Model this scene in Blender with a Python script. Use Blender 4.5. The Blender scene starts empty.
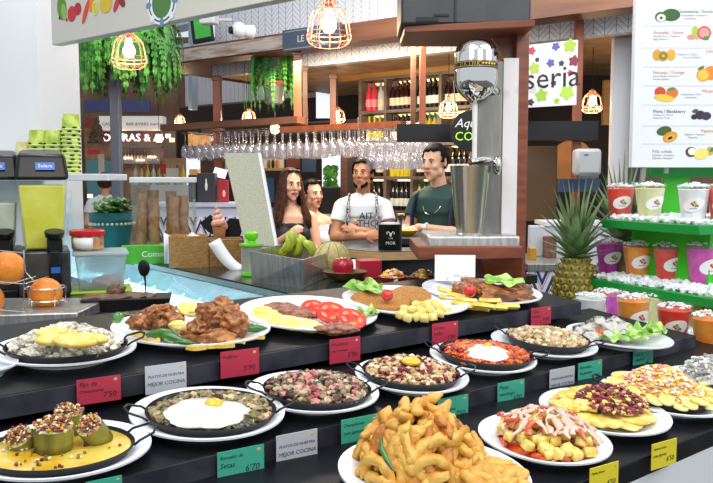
import bpy, bmesh, math, random
from math import sin, cos, pi, atan, atan2, sqrt, radians
from mathutils import Vector, Matrix, noise
V = Vector
sc = bpy.context.scene
COL = sc.collection
random.seed(7)
rnd = random.uniform

# ------------------------------------------------------------------ camera
EYE, FPX = 1.55, 750.0
PITCH = atan(61.5 / FPX)
cam = bpy.data.cameras.new('camera')
cam.sensor_width = 36.0
cam.lens = FPX / 713 * 36.0
cam.clip_start = 0.05
cam.clip_end = 200
camo = bpy.data.objects.new('camera', cam)
COL.objects.link(camo)
camo.location = (0, 0, EYE)
camo.rotation_euler = (pi / 2 - PITCH, 0, 0)
sc.camera = camo
O = V((0, 0, EYE))

def ray(px, py):
    u, v = (px - 356.5) / FPX, -(py - 241.5) / FPX
    return V((u, cos(PITCH) + v * sin(PITCH), -sin(PITCH) + v * cos(PITCH)))

def at(px, py, y):
    d = ray(px, py)
    return O + d * (y / d.y)

def onplane(px, py, p0, n):
    d = ray(px, py)
    return O + d * ((p0 - O).dot(n) / d.dot(n))

# ------------------------------------------------------------------ materials
def lin(h):
    h = h.lstrip('#')
    o = []
    for i in (0, 2, 4):
        c = int(h[i:i + 2], 16) / 255
        o.append(c / 12.92 if c <= 0.04045 else ((c + 0.055) / 1.055) ** 2.4)
    return (o[0], o[1], o[2], 1)

MATS = {}
def mat(name, col, rough=0.5, metal=0.0, col2=None, scale=30.0, bump=0.0, bscale=None, coat=0.0, sss=0.0,
        emit=None, estr=0.0, spec=0.5, stretch=None, lo=0.4, hi=0.6, detail=3.0):
    if name in MATS: return MATS[name]
    m = bpy.data.materials.new(name); m.use_nodes = True
    nt = m.node_tree; b = nt.nodes['Principled BSDF']
    b.inputs['Base Color'].default_value = lin(col)
    b.inputs['Roughness'].default_value = rough
    b.inputs['Metallic'].default_value = metal
    b.inputs['Specular IOR Level'].default_value = spec
    b.inputs['Coat Weight'].default_value = coat
    b.inputs['Coat Roughness'].default_value = 0.1
    if sss:
        b.inputs['Subsurface Weight'].default_value = sss
        b.inputs['Subsurface Radius'].default_value = (0.01, 0.004, 0.002)
        b.inputs['Subsurface Scale'].default_value = 1.0
    if emit:
        b.inputs['Emission Color'].default_value = lin(emit)
        b.inputs['Emission Strength'].default_value = estr
    if col2 or bump:
        tc = nt.nodes.new('ShaderNodeTexCoord')
        mp = nt.nodes.new('ShaderNodeMapping')
        if stretch: mp.inputs['Scale'].default_value = stretch
        nt.links.new(tc.outputs['Object'], mp.inputs['Vector'])
    if col2:
        n = nt.nodes.new('ShaderNodeTexNoise'); n.inputs['Scale'].default_value = scale
        n.inputs['Detail'].default_value = detail
        r = nt.nodes.new('ShaderNodeValToRGB')
        r.color_ramp.elements[0].position = lo; r.color_ramp.elements[0].color = lin(col)
        r.color_ramp.elements[1].position = hi; r.color_ramp.elements[1].color = lin(col2)
        nt.links.new(mp.outputs['Vector'], n.inputs['Vector'])
        nt.links.new(n.outputs['Fac'], r.inputs['Fac'])
        nt.links.new(r.outputs['Color'], b.inputs['Base Color'])
    if bump:
        n2 = nt.nodes.new('ShaderNodeTexNoise'); n2.inputs['Scale'].default_value = bscale or scale * 2
        n2.inputs['Detail'].default_value = 3
        bp = nt.nodes.new('ShaderNodeBump'); bp.inputs['Strength'].default_value = bump
        bp.inputs['Distance'].default_value = 0.004
        nt.links.new(mp.outputs['Vector'], n2.inputs['Vector'])
        nt.links.new(n2.outputs['Fac'], bp.inputs['Height'])
        nt.links.new(bp.outputs['Normal'], b.inputs['Normal'])
    MATS[name] = m
    return m

def thin_glass(name, tint='#ffffff', base=0.06, edge=0.5, rough=0.03, milk=0.0, milkcol='#ffffff'):
    """thin clear sheet: transparent with a Fresnel reflection, optionally a milky diffuse share"""
    if name in MATS: return MATS[name]
    m = bpy.data.materials.new(name); m.use_nodes = True
    nt = m.node_tree
    for n in list(nt.nodes):
        if n.type == 'BSDF_PRINCIPLED': nt.nodes.remove(n)
    out = nt.nodes['Material Output']
    tr = nt.nodes.new('ShaderNodeBsdfTransparent'); tr.inputs['Color'].default_value = lin(tint)
    gl = nt.nodes.new('ShaderNodeBsdfGlossy'); gl.inputs['Roughness'].default_value = rough
    lw = nt.nodes.new('ShaderNodeLayerWeight'); lw.inputs['Blend'].default_value = 0.35
    mr = nt.nodes.new('ShaderNodeMapRange')
    mr.inputs['To Min'].default_value = base; mr.inputs['To Max'].default_value = edge
    nt.links.new(lw.outputs['Facing'], mr.inputs['Value'])
    mx = nt.nodes.new('ShaderNodeMixShader')
    nt.links.new(mr.outputs['Result'], mx.inputs['Fac'])
    nt.links.new(tr.outputs[0], mx.inputs[1]); nt.links.new(gl.outputs[0], mx.inputs[2])
    last = mx
    if milk:
        df = nt.nodes.new('ShaderNodeBsdfDiffuse'); df.inputs['Color'].default_value = lin(milkcol)
        tl = nt.nodes.new('ShaderNodeBsdfTranslucent'); tl.inputs['Color'].default_value = lin(milkcol)
        m2 = nt.nodes.new('ShaderNodeMixShader'); m2.inputs['Fac'].default_value = 0.5
        nt.links.new(df.outputs[0], m2.inputs[1]); nt.links.new(tl.outputs[0], m2.inputs[2])
        m3 = nt.nodes.new('ShaderNodeMixShader'); m3.inputs['Fac'].default_value = milk
        nt.links.new(mx.outputs[0], m3.inputs[1]); nt.links.new(m2.outputs[0], m3.inputs[2])
        last = m3
    nt.links.new(last.outputs[0], out.inputs['Surface'])
    MATS[name] = m
    return m

# ------------------------------------------------------------------ mesh builder
_ico = {}
def ico(sub):
    if sub not in _ico:
        bm = bmesh.new(); bmesh.ops.create_icosphere(bm, subdivisions=sub, radius=1.0)
        _ico[sub] = ([v.co.copy() for v in bm.verts], [tuple(v.index for v in f.verts) for f in bm.faces]); bm.free()
    return _ico[sub]

def frame(d):
    """orthonormal matrix whose z is d"""
    d = V(d).normalized()
    a = V((0, 0, 1)) if abs(d.z) < 0.95 else V((1, 0, 0))
    x = a.cross(d).normalized(); y = d.cross(x)
    return Matrix((x, y, d)).transposed()

class MB:
    def __init__(s): s.v = []; s.f = []; s.m = []; s.mi = 0
    def add(s, vs, fs, M=None):
        n = len(s.v)
        if M is not None: vs = [M @ V(p) for p in vs]
        s.v.extend(V(p) for p in vs)
        for f in fs:
            s.f.append(tuple(i + n for i in f)); s.m.append(s.mi)
        return s
    def box(s, c, d, M=None):
        x, y, z = c; a, b, h = d[0] / 2, d[1] / 2, d[2] / 2
        vs = [(x + i * a, y + j * b, z + k * h) for i in (-1, 1) for j in (-1, 1) for k in (-1, 1)]
        return s.add(vs, [(0, 1, 3, 2), (4, 6, 7, 5), (0, 4, 5, 1), (2, 3, 7, 6), (0, 2, 6, 4), (1, 5, 7, 3)], M)
    def hexa(s, bot, top):
        """eight corners: bottom four and top four in the same order"""
        return s.add(list(bot) + list(top), [(3, 2, 1, 0), (4, 5, 6, 7), (0, 1, 5, 4), (1, 2, 6, 5), (2, 3, 7, 6), (3, 0, 4, 7)])
    def lathe(s, prof, seg=24, M=None, sx=1.0, sy=1.0, close=True):
        vs = []; fs = []
        for r, z in prof:
            for i in range(seg):
                a = 2 * pi * i / seg; vs.append((r * cos(a) * sx, r * sin(a) * sy, z))
        for j in range(len(prof) - 1):
            for i in range(seg):
                k = (i + 1) % seg
                fs.append((j * seg + i, j * seg + k, (j + 1) * seg + k, (j + 1) * seg + i))
        if close:
            if prof[0][0] > 1e-6: fs.append(tuple(reversed(range(seg))))
            if prof[-1][0] > 1e-6: fs.append(tuple(range((len(prof) - 1) * seg, len(prof) * seg)))
        return s.add(vs, fs, M)
    def cone(s, p0, p1, r0, r1, seg=12):
        p0, p1 = V(p0), V(p1); L = (p1 - p0).length
        M = Matrix.Translation(p0) @ frame(p1 - p0).to_4x4()
        return s.lathe([(r0, 0), (r1, L)], seg, M)
    def ball(s, c, r, sub=2, R=None, n=0.0, ns=1.5, seed=0.0, sq=None):
        vs, fs = ico(sub)
        r = (r, r, r) if isinstance(r, (int, float)) else r
        out = []
        for p in vs:
            k = 1.0
            if n: k += n * noise.noise(p * ns + V((seed, seed * 1.7, -seed)))
            q = V((p.x * r[0] * k, p.y * r[1] * k, p.z * r[2] * k))
            if R is not None: q = R @ q
            out.append(q + V(c))
        return s.add(out, fs)
    def tube(s, pts, r, seg=8, closed=False, flat=1.0, cap=True):
        pts = [V(p) for p in pts]; n = len(pts)
        rr = r if isinstance(r, (list, tuple)) else [r] * n
        vs = []; fs = []; up = None
        for i, p in enumerate(pts):
            if closed: t = pts[(i + 1) % n] - pts[i - 1]
            else: t = pts[min(i + 1, n - 1)] - pts[max(i - 1, 0)]
            t.normalize()
            if up is None:
                a = V((0, 0, 1)) if abs(t.z) < 0.9 else V((1, 0, 0))
                up = (a - t * a.dot(t)).normalized()
            else:
                up = (up - t * up.dot(t))
                up = up.normalized() if up.length > 1e-6 else V((0, 0, 1))
            w = t.cross(up)
            for k in range(seg):
                a = 2 * pi * k / seg
                vs.append(p + w * (cos(a) * rr[i]) + up * (sin(a) * rr[i] * flat))
        m = n if closed else n - 1
        for i in range(m):
            j = (i + 1) % n
            for k in range(seg):
                l = (k + 1) % seg
                fs.append((i * seg + k, i * seg + l, j * seg + l, j * seg + k))
        if not closed and cap:
            fs.append(tuple(reversed(range(seg)))); fs.append(tuple(range((n - 1) * seg, n * seg)))
        return s.add(vs, fs)
    def prism(s, poly, z0, z1, M=None):
        n = len(poly)
        vs = [(p[0], p[1], z0) for p in poly] + [(p[0], p[1], z1) for p in poly]
        fs = [tuple(reversed(range(n))), tuple(range(n, 2 * n))] + [(i, (i + 1) % n, n + (i + 1) % n, n + i) for i in range(n)]
        return s.add(vs, fs, M)
    def mesh(s, name, mats, smooth=True, ang=0.7):
        me = bpy.data.meshes.new(name)
        me.from_pydata([tuple(p) for p in s.v], [], s.f)
        for m in (mats if isinstance(mats, (list, tuple)) else [mats]): me.materials.append(m)
        me.polygons.foreach_set('material_index', s.m)
        me.update()
        bm = bmesh.new(); bm.from_mesh(me)
        bmesh.ops.recalc_face_normals(bm, faces=bm.faces)
        for f in bm.faces: f.smooth = smooth
        if smooth:
            for e in bm.edges:
                if len(e.link_faces) == 2 and e.calc_face_angle(0) > ang: e.smooth = False
        bm.to_mesh(me); bm.free()
        return me
    def build(s, name, mats, parent=None, M=None, smooth=True, ang=0.7, bevel=0.0, solid=0.0):
        o = bpy.data.objects.new(name, s.mesh(name, mats, smooth, ang))
        COL.objects.link(o)
        if parent: o.parent = parent
        if M is not None: o.matrix_local = M
        if solid:
            md = o.modifiers.new('solid', 'SOLIDIFY'); md.thickness = solid; md.offset = 0
        if bevel:
            md = o.modifiers.new('bevel', 'BEVEL'); md.width = bevel; md.segments = 2; md.limit_method = 'ANGLE'
        return o

def tag(o, label=None, cat=None, group=None, kind=None):
    if label: o['label'] = label
    if cat: o['category'] = cat
    if group: o['group'] = group
    if kind: o['kind'] = kind
    return o

def thing(name, label, cat, M=None, group=None):
    o = bpy.data.objects.new(name, None); COL.objects.link(o)
    o.empty_display_size = 0.05
    if M is not None: o.matrix_local = M if isinstance(M, Matrix) else Matrix.Translation(V(M))
    return tag(o, label, cat, group)

def clone(o, M, label=None, group=None):
    c = o.copy(); COL.objects.link(c); c.parent = None; c.matrix_local = M
    if label: c['label'] = label
    if group: c['group'] = group
    for ch in [x for x in o.children]:
        d = ch.copy(); COL.objects.link(d); d.parent = c; d.matrix_local = ch.matrix_local.copy()
        for g in [x for x in ch.children]:
            e = g.copy(); COL.objects.link(e); e.parent = d; e.matrix_local = g.matrix_local.copy()
    return c

def T(*p): return Matrix.Translation(V(p) if len(p) == 3 else V(p[0]))
def RX(a): return Matrix.Rotation(a, 4, 'X')
def RY(a): return Matrix.Rotation(a, 4, 'Y')
def RZ(a): return Matrix.Rotation(a, 4, 'Z')
def SC(x, y=None, z=None):
    y = x if y is None else y; z = x if z is None else z
    return Matrix.Diagonal((x, y, z, 1))

def seenM(px, py, y, yaw=0.0):
    """upright frame at a pixel and depth, x to the right, y away"""
    return T(at(px, py, y)) @ RZ(yaw)

def lettering(name, txt, size, m, parent, M, ext=0.0006, shear=0.0, align='CENTER', space=1.0):
    cu = bpy.data.curves.new(name, 'FONT'); cu.body = txt; cu.size = size; cu.extrude = ext
    cu.align_x = align; cu.align_y = 'CENTER'; cu.shear = shear; cu.resolution_u = 2; cu.space_character = space
    to = bpy.data.objects.new(name + '_tmp', cu); COL.objects.link(to)
    bpy.context.view_layer.update()
    dg = bpy.context.evaluated_depsgraph_get()
    me = bpy.data.meshes.new_from_object(to.evaluated_get(dg))
    bpy.data.objects.remove(to)
    me.name = name; me.materials.clear(); me.materials.append(m)
    o = bpy.data.objects.new(name, me); COL.objects.link(o)
    if parent: o.parent = parent
    o.matrix_local = M
    return o

STAND = RX(pi / 2)      # turns a flat xy drawing into an upright one facing -y

# a straight bar between two world points, given height (z) and thickness (horizontal)
def bar(mb, a, b, h, t):
    a, b = V(a), V(b); d = (b - a); d.z = 0; d.normalize(); n = V((-d.y, d.x, 0)) * (t / 2); u = V((0, 0, h / 2))
    return mb.hexa([a - n - u, b - n - u, b + n - u, a + n - u], [a - n + u, b - n + u, b + n + u, a + n + u])

class VP:
    """vertical plane seen crossing x=356 at depth y0, running along direction d"""
    def __init__(s, y0, d):
        s.p = V((0, y0, 0)); s.d = V((d[0], d[1], 0)).normalized(); s.n = V((-s.d.y, s.d.x, 0))
        if s.n.y < 0: s.n = -s.n
        if s.d.x < 0: s.d = -s.d
        s.M = Matrix((s.d, s.n, V((0, 0, 1)))).transposed().to_4x4()
    def hit(s, px, py): return onplane(px, py, s.p, s.n)
    def box(s, mb, x0, yt, yb, x1, depth, off=0.0):
        a = s.hit(x0, yt); z0 = s.hit(x0, yb).z; b = s.hit(x1, yt)
        n1 = s.n * off; n2 = s.n * (off + depth)
        pts = [V((a.x, a.y, 0)) + n1, V((b.x, b.y, 0)) + n1, V((b.x, b.y, 0)) + n2, V((a.x, a.y, 0)) + n2]
        return mb.hexa([p + V((0, 0, z0)) for p in pts], [p + V((0, 0, a.z)) for p in pts])

def pbox(mb, x0, y0, x1, y1, y, depth):
    a, b = at(x0, y0, y), at(x1, y1, y)
    return mb.box(((a.x + b.x) / 2, y + depth / 2, (a.z + b.z) / 2), (b.x - a.x, depth, a.z - b.z))

def struct(mb, name, m, bevel=0.0, smooth=False):
    o = mb.build(name, m, smooth=smooth, bevel=bevel)
    o['kind'] = 'structure'
    return o
# ------------------------------------------------------------------ the stepped food counter
DIR = V((ray(1320, 180).x, ray(1320, 180).y, 0)).normalized()      # along the counter
NB = V((-DIR.y, DIR.x, 0))                                          # away from the camera
TILT = 0.09
NT = (V((0, 0, 1)) - NB * TILT).normalized()                        # normal of the sloping steps
def tier_def(D, ypx):
    p = onplane(356, ypx, NB * D, NB)
    return dict(D=D, H=p.z, p=p)
TIER = {1: tier_def(1.173, 338), 2: tier_def(0.935, 419), 3: tier_def(0.6375, 575)}
def tierpt(k, px, py, h=0.0):
    t = TIER[k]
    return onplane(px, py, t['p'] + NT * h, NT)
def tierM(k, px, py):
    """frame on the step: x to the right as seen, y away, z up from the step"""
    p = tierpt(k, px, py)
    y = V((p.x, p.y, 0)); y = (y - NT * y.dot(NT)).normalized(); x = y.cross(NT)
    M = Matrix((x, y, NT)).transposed().to_4x4(); M.translation = p
    return M

M_black = mat('black step laminate', '#0d0e13', 0.36, col2='#17191f', scale=6, spec=0.18)
M_edgesheen = mat('black step edge with painted sheen', '#26262e', 0.45, col2='#3a3a44', scale=14, spec=.3)  # lighter lavender tones stand in for reflections on the step lips
M_plate = mat('white porcelain', '#e9ecf2', 0.12, coat=0.3)
M_iron = mat('black cast iron', '#15161a', 0.4, bump=0.15, bscale=300, spec=.3)
M_wire = mat('dark steel wire', '#2a2b2e', 0.35, metal=0.8)
M_white = mat('white painted panel', '#d6d8dc', 0.4)
M_steel = mat('brushed steel', '#c6c6c4', 0.34, metal=0.8, col2='#a9a8a4', scale=8, stretch=(9, 9, 1))
M_chrome = mat('polished chrome', '#dcdcd8', 0.07, metal=1.0)
M_wood = mat('reddish brown varnished wood', '#6a3420', 0.35, col2='#7f4329', scale=6, stretch=(1, 1, 8))

SL0, SL1 = -2.6, 3.05
LEN = {1: (-2.2, 1.66), 2: (-2.2, 1.80), 3: (-2.2, 2.2)}
def tier_slab(k, Dback, th=0.034):
    t = TIER[k]; m = MB()
    def P(s, D, dz): return DIR * s + NB * D + V((0, 0, t['H'] - (-(TILT)) * 0 + (D - t['D']) * TILT + dz))
    a, b = LEN[k]
    m.hexa([P(a, t['D'], -th), P(b, t['D'], -th), P(b, Dback, -th), P(a, Dback, -th)],
           [P(a, t['D'], 0), P(b, t['D'], 0), P(b, Dback, 0), P(a, Dback, 0)])
    return m
counter = thing('food_display_counter', 'long black stepped display counter holding the plated tapas', 'counter',
                T(TIER[3]['p']))
cinv = T(TIER[3]['p']).inverted()
def cpart(mb, name, m, **k):
    o = mb.build(name, m, counter, smooth=False, **k); o.matrix_local = cinv; return o
cpart(tier_slab(1, 1.565), 'top_step', M_black, bevel=0.003)
cpart(tier_slab(2, 1.24), 'middle_step', M_black, bevel=0.003)
cpart(tier_slab(3, 1.0), 'bottom_step', M_black, bevel=0.003)
def cbox(s0, s1, D0, D1, z0, z1):
    m = MB()
    q = [DIR * s0 + NB * D0, DIR * s1 + NB * D0, DIR * s1 + NB * D1, DIR * s0 + NB * D1]
    return m.hexa([p + V((0, 0, z0)) for p in q], [p + V((0, 0, z1)) for p in q])
b = cbox(-2.2, 2.2, 0.66, 1.54, 0.0, TIER[3]['H'] - 0.045)
cpart(b, 'base_cabinet', mat('charcoal cabinet side', '#1b1c20', 0.5))
b = cbox(-2.2, 1.66, 1.23, 1.53, TIER[3]['H'] - 0.05, TIER[1]['H'] - 0.034)
b2 = cbox(-2.2, 1.80, 0.99, 1.22, TIER[3]['H'] - 0.05, TIER[2]['H'] - 0.034)
b.add(b2.v, b2.f)
cpart(b, 'riser', M_black)
cpart(cbox(-2.2, 2.2, 0.6395, 0.6595, 0.1, TIER[3]['H'] - 0.034), 'front_panel', M_white, bevel=0.002)
# thin strip along each step edge, its paleness a painted reflection
for k in (1, 2):
    t = TIER[k]
    m = cbox(LEN[k][0], LEN[k][1], t['D'] - 0.003, t['D'] + 0.001, t['H'] - 0.034, t['H'] - 0.001)
    cpart(m, 'edge_strip', M_edgesheen)

class Dish:
    """an oval white plate on a step, optionally with an iron pan in it"""
    def __init__(s, k, cx, cy, wpx, label, asp=1.0, pan=None, dx=0, lift=0.0, group=None):
        s.k = k; s.M = tierM(k, cx, cy); s.Mi = s.M.inverted()
        s.S = s.M.translation.y / FPX; s.a = wpx * s.S / 2; s.asp = asp
        a = s.a
        m = MB()
        m.lathe([(0, 0.004), (.58 * a, 0.004), (.60 * a, 0), (.64 * a, 0), (.66 * a, .004), (.97 * a, .016), (a, .0175), (a, .0205),
                 (.975 * a, .021), (.70 * a, .0095), (.62 * a, .008), (0, .008)], 56, sy=asp)
        s.plate = m.build('plate', M_plate, None, s.M)
        tag(s.plate, label, 'plate', group or 'white serving plates on the black steps')
        s.base = 0.008
        s.pan = None
        if pan:
            px0, px1, pasp, plabel, hang = pan
            pasp *= .92
            mid = (px0 + px1) / 2
            c = s.loc(mid, cy - 11, 0.022); pa = (px1 - px0) * s.S / 2
            s.pc = V((c.x, c.y, 0)); s.pa = pa; s.pasp = pasp
            Mp = s.M @ T(s.pc.x, s.pc.y, 0.0085)
            s.pan = thing('iron_pan', plabel, 'pan', Mp, 'black iron pans on plates')
            m = MB()
            h = 0.0185
            m.lathe([(0, 0), (.82 * pa, 0), (.90 * pa, .004), (.985 * pa, h - .003), (pa, h), (.985 * pa, h + .0015), (.955 * pa, h - .002), (.90 * pa, .006), (.84 * pa, .003), (0, .003)], 56, sy=pasp)
            m.build('pan_bowl', M_iron, s.pan)
            for sg in (-1, 1):
                w = 0.022; x0 = pa * 0.96
                pts = [(x0, -w, h - .004), (x0 + .008, -w, h + .002), (x0 + .028, -w * .75, h + .008), (x0 + .034, 0, h + .010), (x0 + .028, w * .75, h + .008), (x0 + .008, w, h + .002), (x0, w, h - .004)]
                hm = MB(); hm.tube(pts, .0018, 6); R = RZ(hang + (0 if sg > 0 else pi)) if True else None
                # follow the oval edge
                ang = hang + (0 if sg > 0 else pi)
                ex = pa * cos(ang); ey = pa * pasp * sin(ang)
                rr = sqrt(ex * ex + ey * ey); a2 = atan2(ey, ex)
                o = hm.build('handle', M_wire, s.pan, RZ(a2) @ T(rr - pa, 0, 0))
            s.base = 0.0085 + 0.004
            s.fill = 0.0085 + 0.022
    def loc(s, px, py, h=0.0):
        n = V(s.M.col[2][:3]); p = onplane(px, py, s.M.translation + n * h, n)
        q = s.Mi @ p
        return q
    def at(s, px, py, h, yaw=0.0, extra=None):
        q = s.loc(px, py, h)
        M = s.M @ T(q.x, q.y, h) @ RZ(yaw)
        return M @ extra if extra is not None else M

def mound(a, b, h, n, size, mats_n, seed, cap=0.55, flat=0.75, shapes='ball', rim=0.92, jit=0.35, weights=None, pw=1.6, base=0.0, sub=1):
    """a heap of small pieces as one mesh in the dish frame, over a filled base"""
    m = MB(); R = random.Random(seed)
    # filled bed
    vs = []; fs = []; seg = 36; rings = 8
    for j in range(rings + 1):
        r = j / rings
        for i in range(seg):
            an = 2 * pi * i / seg
            z = base + (h * (1 - r ** pw)) * .82
            x, y = a * rim * r * cos(an), b * rim * r * sin(an)
            z += noise.noise(V((x * 60, y * 60, seed))) * size * .4
            vs.append((x, y, z if j < rings else base - 0.004))
    for j in range(rings):
        for i in range(seg):
            k = (i + 1) % seg
            fs.append((j * seg + i, (j + 1) * seg + i, (j + 1) * seg + k, j * seg + k))
    m.mi = 0; m.add(vs, fs)
    for q in range(n):
        r = sqrt(R.random()) * rim; an = R.uniform(0, 2 * pi)
        x, y = a * r * cos(an), b * r * sin(an)
        z = base + h * (1 - r ** pw) * .85 + R.uniform(-.2, .5) * size
        s = size * R.uniform(1 - jit, 1 + jit)
        m.mi = R.choices(range(mats_n), weights=weights)[0]
        rot = Matrix.Rotation(R.uniform(0, 6.28), 3, 'Z') @ Matrix.Rotation(R.uniform(-.6, .6), 3, 'X')
        if shapes == 'cube':
            vs = [(i * s, j * s * .8, k * s * .7) for i in (-1, 1) for j in (-1, 1) for k in (-1, 1)]
            m.add([rot @ V(p) + V((x, y, z)) for p in vs], [(0, 1, 3, 2), (4, 6, 7, 5), (0, 4, 5, 1), (2, 3, 7, 6), (0, 2, 6, 4), (1, 5, 7, 3)])
        elif shapes == 'shred':
            L = s * 3.2; bend = R.uniform(-1, 1) * s
            m.tube([rot @ V(p) + V((x, y, z)) for p in ((-L / 2, 0, 0), (-L / 6, bend, s * .2), (L / 6, bend, 0), (L / 2, 0, -s * .2))], s * .42, 5)
        elif shapes == 'flake':
            m.ball((x, y, z), (s * R.uniform(.8, 1.5), s * R.uniform(.5, 1), s * .35), 1, rot, .35, 1.5, q)
        else:
            m.ball((x, y, z), (s * R.uniform(.8, 1.3), s * R.uniform(.7, 1.1), s * flat), sub, rot, cap, 1.3, q)
    return m

def put(mb, name, mats, dish_or_M, label, cat, group=None, kind=None, **k):
    M = dish_or_M.M if isinstance(dish_or_M, Dish) else dish_or_M
    return tag(mb.build(name, mats, None, M, **k), label, cat, group, kind)
# ------------------------------------------------------------------ food materials
F_cream = mat('creamy white dressing', '#e6e2d6', 0.4, col2='#c9c2b2', scale=90, bump=.3, bscale=200)
F_rice = mat('pale mushroom dice', '#cfc8b8', 0.5, col2='#a39a88', scale=120)
F_grey = mat('grey mushroom skin', '#7d786e', 0.45, col2='#b3ac9d', scale=90)
F_potato = mat('boiled potato', '#e9cf62', 0.42, col2='#f3e29a', scale=60, bump=.15, sss=.1)
F_potpale = mat('pale potato', '#f0dc86', 0.42, col2='#e3c050', scale=70, sss=.1)
F_chicken = mat('brown fried chicken', '#7a3f18', 0.38, col2='#b87636', scale=70, bump=.7, bscale=170, coat=.25)
F_golden = mat('golden roast chicken', '#a3601a', 0.3, col2='#5e2f0e', scale=50, bump=.5, bscale=150, coat=.4)
F_pepper = mat('green padron pepper', '#3c7a22', 0.22, col2='#2a5c18', scale=40, coat=.5)
F_stem = mat('pale green stem', '#6f9a3d', 0.5)
F_tomskin = mat('red tomato skin', '#c81d16', 0.18, coat=.5)
F_tomflesh = mat('tomato flesh', '#c92a1a', 0.25, col2='#dd4c36', scale=60, coat=.3)
F_tomseed = mat('tomato seed jelly', '#e08a60', 0.2, coat=.4)
F_lettuce = mat('fresh lettuce', '#6fa82e', 0.4, col2='#bcd97e', scale=35)
F_lettuce2 = mat('pale lettuce rib', '#d7e6a8', 0.4)
F_bread = mat('breadcrumb crust', '#bb8138', 0.6, col2='#a56c2a', scale=200, bump=.5, bscale=500)
F_sausage = mat('browned minced meat', '#7c4a38', 0.5, col2='#a87460', scale=90, bump=.5, bscale=200)
F_eggw = mat('fried egg white', '#f4f2ea', 0.2, coat=.3, sss=.1)
F_yolk = mat('egg yolk', '#f0b81e', 0.15, coat=.5)
F_ham = mat('cured ham bits', '#5e1c26', 0.4, col2='#8a343c', scale=80)
F_hampink = mat('pink cooked ham', '#d99a9a', 0.45, col2='#c77a80', scale=80)
F_bacon = mat('bacon dice', '#a3444a', 0.4, col2='#c98078', scale=90, coat=.2)
F_mush = mat('sauteed mushroom', '#9c8468', 0.4, col2='#6d573e', scale=60, coat=.2)
F_mushlight = mat('pale mushroom slice', '#cdb79a', 0.4, col2='#a68c6b', scale=70, coat=.2)
F_green = mat('olive green sauteed vegetable', '#5d5a2c', 0.4, col2='#8a7f48', scale=60, coat=.3)
F_darkgreen = mat('dark sauteed vegetable', '#33331c', 0.4, coat=.3)
F_bean = mat('buttery bean', '#d3b98c', 0.35, col2='#b3925e', scale=50, coat=.2)
F_oil = mat('dark cooking juice', '#4a3820', 0.25, coat=.4)
F_redsauce = mat('red tomato sauce', '#b5300f', 0.22, col2='#cf5a1c', scale=60, coat=.5)
F_orangebit = mat('orange pepper dice', '#d86a22', 0.3, coat=.3)
F_yellowsauce = mat('yellow mustard sauce', '#cda21c', 0.25, col2='#dcc258', scale=30, coat=.4)
F_zuc = mat('pale green courgette skin', '#6b6d2c', 0.35, col2='#8f8a3c', scale=40, stretch=(1, 1, .2), coat=.2)
F_zucin = mat('courgette flesh', '#c2bf8a', 0.4)
F_calamari = mat('golden squid batter', '#c98c2c', 0.42, col2='#deb050', scale=38, bump=.45, bscale=180, coat=.12)
F_calabrown = mat('darker browned batter', '#a8621f', 0.45, col2='#c98436', scale=60, bump=.5, bscale=180)
F_fry = mat('yellow potato chip', '#e2b93c', 0.38, col2='#efd06a', scale=50, coat=.1)
F_pinksauce = mat('pink cocktail sauce', '#e8b9a6', 0.25, coat=.4)
F_cheddar = mat('orange cheese bits', '#e39b32', 0.4, col2='#eeb75a', scale=80)
F_cheesew = mat('white cheese bits', '#ece2c4', 0.4)
F_gula = mat('silver grey surimi elver', '#b9b7b3', 0.35, col2='#8b8986', scale=30, coat=.2)
F_bluecheese = mat('grey white roquefort sauce', '#c6c3bb', 0.3, col2='#e4e1da', scale=50, coat=.3)

R = random.Random(3)
def lump_mesh(name, m, r, sub=3, n=.45, ns=1.6, seed=0):
    b = MB(); b.ball((0, 0, 0), r, 4, None, n * .75, ns, seed)
    q = min(r); b.v = [p + p.normalized() * (noise.noise(p * (2.6 / q) + V((seed, 0, 0))) * q * n * .22) for p in b.v]; return b.mesh(name, m, ang=2)
def mobj(name, me, M, label, cat, group):
    o = bpy.data.objects.new(name, me); COL.objects.link(o); o.matrix_local = M
    return tag(o, label, cat, group)

# shared shapes -------------------------------------------------------
def slab_mesh(name, m, a, b, h, seed):
    """rounded flat slice with slightly wavy rim"""
    mb = MB(); prof = [(0, 0), (.9, 0), (1, .3), (1, .7), (.92, 1), (0, 1)]; seg = 28; vs = []; fs = []
    for r, z in prof:
        for i in range(seg):
            an = 2 * pi * i / seg; k = 1 + .08 * noise.noise(V((cos(an) * 1.3, sin(an) * 1.3, seed)))
            vs.append((a * r * k * cos(an), b * r * k * sin(an), h * z + .06 * h * sin(2 * an + seed)))
    for j in range(len(prof) - 1):
        for i in range(seg):
            k = (i + 1) % seg; fs.append((j * seg + i, j * seg + k, (j + 1) * seg + k, (j + 1) * seg + i))
    mb.add(vs, fs); return mb.mesh(name, m, ang=1.4)

def tomato_slice(M, r, label, group, seed=0):
    t = thing('tomato_slice', label, 'tomato slice', M, group)
    h = .007
    m = MB(); m.lathe([(.90 * r, 0), (r * .985, h * .2), (r, h * .5), (r * .985, h * .85), (.93 * r, h), (.90 * r, h * .9)], 36)
    m.f.append(tuple(reversed(range(36)))); m.m.append(0)
    m.build('skin', F_tomskin, t)
    m = MB(); m.lathe([(0, h * .1), (.93 * r, h * .1), (.93 * r, h * .92), (0, h * .92)], 36); m.build('flesh', F_tomflesh, t)
    m = MB()
    for i in range(5):
        an = 2 * pi * i / 5 + seed
        m.ball((.55 * r * cos(an), .55 * r * sin(an), h * .9), (.26 * r, .15 * r, h * .22), 2, Matrix.Rotation(an + pi / 2, 3, 'Z'))
    m.build('seed_pocket', F_tomseed, t)
    return t

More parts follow.
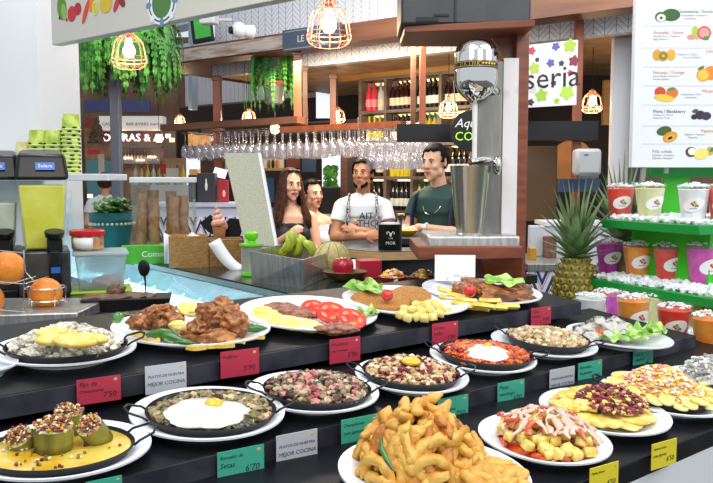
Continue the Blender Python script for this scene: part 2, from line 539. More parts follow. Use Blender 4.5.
def cherry(M, r, label, group='cherry tomatoes on the plates'):
    t = thing('cherry_tomato', label, 'cherry tomato', M, group)
    m = MB(); m.ball((0, 0, r * .95), (r, r, r * .95), 3); m.build('skin', F_tomskin, t)
    m = MB()
    for i in range(5):
        an = i * 2 * pi / 5
        m.tube([(0, 0, r * 1.86), (r * .3 * cos(an), r * .3 * sin(an), r * 1.86), (r * .45 * cos(an), r * .45 * sin(an), r * 1.78)], [.0012, .001, .0004], 5)
    m.build('calyx', F_pepper, t)
    return t

def lettuce(M, a, b, label, seed, h=.010, group='lettuce leaves on the plates', curl=1.0):
    t = thing('lettuce_leaf', label, 'lettuce leaf', M, group)
    mb = MB(); nu, nv = 26, 12; vs = []; fs = []
    for i in range(nu):
        for j in range(nv):
            u, v = i / (nu - 1) * 2 - 1, j / (nv - 1) * 2 - 1
            w = sqrt(max(0.02, 1 - u * u * .92))
            x = a * u; y = b * v * w
            z = h * (.25 + .7 * curl * (abs(v) ** 1.6) * (.5 + .5 * sin(u * 6 + seed + v * 2)) + .35 * sin(u * 5 + seed * 2) * .4 + .3 * noise.noise(V((u * 3, v * 3, seed))) + .35)
            vs.append((x + .1 * b * sin(v * 6 + seed), y + .03 * b * sin(u * 8 + seed), z))
    for i in range(nu - 1):
        for j in range(nv - 1):
            fs.append((i * nv + j, (i + 1) * nv + j, (i + 1) * nv + j + 1, i * nv + j + 1))
    mb.add(vs, fs); mb.build('leaf_blade', F_lettuce, t, solid=.0008)
    m = MB(); m.tube([(-a * .9, 0, h * .45), (-a * .3, .0, h * .5), (a * .4, 0, h * .55), (a * .85, 0, h * .55)], [.0035, .003, .002, .001], 6)
    m.build('rib', F_lettuce2, t)
    return t

def padron(M, L, label, group='green peppers around the fried chicken', seed=0):
    t = thing('green_pepper', label, 'pepper', M, group)
    m = MB(); pts = []; rr = []
    for i in range(9):
        u = i / 8; pts.append((L * (u - .5), .010 * sin(u * 3 + seed), .008 + .004 * sin(u * 4)))
        rr.append(L * .17 * (sin(min(1, u * 1.9 + .25) * pi / 2)) * (1 - max(0, u - .55) * 1.35))
    m.tube(pts, rr, 12, flat=.8); m.ball(pts[0], (rr[0] * .7, rr[0], rr[0] * .8), 2); m.build('pod', F_pepper, t)
    m = MB(); m.tube([pts[0], (pts[0][0] - .008, pts[0][1], pts[0][2] + .002), (pts[0][0] - .016, pts[0][1] + .004, pts[0][2] + .006)], [.0025, .0018, .002], 6)
    m.build('stem', F_stem, t)
    return t

def cube_mesh(name, m, s, seed):
    bm = bmesh.new(); bmesh.ops.create_cube(bm, size=1)
    r = random.Random(seed)
    for v in bm.verts: v.co = V((v.co.x * s * r.uniform(.85, 1.25), v.co.y * s * r.uniform(.75, 1.1), v.co.z * s * r.uniform(.7, 1)))
    bmesh.ops.bevel(bm, geom=list(bm.edges), offset=s * .10, segments=1, affect='EDGES')
    for f in bm.faces: f.smooth = True
    me = bpy.data.meshes.new(name); bm.to_mesh(me); bm.free(); me.materials.append(m); return me

def fry_mesh(name, m, L, w, seed):
    b = MB(); r = random.Random(seed); n = 7; pts = []
    k = r.uniform(-.12, .12)
    for i in range(n):
        u = i / (n - 1) - .5; pts.append((L * u, L * k * (4 * u * u - .5), 0))
    b.tube(pts, [w * .55 * (1 - .15 * r.random()) for _ in pts], 4); 
    o = b.mesh(name, m, ang=.9); return o

def squid_mesh(name, m, L, r, seed, bend=1.0):
    b = MB(); q = random.Random(seed); n = 16; pts = []; rr = []
    a0 = q.uniform(0, 6); bx = q.uniform(.3, 1.1) * bend
    for i in range(n):
        u = i / (n - 1) - .5
        an = u * 2.4 * bx
        pts.append((sin(an) / (2.4 * bx) * L, (1 - cos(an)) / (2.4 * bx) * L - L * .1 + .04 * L * sin(u * 9 + a0), .12 * L * sin(u * 5 + a0) * .5))
        rr.append(r * (1 + .28 * sin(u * 17 + a0) * q.random() + .2 * q.uniform(-1, 1)) * (1 if 1 < i < n - 2 else (.75 if 0 < i < n - 1 else .35)))
    b.tube(pts, rr, 10, flat=.8)
    b.v = [p + V((1, 1, 1)) * (noise.noise(p * 90 + V((seed, 0, 0))) * r * .35) for p in b.v]
    return b.mesh(name, m, ang=1.5)

def ring_mesh(name, m, Rr, r, seed):
    b = MB(); n = 26; pts = [(Rr * cos(2 * pi * i / n) * 1.15, Rr * sin(2 * pi * i / n) * .85, .15 * Rr * sin(4 * pi * i / n + seed)) for i in range(n)]
    b.tube(pts, [r * (1 + .25 * noise.noise(V((p[0] * 60, p[1] * 60, seed)))) for p in pts], 10, closed=True)
    b.v = [p + V((1, 1, 1)) * (noise.noise(p * 90 + V((seed, 0, 0))) * r * .3) for p in b.v]
    return b.mesh(name, m, ang=1.5)

# ================================================================== TOP STEP
A0 = Dish(1, -24, 376, 80, 'white plate cut off by the left edge of the photo on the top step', .75)
A1 = Dish(1, 66, 358, 138, 'white plate under the pan of creamy mushrooms at far left', .85,
          pan=(8, 126, .85, 'black oval pan of creamy white mushrooms and potato wedges', .1))
mm = mound(A1.pa, A1.pa * A1.pasp, .046, 620, .0056, 4, 1, base=.0115, weights=[5, 3, 1, 2], rim=.90, pw=1.5)
put(mm, 'creamy_mushrooms', [F_cream, F_rice, F_grey, F_cream], A1.M @ T(A1.pc.x, A1.pc.y, .009), 'heap of diced mushrooms in white cream in the far left pan', 'mushrooms', kind='stuff')
for i, (x, y, w, yaw) in enumerate([(58, 343, 44, .45), (76, 346, 42, -.3), (52, 338, 30, .1), (92, 344, 34, -.45)]):
    L = w * A1.S
    me = slab_mesh('potato_wedge', F_potpale, L / 2, L * .2, .009, i)
    mobj('potato_wedge', me, A1.at(x, y - 3, .050 + .003 * (i % 3), yaw, RX(.45)), ['long yellow potato wedge left of centre on the creamy mushrooms', 'long yellow potato wedge right of centre on the creamy mushrooms', 'short potato wedge at the back left of the creamy mushrooms', 'potato wedge at the right end of the creamy mushrooms'][i], 'potato', 'potato wedges on the creamy mushrooms')

A2 = Dish(1, 192, 336, 158, 'white plate of fried chicken pieces and green peppers', .84)
wl = [(150, 322, 25, 17, 0.2, 0), (172, 321, 26, 18, .9, 1), (137, 322, 15, 13, 0, 2), (184, 334, 44, 16, .1, 0), (211, 337, 40, 15, -.2, 0),
      (216, 318, 30, 18, -.4, 1), (236, 325, 24, 20, .6, 1), (199, 326, 26, 15, 1.2, 1), (222, 305, 22, 15, -.8, 2), (165, 311, 20, 13, .4, 2), (206, 310, 18, 13, .4, 3), (233, 313, 18, 15, .1, 2), (152, 313, 16, 12, .8, 2)]
wpos = ['at the left of the plate', 'behind the front pepper', 'at the far left by the pepper', 'in the front middle', 'in the front right', 'right of the egg on top', 'at the right end', 'in the heart of the heap', 'at the very top of the heap', 'at the top left of the heap', 'beside the top piece', 'on the upper right side', 'on the upper left side']
for i, (x, y, L, W, yaw, lv) in enumerate(wl):
    s = A2.S
    me = lump_mesh('fried_chicken', F_chicken, (L * s * .56, W * s * .62, W * s * .55), 3, .75, 1.9, i * 3.3)
    h = .020 + .016 * lv
    q = A2.at(x, y, h, yaw)
    mobj('fried_chicken', me, q, 'crisp brown fried chicken piece ' + wpos[i], 'fried chicken', 'fried chicken pieces on the pepper plate')
for i, (x, y, L, yaw, lb) in enumerate([(124, 322, 26, 1.3, 'green pepper standing at the left end of the fried chicken'), (167, 342, 34, -.35, 'green pepper lying in front of the fried chicken'),
                                         (252, 333, 26, .5, 'green pepper at the right end of the fried chicken'), (186, 347, 18, .1, 'small green pepper tip at the front rim below the fried chicken')]):
    padron(A2.at(x, y, .012, yaw), L * A2.S * 1.25, lb, seed=i)
for i, (x, y, L, W, h) in enumerate([(190, 309, 24, 17, .055), (178, 326, 16, 9, .052)]):
    me = lump_mesh('potato_piece', F_potato, (L * A2.S * .5, W * A2.S * .6, .010), 3, .3, 1.5, i)
    mobj('potato_piece', me, A2.at(x, y, h, .2, RX(.5)), ['round yellow potato piece on top of the fried chicken', 'small potato piece among the fried chicken'][i], 'potato', 'potatoes with the fried chicken')
for i, (x, y, yaw) in enumerate([(150, 341, .3), (236, 342, .1), (210, 346, -.1), (256, 338, .4), (140, 335, -.5), (225, 346, .2), (196, 348, .0)]):
    me = fry_mesh('potato_chip', F_fry, 18 * A2.S, .009, i)
    mobj('potato_chip', me, A2.at(x, y, .017, yaw, RX(.7)), 'yellow potato chip peeping out under the fried chicken', 'potato chip', 'chips under the fried chicken')

A3 = Dish(1, 308, 320, 140, 'white plate of potato slices, mince and tomato slices', .98)
pl = [(268, 317, 34, .15), (283, 323, 38, -.05), (298, 326, 40, -.1), (310, 329, 30, -.1), (278, 312, 30, .3), (262, 312, 22, .6), (325, 331, 22, .2)]
pn = ['at the left rim', 'second from the left rim', 'long and in the front middle', 'at the front right', 'behind the front slices', 'at the back left', 'nearest the tomato slices']
for i, (x, y, w, yaw) in enumerate(pl):
    L = w * A3.S; me = slab_mesh('potato_slice', F_potato, L / 2, L * .27, .008, i)
    mobj('potato_slice', me, A3.at(x, y, .012 + .003 * (i % 3), yaw, RX(.25)), 'oval yellow potato slice ' + pn[i] + ' of the mince and tomato plate', 'potato slice', 'potato slices beside the tomato slices')
for i, (x, y, L, W, yaw) in enumerate([(280, 308, 30, 14, .1), (296, 313, 32, 14, -.3), (336, 329, 36, 9, .1)]):
    me = lump_mesh('minced_meat', F_sausage, (L * A3.S * .55, W * A3.S * .9, .012), 3, .4, 2.2, i * 5)
    mobj('minced_meat', me, A3.at(x, y, .020, yaw), ['strip of browned mince at the back of the potato slices', 'strip of browned mince touching the tomato slices', 'strip of browned mince under the tomato slices at the front'][i], 'minced meat', 'strips of mince with tomato')
for i, (x, y, w, h, tl) in enumerate([(313, 310, 26, .022, .55), (331, 314, 31, .030, .5), (351, 320, 30, .030, .45)]):
    tomato_slice(A3.at(x, y, h, .2 * i, RX(tl)), w * A3.S / 2, ['leftmost of the three overlapping tomato slices', 'middle one of the three overlapping tomato slices', 'rightmost of the three overlapping tomato slices'][i], 'tomato slices in a row', i)
lettuce(A3.at(368, 317, .014, .3), 12 * A3.S, 9 * A3.S, 'pale lettuce leaf at the right end of the tomato slice plate', 3, .016)

A4 = Dish(1, 405, 307, 128, 'white plate of breaded cutlets and fried potato cubes', .98)
for i, (x, y, w, b, yaw, lb) in enumerate([(380, 303, 60, .56, -.3, 'larger breaded cutlet at the left front of the plate'), (410, 298, 44, .6, -.15, 'smaller breaded cutlet behind the potato cubes')]):
    me = slab_mesh('breaded_cutlet', F_bread, w * A4.S / 2, w * A4.S / 2 * b * 1.35, .014, i + 4)
    mobj('breaded_cutlet', me, A4.at(x, y, .012 + .004 * i, yaw, RX(.22)), lb, 'breaded cutlet', 'breaded cutlets')
lettuce(A4.at(371, 291, .03, -.8, RX(.6)), 21 * A4.S, 8 * A4.S, 'upright green lettuce leaf behind the breaded cutlets', 1, .02)
lettuce(A4.at(358, 291, .02, .2, RX(.4)), 16 * A4.S, 9 * A4.S, 'flat green lettuce leaf at the left of the breaded cutlets', 2, .016)
cherry(A4.at(387, 301, .026), 6 * A4.S, 'cherry tomato between the two breaded cutlets')
cm = [cube_mesh('potato_cube', F_potato, .018, i) for i in range(4)]
k = 0
for (x, y, h) in [(401, 315, 0), (408, 318, 0), (416, 317, 0), (424, 318, 0), (432, 317, 0), (440, 314, 0), (446, 311, 0), (412, 311, 1), (421, 312, 1), (430, 311, 1), (438, 308, 1), (405, 309, 0), (426, 306, 2), (417, 306, 1), (434, 304, 1)]:
    mobj('potato_cube', cm[k % 4], A4.at(x, y - h * 1, .020 + .010 * h, R.uniform(0, 3), RX(R.uniform(-.4, .4))), 'fried yellow potato cube in front of the breaded cutlets', 'potato cube', 'potato cubes beside the breaded cutlets'); k += 1

A5 = Dish(1, 481, 297, 120, 'white plate of roast chicken and potato strips, rightmost on the top step', .95)
for i, (x, y, L, W, yaw, h, lb) in enumerate([(474, 286, 36, 16, -.2, .035, 'roast chicken piece behind the cherry tomato'), (464, 289, 26, 16, .3, .03, 'roast chicken piece at the left of the heap'), (497, 297, 34, 15, -.3, .022, 'roast chicken piece right of the cherry tomato'),
                                          (515, 291, 34, 17, .3, .030, 'large roast chicken piece at the right rim'), (523, 297, 22, 13, -.2, .02, 'small dark roast chicken piece at the right rim'), (487, 290, 26, 13, .3, .032, 'roast chicken piece in the middle of the heap')]):
    me = lump_mesh('roast_chicken', F_golden, (L * A5.S * .5, W * A5.S * .75, W * A5.S * .5), 3, .6, 1.8, i * 2.1 + 8)
    mobj('roast_chicken', me, A5.at(x, y, h, yaw), lb, 'roast chicken', 'roast chicken pieces')
fm = [fry_mesh('potato_strip', F_fry, .052, .013, i + 20) for i in range(4)]
for i, (x, y, yaw, h) in enumerate([(447, 293, -.5, 0), (457, 296, -.35, 1), (450, 298, -.2, 0), (466, 300, -.3, 1), (474, 304, -.15, 0), (484, 306, -.1, 1), (496, 307, -.05, 0), (508, 306, .1, 0), (462, 304, -.3, 0), (478, 308, .0, 0), (490, 301, .3, 1), (444, 290, -.8, 1)]):
    mobj('potato_strip', fm[i % 4], A5.at(x, y, .016 + .008 * h, yaw), 'yellow fried potato strip in front of the roast chicken', 'potato strip', 'potato strips with the roast chicken')
cherry(A5.at(469, 297, .028), 6.5 * A5.S, 'shiny cherry tomato in front of the roast chicken')
lettuce(A5.at(504, 285, .045, .1, RX(.3)), 19 * A5.S, 10 * A5.S, 'light green lettuce leaf behind the roast chicken', 5, .016)

# ================================================================== MIDDLE STEP
B0 = Dish(2, 62, 461, 178, 'white plate under the pan of stuffed courgettes, lower left', .80,
          pan=(-14, 133, .82, 'black oval pan of stuffed courgettes in yellow sauce', .15))
M0 = B0.M @ T(B0.pc.x, B0.pc.y, .009)
mm = MB(); mm.lathe([(0, .0145), (.6, .015), (.93, .0155), (.945, .0145), (.90, .008), (0, .008)], 48, SC(B0.pa, B0.pa * B0.pasp, 1))
put(mm, 'yellow_sauce', F_yellowsauce, M0, 'pool of glossy yellow sauce around the stuffed courgettes', 'sauce', kind='stuff')
def courgette(x, y, w, hgt, lean, lb, seed, h0=.021):
    M = B0.at(x, y, h0, 0, RX(lean[0]) @ RY(lean[1]))
    t = thing('stuffed_courgette', lb, 'stuffed courgette', M, 'stuffed courgettes')
    r = w * B0.S / 2; H = hgt * B0.S
    m = MB(); m.lathe([(r * .98, 0), (r * 1.0, H * .5), (r * .97, H), (r * .70, H), (r * .62, H * .8), (0, H * .78)], 28); m.f.append(tuple(reversed(range(28)))); m.m.append(0)
    m.build('skin_cup', F_zuc, t)
    m = MB(); m.lathe([(r * .70, H * .8), (r * .965, H * .97), (r * .95, H * 1.02), (r * .70, H * 1.03), (r * .64, H * .9)], 28, close=False); m.build('flesh_ring', F_zucin, t)
    rr = random.Random(seed); m = MB()
    for q in range(130):
        a = rr.uniform(0, 6.28); d = sqrt(rr.random()) * r * .98; m.mi = rr.choices([0, 1, 2, 3], [4, 4, 2, 3])[0]
        m.ball((d * cos(a), d * sin(a), H * 1.02 + (1 - (d / r) ** 2) * r * .34 + rr.uniform(-.003, .004)), (r * rr.uniform(.07, .15), r * rr.uniform(.05, .12), r * rr.uniform(.05, .09)), 1, Matrix.Rotation(rr.uniform(0, 3), 3, 'Z'), .6, 1.4, q)
    o = m.build('stuffing', [F_yellowsauce, F_ham, F_cheesew, F_bacon], t); o['kind'] = 'stuff'
    return t
courgette(54, 450, 38, 26, (.05, .0), 'broad stuffed courgette heaped with bits in the front middle', 1)
courgette(25, 446, 27, 17, (.5, -.35), 'small stuffed courgette at the left end of the yellow sauce', 2)
courgette(66, 435, 30, 26, (.0, .1), 'stuffed courgette at the back behind the broad one', 3)
courgette(101, 441, 27, 28, (.45, -.45), 'leaning hollow courgette at the right of the yellow sauce', 4)
rr = random.Random(5); mm = MB()
for q in range(70):
    a = rr.uniform(0, 6.28); d = sqrt(rr.random()) * .85; mm.mi = rr.choices([0, 1, 2], [3, 3, 2])[0]
    if sin(a) > .3: continue
    mm.ball((d * B0.pa * cos(a), d * B0.pa * B0.pasp * sin(a), .017), rr.uniform(.0015, .003), 1, None, .4, 1.3, q)
put(mm, 'ham_bits', [F_ham, F_cheesew, F_mush], M0, 'loose ham and cheese bits floating in the yellow sauce', 'ham bits', kind='stuff')

B1 = Dish(2, 208, 423, 156, 'white plate under the pan topped with a fried egg', .92,
          pan=(146, 277, .95, 'black round pan of green vegetables under a fried egg', .12))
mm = mound(B1.pa, B1.pa * B1.pasp, .014, 430, .0068, 4, 4, base=.0115, weights=[4, 3, 2, 1.5], rim=.90)
put(mm, 'sauteed_vegetables', [F_green, F_mush, F_darkgreen, F_bean], B1.M @ T(B1.pc.x, B1.pc.y, .009), 'dark olive sauteed mushrooms and vegetables under the fried egg', 'vegetables', kind='stuff')
def fried_egg(M, a, b, yolk, label, seed, wm=None):
    t = thing('fried_egg', label, 'fried egg', M, 'fried eggs on pans')
    m = MB(); seg = 48; vs = []; fs = []
    prof = [(0, .006), (.35, .0062), (.7, .0045), (.9, .003), (1, 0), (.97, -.003), (.5, -.003), (0, -.003)]
    for r, z in prof:
        for i in range(seg):
            an = 2 * pi * i / seg; k = 1 + .16 * noise.noise(V((cos(an) * 1.8, sin(an) * 1.8, seed))) + .05 * noise.noise(V((cos(an) * 6, sin(an) * 6, seed)))
            vs.append((a * r * k * cos(an), b * r * k * sin(an), z - .006 * r * r + .002 * noise.noise(V((r * cos(an) * 4, r * sin(an) * 4, seed)))))
    for j in range(len(prof) - 1):
        for i in range(seg):
            k = (i + 1) % seg; fs.append((j * seg + i, j * seg + k, (j + 1) * seg + k, (j + 1) * seg + i))
    m.add(vs, fs); m.build('egg_white', wm or F_eggw, t, ang=1.5)
    m = MB(); m.ball((yolk[0], yolk[1], .005), (yolk[2], yolk[3], .008), 3); m.build('yolk', F_yolk, t)
    return t
fried_egg(B1.at(207, 409, .037, 0), 41 * B1.S, 37 * B1.S, (.010, .008, 9.5 * B1.S, 9 * B1.S), 'fried egg with a yolk on the green vegetables', 2)

B2 = Dish(2, 313, 401, 134, 'white plate under the pan of bacon and mushrooms', .90,
          pan=(262, 373, .95, 'black pan of diced bacon and mushrooms', .2))
mm = mound(B2.pa, B2.pa * B2.pasp, .030, 480, .0062, 4, 6, base=.0115, weights=[3, 3, 2, 2.5], rim=.90)
put(mm, 'bacon_mushrooms', [F_oil, F_bacon, F_mush, F_mushlight], B2.M @ T(B2.pc.x, B2.pc.y, .009), 'glistening heap of pink bacon dice and mushrooms', 'bacon and mushrooms', kind='stuff')
B3 = Dish(2, 411, 384, 116, 'white plate under the pan of beans with ham', .95,
          pan=(361, 461, 1.0, 'black round pan of pale beans with ham and egg yolk', .2))
mm = mound(B3.pa, B3.pa * B3.pasp, .030, 520, .0058, 3, 8, base=.0115, weights=[5, 2, 1], rim=.90)
put(mm, 'white_beans', [F_bean, F_ham, F_cheesew], B3.M @ T(B3.pc.x, B3.pc.y, .009), 'heap of pale beans scattered with dark ham bits', 'beans', kind='stuff')
mm = MB(); rr = random.Random(2)
for q in range(70):
    a = rr.uniform(0, 6.28); d = sqrt(rr.random()) * .55 * B3.pa; mm.mi = 0
    mm.ball((d * cos(a), d * sin(a), .039 - .012 * (d / (.55 * B3.pa)) ** 2 + rr.uniform(-.002, .003)), rr.uniform(.0025, .0045), 1, None, .4, 1.3, q)
put(mm, 'ham_bits', F_ham, B3.M @ T(B3.pc.x, B3.pc.y, .009), 'dark red ham bits sprinkled over the pale beans', 'ham bits', kind='stuff')
t = MB(); t.ball((0, 0, 0), (10 * B3.S, 10 * B3.S, .007), 3)
put(t, 'egg_yolk', F_yolk, B3.at(411, 361, .051), 'bare yellow egg yolk on top of the pale beans', 'egg yolk')

B4 = Dish(2, 482, 365, 108, 'white plate under the pan of red vegetables and cream', .95,
          pan=(438, 534, .98, 'black pan of red diced vegetables with white cream', .1))
mm = mound(B4.pa, B4.pa * B4.pasp, .018, 330, .0065, 3, 9, base=.0115, weights=[4, 3, 1], rim=.90)
put(mm, 'red_ratatouille', [F_redsauce, F_orangebit, F_ham], B4.M @ T(B4.pc.x, B4.pc.y, .009), 'red tomato and pepper dice around the white cream', 'red vegetable stew', kind='stuff')
fried_egg(B4.at(487, 350, .037, .2), 24 * B4.S, 26 * B4.S, (.004, .01, 4 * B4.S, 3 * B4.S), 'white fried egg in the middle of the red vegetables', 5)
B5 = Dish(2, 543, 350, 106, 'white plate under the pan of scrambled mushrooms, right of the cream pan', .95,
          pan=(505, 590, .98, 'black pan of scrambled beige mushrooms', -.2))
mm = mound(B5.pa, B5.pa * B5.pasp, .026, 420, .0062, 3, 10, base=.0115, weights=[4, 4, 2], rim=.90)
put(mm, 'scrambled_mushrooms', [F_bean, F_mushlight, F_cheesew], B5.M @ T(B5.pc.x, B5.pc.y, .009), 'beige scramble of mushrooms and egg in the right pan', 'mushroom scramble', kind='stuff')
m = MB(); m.tube([(-.035, 0, 0), (-.01, .003, .006), (.02, 0, .002), (.04, -.004, 0)], [.002, .004, .004, .001], 8, flat=.5)
put(m, 'green_chive', F_lettuce, B5.at(549, 330, .038, -.35), 'green herb blade on the back rim of the beige mushroom scramble', 'herb')

B6 = Dish(2, 618, 343, 104, 'white plate of mushrooms in roquefort sauce with salad, rightmost on the middle step', .85)
for i, (x, y, r, h) in enumerate([(584, 331, 11, .022), (596, 327, 12, .03), (610, 328, 12, .034), (622, 329, 12, .03), (592, 336, 9, .02), (606, 335, 9, .022), (620, 336, 9, .02), (578, 335, 7, .016), (600, 322, 8, .045), (615, 322, 8, .045)]):
    me = lump_mesh('sauced_mushroom', mat('grey roquefort mushroom', '#3a3938', .4, col2='#c0bdb4', scale=26, coat=.3, lo=.42, hi=.5), (r * B6.S, r * B6.S, r * B6.S * .7), 3, .4, 1.8, i * 2.7)
    mobj('sauced_mushroom', me, B6.at(x, y, h), 'dark mushroom coated in pale roquefort sauce behind the cherry tomato', 'mushroom', 'mushrooms in roquefort sauce')
cherry(B6.at(598, 340, .010), 6.5 * B6.S, 'cherry tomato in front of the roquefort mushrooms')
for i, (x, y, a, b, yaw) in enumerate([(612, 342, 16, 7, .0), (632, 340, 14, 8, .2), (645, 336, 15, 9, .6), (655, 335, 10, 7, .3)]):
    lettuce(B6.at(x, y, .012 + .003 * i, yaw, RX(.2)), a * B6.S, b * B6.S * 1.4, ['lettuce leaf below the roquefort mushrooms', 'lettuce leaf right of the roquefort mushrooms', 'curled lettuce leaf near the right rim of the salad plate', 'small lettuce tip on the right rim of the salad plate'][i], i + 6, .02)

# ================================================================== BOTTOM STEP
C0 = Dish(3, 433, 484, 198, 'white oval plate under the heap of fried squid', .9)
sq = [squid_mesh('fried_squid_strip', F_calamari, .092, .0095, i) for i in range(5)] + [squid_mesh('fried_squid_strip', F_calabrown, .075, .0085, 9), squid_mesh('fried_squid_strip', F_calamari, .06, .0105, 11, 1.8)]
rg = [ring_mesh('fried_squid_ring', F_calamari, .023, .0078, i) for i in range(2)]
rr = random.Random(12)
cc = C0.loc(418, 476, 0); s = C0.S; ax, ay, hh = 66 * s, 62 * s, .092
for q in range(105):
    r = sqrt(rr.random()); an = rr.uniform(0, 2 * pi)
    x, y = cc.x + ax * r * cos(an), cc.y + ay * r * sin(an)
    z = .018 + hh * (1 - r ** 1.9) * rr.uniform(.62, 1.0)
    slope = -hh * 1.9 * r ** .9 / ax
    tilt = Matrix.Rotation(-slope * .75, 4, V((-sin(an), cos(an), 0)))
    M = C0.M @ T(x, y, z) @ tilt @ RZ(rr.uniform(0, 6.28)) @ RX(rr.uniform(-.7, .7)) @ RY(rr.uniform(-.35, .35))
    if q % 7 == 3: mobj('fried_squid_ring', rg[q % 2], M, 'battered squid ring in the tall fried heap at the bottom', 'fried squid', 'fried squid rings in the heap')
    else: mobj('fried_squid_strip', sq[rr.choice([0, 1, 2, 3, 4, 0, 1, 2, 5, 6])], M, 'battered squid strip in the tall fried heap at the bottom', 'fried squid', 'fried squid strips in the heap')
for q in range(18):
    x, y = rr.uniform(474, 508), rr.uniform(466, 482)
    mobj('fried_squid_strip', sq[rr.choice([0, 1, 2, 3])], C0.at(x, y, .018 + .02 * rr.random(), rr.uniform(0, 6), RX(rr.uniform(-.5, .5))), 'battered squid strip lying low at the right rim of the squid plate', 'fried squid', 'fried squid strips at the right of the plate')
m = MB(); m.tube([(-.018, 0, -.01), (-.008, .002, .0), (.006, .0, .010), (.014, -.004, .024)], [.002, .004, .004, .001], 8, flat=.8)
put(m, 'green_pepper_strip', F_pepper, C0.at(384, 458, .08, .5 + 1.6, RZ(.3)), 'fried green pepper strip poking out left of the squid heap', 'pepper strip')

C1 = Dish(3, 543, 448, 134, 'white oval plate of potatoes in red and pink sauce', .95)
cm2 = [cube_mesh('sauced_potato', F_potpale, .016, i + 30) for i in range(4)]
c1 = C1.loc(546, 449, 0); s = C1.S
mm = mound(50 * s, 50 * s, .020, 160, .0065, 2, 21, base=.012, rim=.98, weights=[3, 2])
put(mm, 'red_sauce', [F_redsauce, F_pinksauce], C1.M @ T(c1.x, c1.y, 0), 'red spicy sauce spread under the potato chunks', 'sauce', kind='stuff')
rr = random.Random(8)
for q in range(84):
    r = sqrt(rr.random()); an = rr.uniform(0, 6.28); x, y = c1.x + 49 * s * r * cos(an), c1.y + 46 * s * r * sin(an)
    z = .022 + .030 * (1 - r ** 2) * rr.uniform(.7, 1)
    mobj('sauced_potato', cm2[q % 4], C1.M @ T(x, y, z) @ RZ(rr.uniform(0, 3)) @ RX(rr.uniform(-.6, .6)), 'potato chunk on the plate of red and pink sauce', 'potato chunk', 'potato chunks under red and pink sauce')
rr = random.Random(10)
for i in range(13):
    m = MB(); pts = []; x0 = -42 + i * 7.0; 
    for j in range(14):
        v = j / 13 * 2 - 1; w = sqrt(max(.05, 1 - (x0 / 52) ** 2))
        X = (x0 + 5 * sin(v * 7 + i * 2.1) + (10 if i % 2 else -8) * v) * s; Y = v * 36 * s * w
        r2 = sqrt((X / (47 * s)) ** 2 + (Y / (46 * s)) ** 2)
        pts.append((X, Y, .036 + .030 * max(0, 1 - r2 ** 2) + .002 * sin(j * 2.1 + i)))
    m.tube(pts, [s * 2.2 * rr.choice([.25, .6, 1.0, 1.5, 1.8]) for _ in pts], 8, flat=.6); m.mi = 0
    put(m, 'sauce_ribbon', F_pinksauce if i % 5 else F_redsauce, C1.M @ T(c1.x, c1.y, 0), ('pink' if i % 5 else 'red') + ' sauce ribbon trailed across the potato chunks', 'sauce', 'sauce ribbons on the potato chunks')

C2 = Dish(3, 603, 420, 130, 'white oval plate of potato slices under dark ham bits', .98)
c2 = C2.loc(600, 419, 0); s = C2.S; rr = random.Random(15)
ps = [slab_mesh('potato_slice', F_potato if i % 2 else F_potpale, 17 * s, 11 * s, .006, i + 50) for i in range(5)]
for q in range(52):
    r = sqrt(rr.random()) if q > 18 else .92; an = q / 19 * 6.28 if q <= 18 else rr.uniform(0, 6.28)
    x, y = c2.x + 40 * s * r * cos(an), c2.y + 40 * s * r * sin(an)
    z = .010 + .026 * (1 - r ** 2) + .002 * (q % 4) + (.0 if q <= 18 else .004)
    mobj('potato_slice', ps[q % 5], C2.M @ T(x, y, z) @ RZ(rr.uniform(0, 3)) @ RX(rr.uniform(-.15, .15)), 'thin yellow potato slice beneath the dark ham bits', 'potato slice', 'potato slices under the ham bits')
mm = MB(); rr = random.Random(16)
for q in range(700):
    r = sqrt(rr.random()); an = rr.uniform(0, 6.28); x, y = 9 * s + 36 * s * r * cos(an), 34 * s * r * sin(an) * 1.0
    mm.mi = rr.choices([0, 1, 2], [7, 2, 1.2])[0]
    rot = Matrix.Rotation(rr.uniform(0, 6), 3, 'Z') @ Matrix.Rotation(rr.uniform(-.6, .6), 3, 'X')
    e = rr.uniform(.0035, .0065)
    mm.ball((x, y, .036 + .026 * (1 - r ** 2) * rr.uniform(.5, 1.1)), (e, e * .7, e * .5), 1, rot, .5, 1.5, q)
put(mm, 'ham_bits', [F_ham, F_bacon, F_potpale], C2.M @ T(c2.x, c2.y, 0), 'dark red cured ham bits heaped on the potato slices', 'ham bits', kind='stuff')
for i, (x, y, w) in enumerate([(565, 407, 17), (585, 405, 22)]):
    me = lump_mesh('scrambled_egg', F_potpale, (w * s * .6, w * s * .5, .009), 3, .6, 2.5, i)
    mobj('scrambled_egg', me, C2.at(x, y, .034, .2), ['scrambled egg patch at the left of the ham bits', 'scrambled egg patch behind the ham bits'][i], 'scrambled egg', 'egg patches under the ham bits')

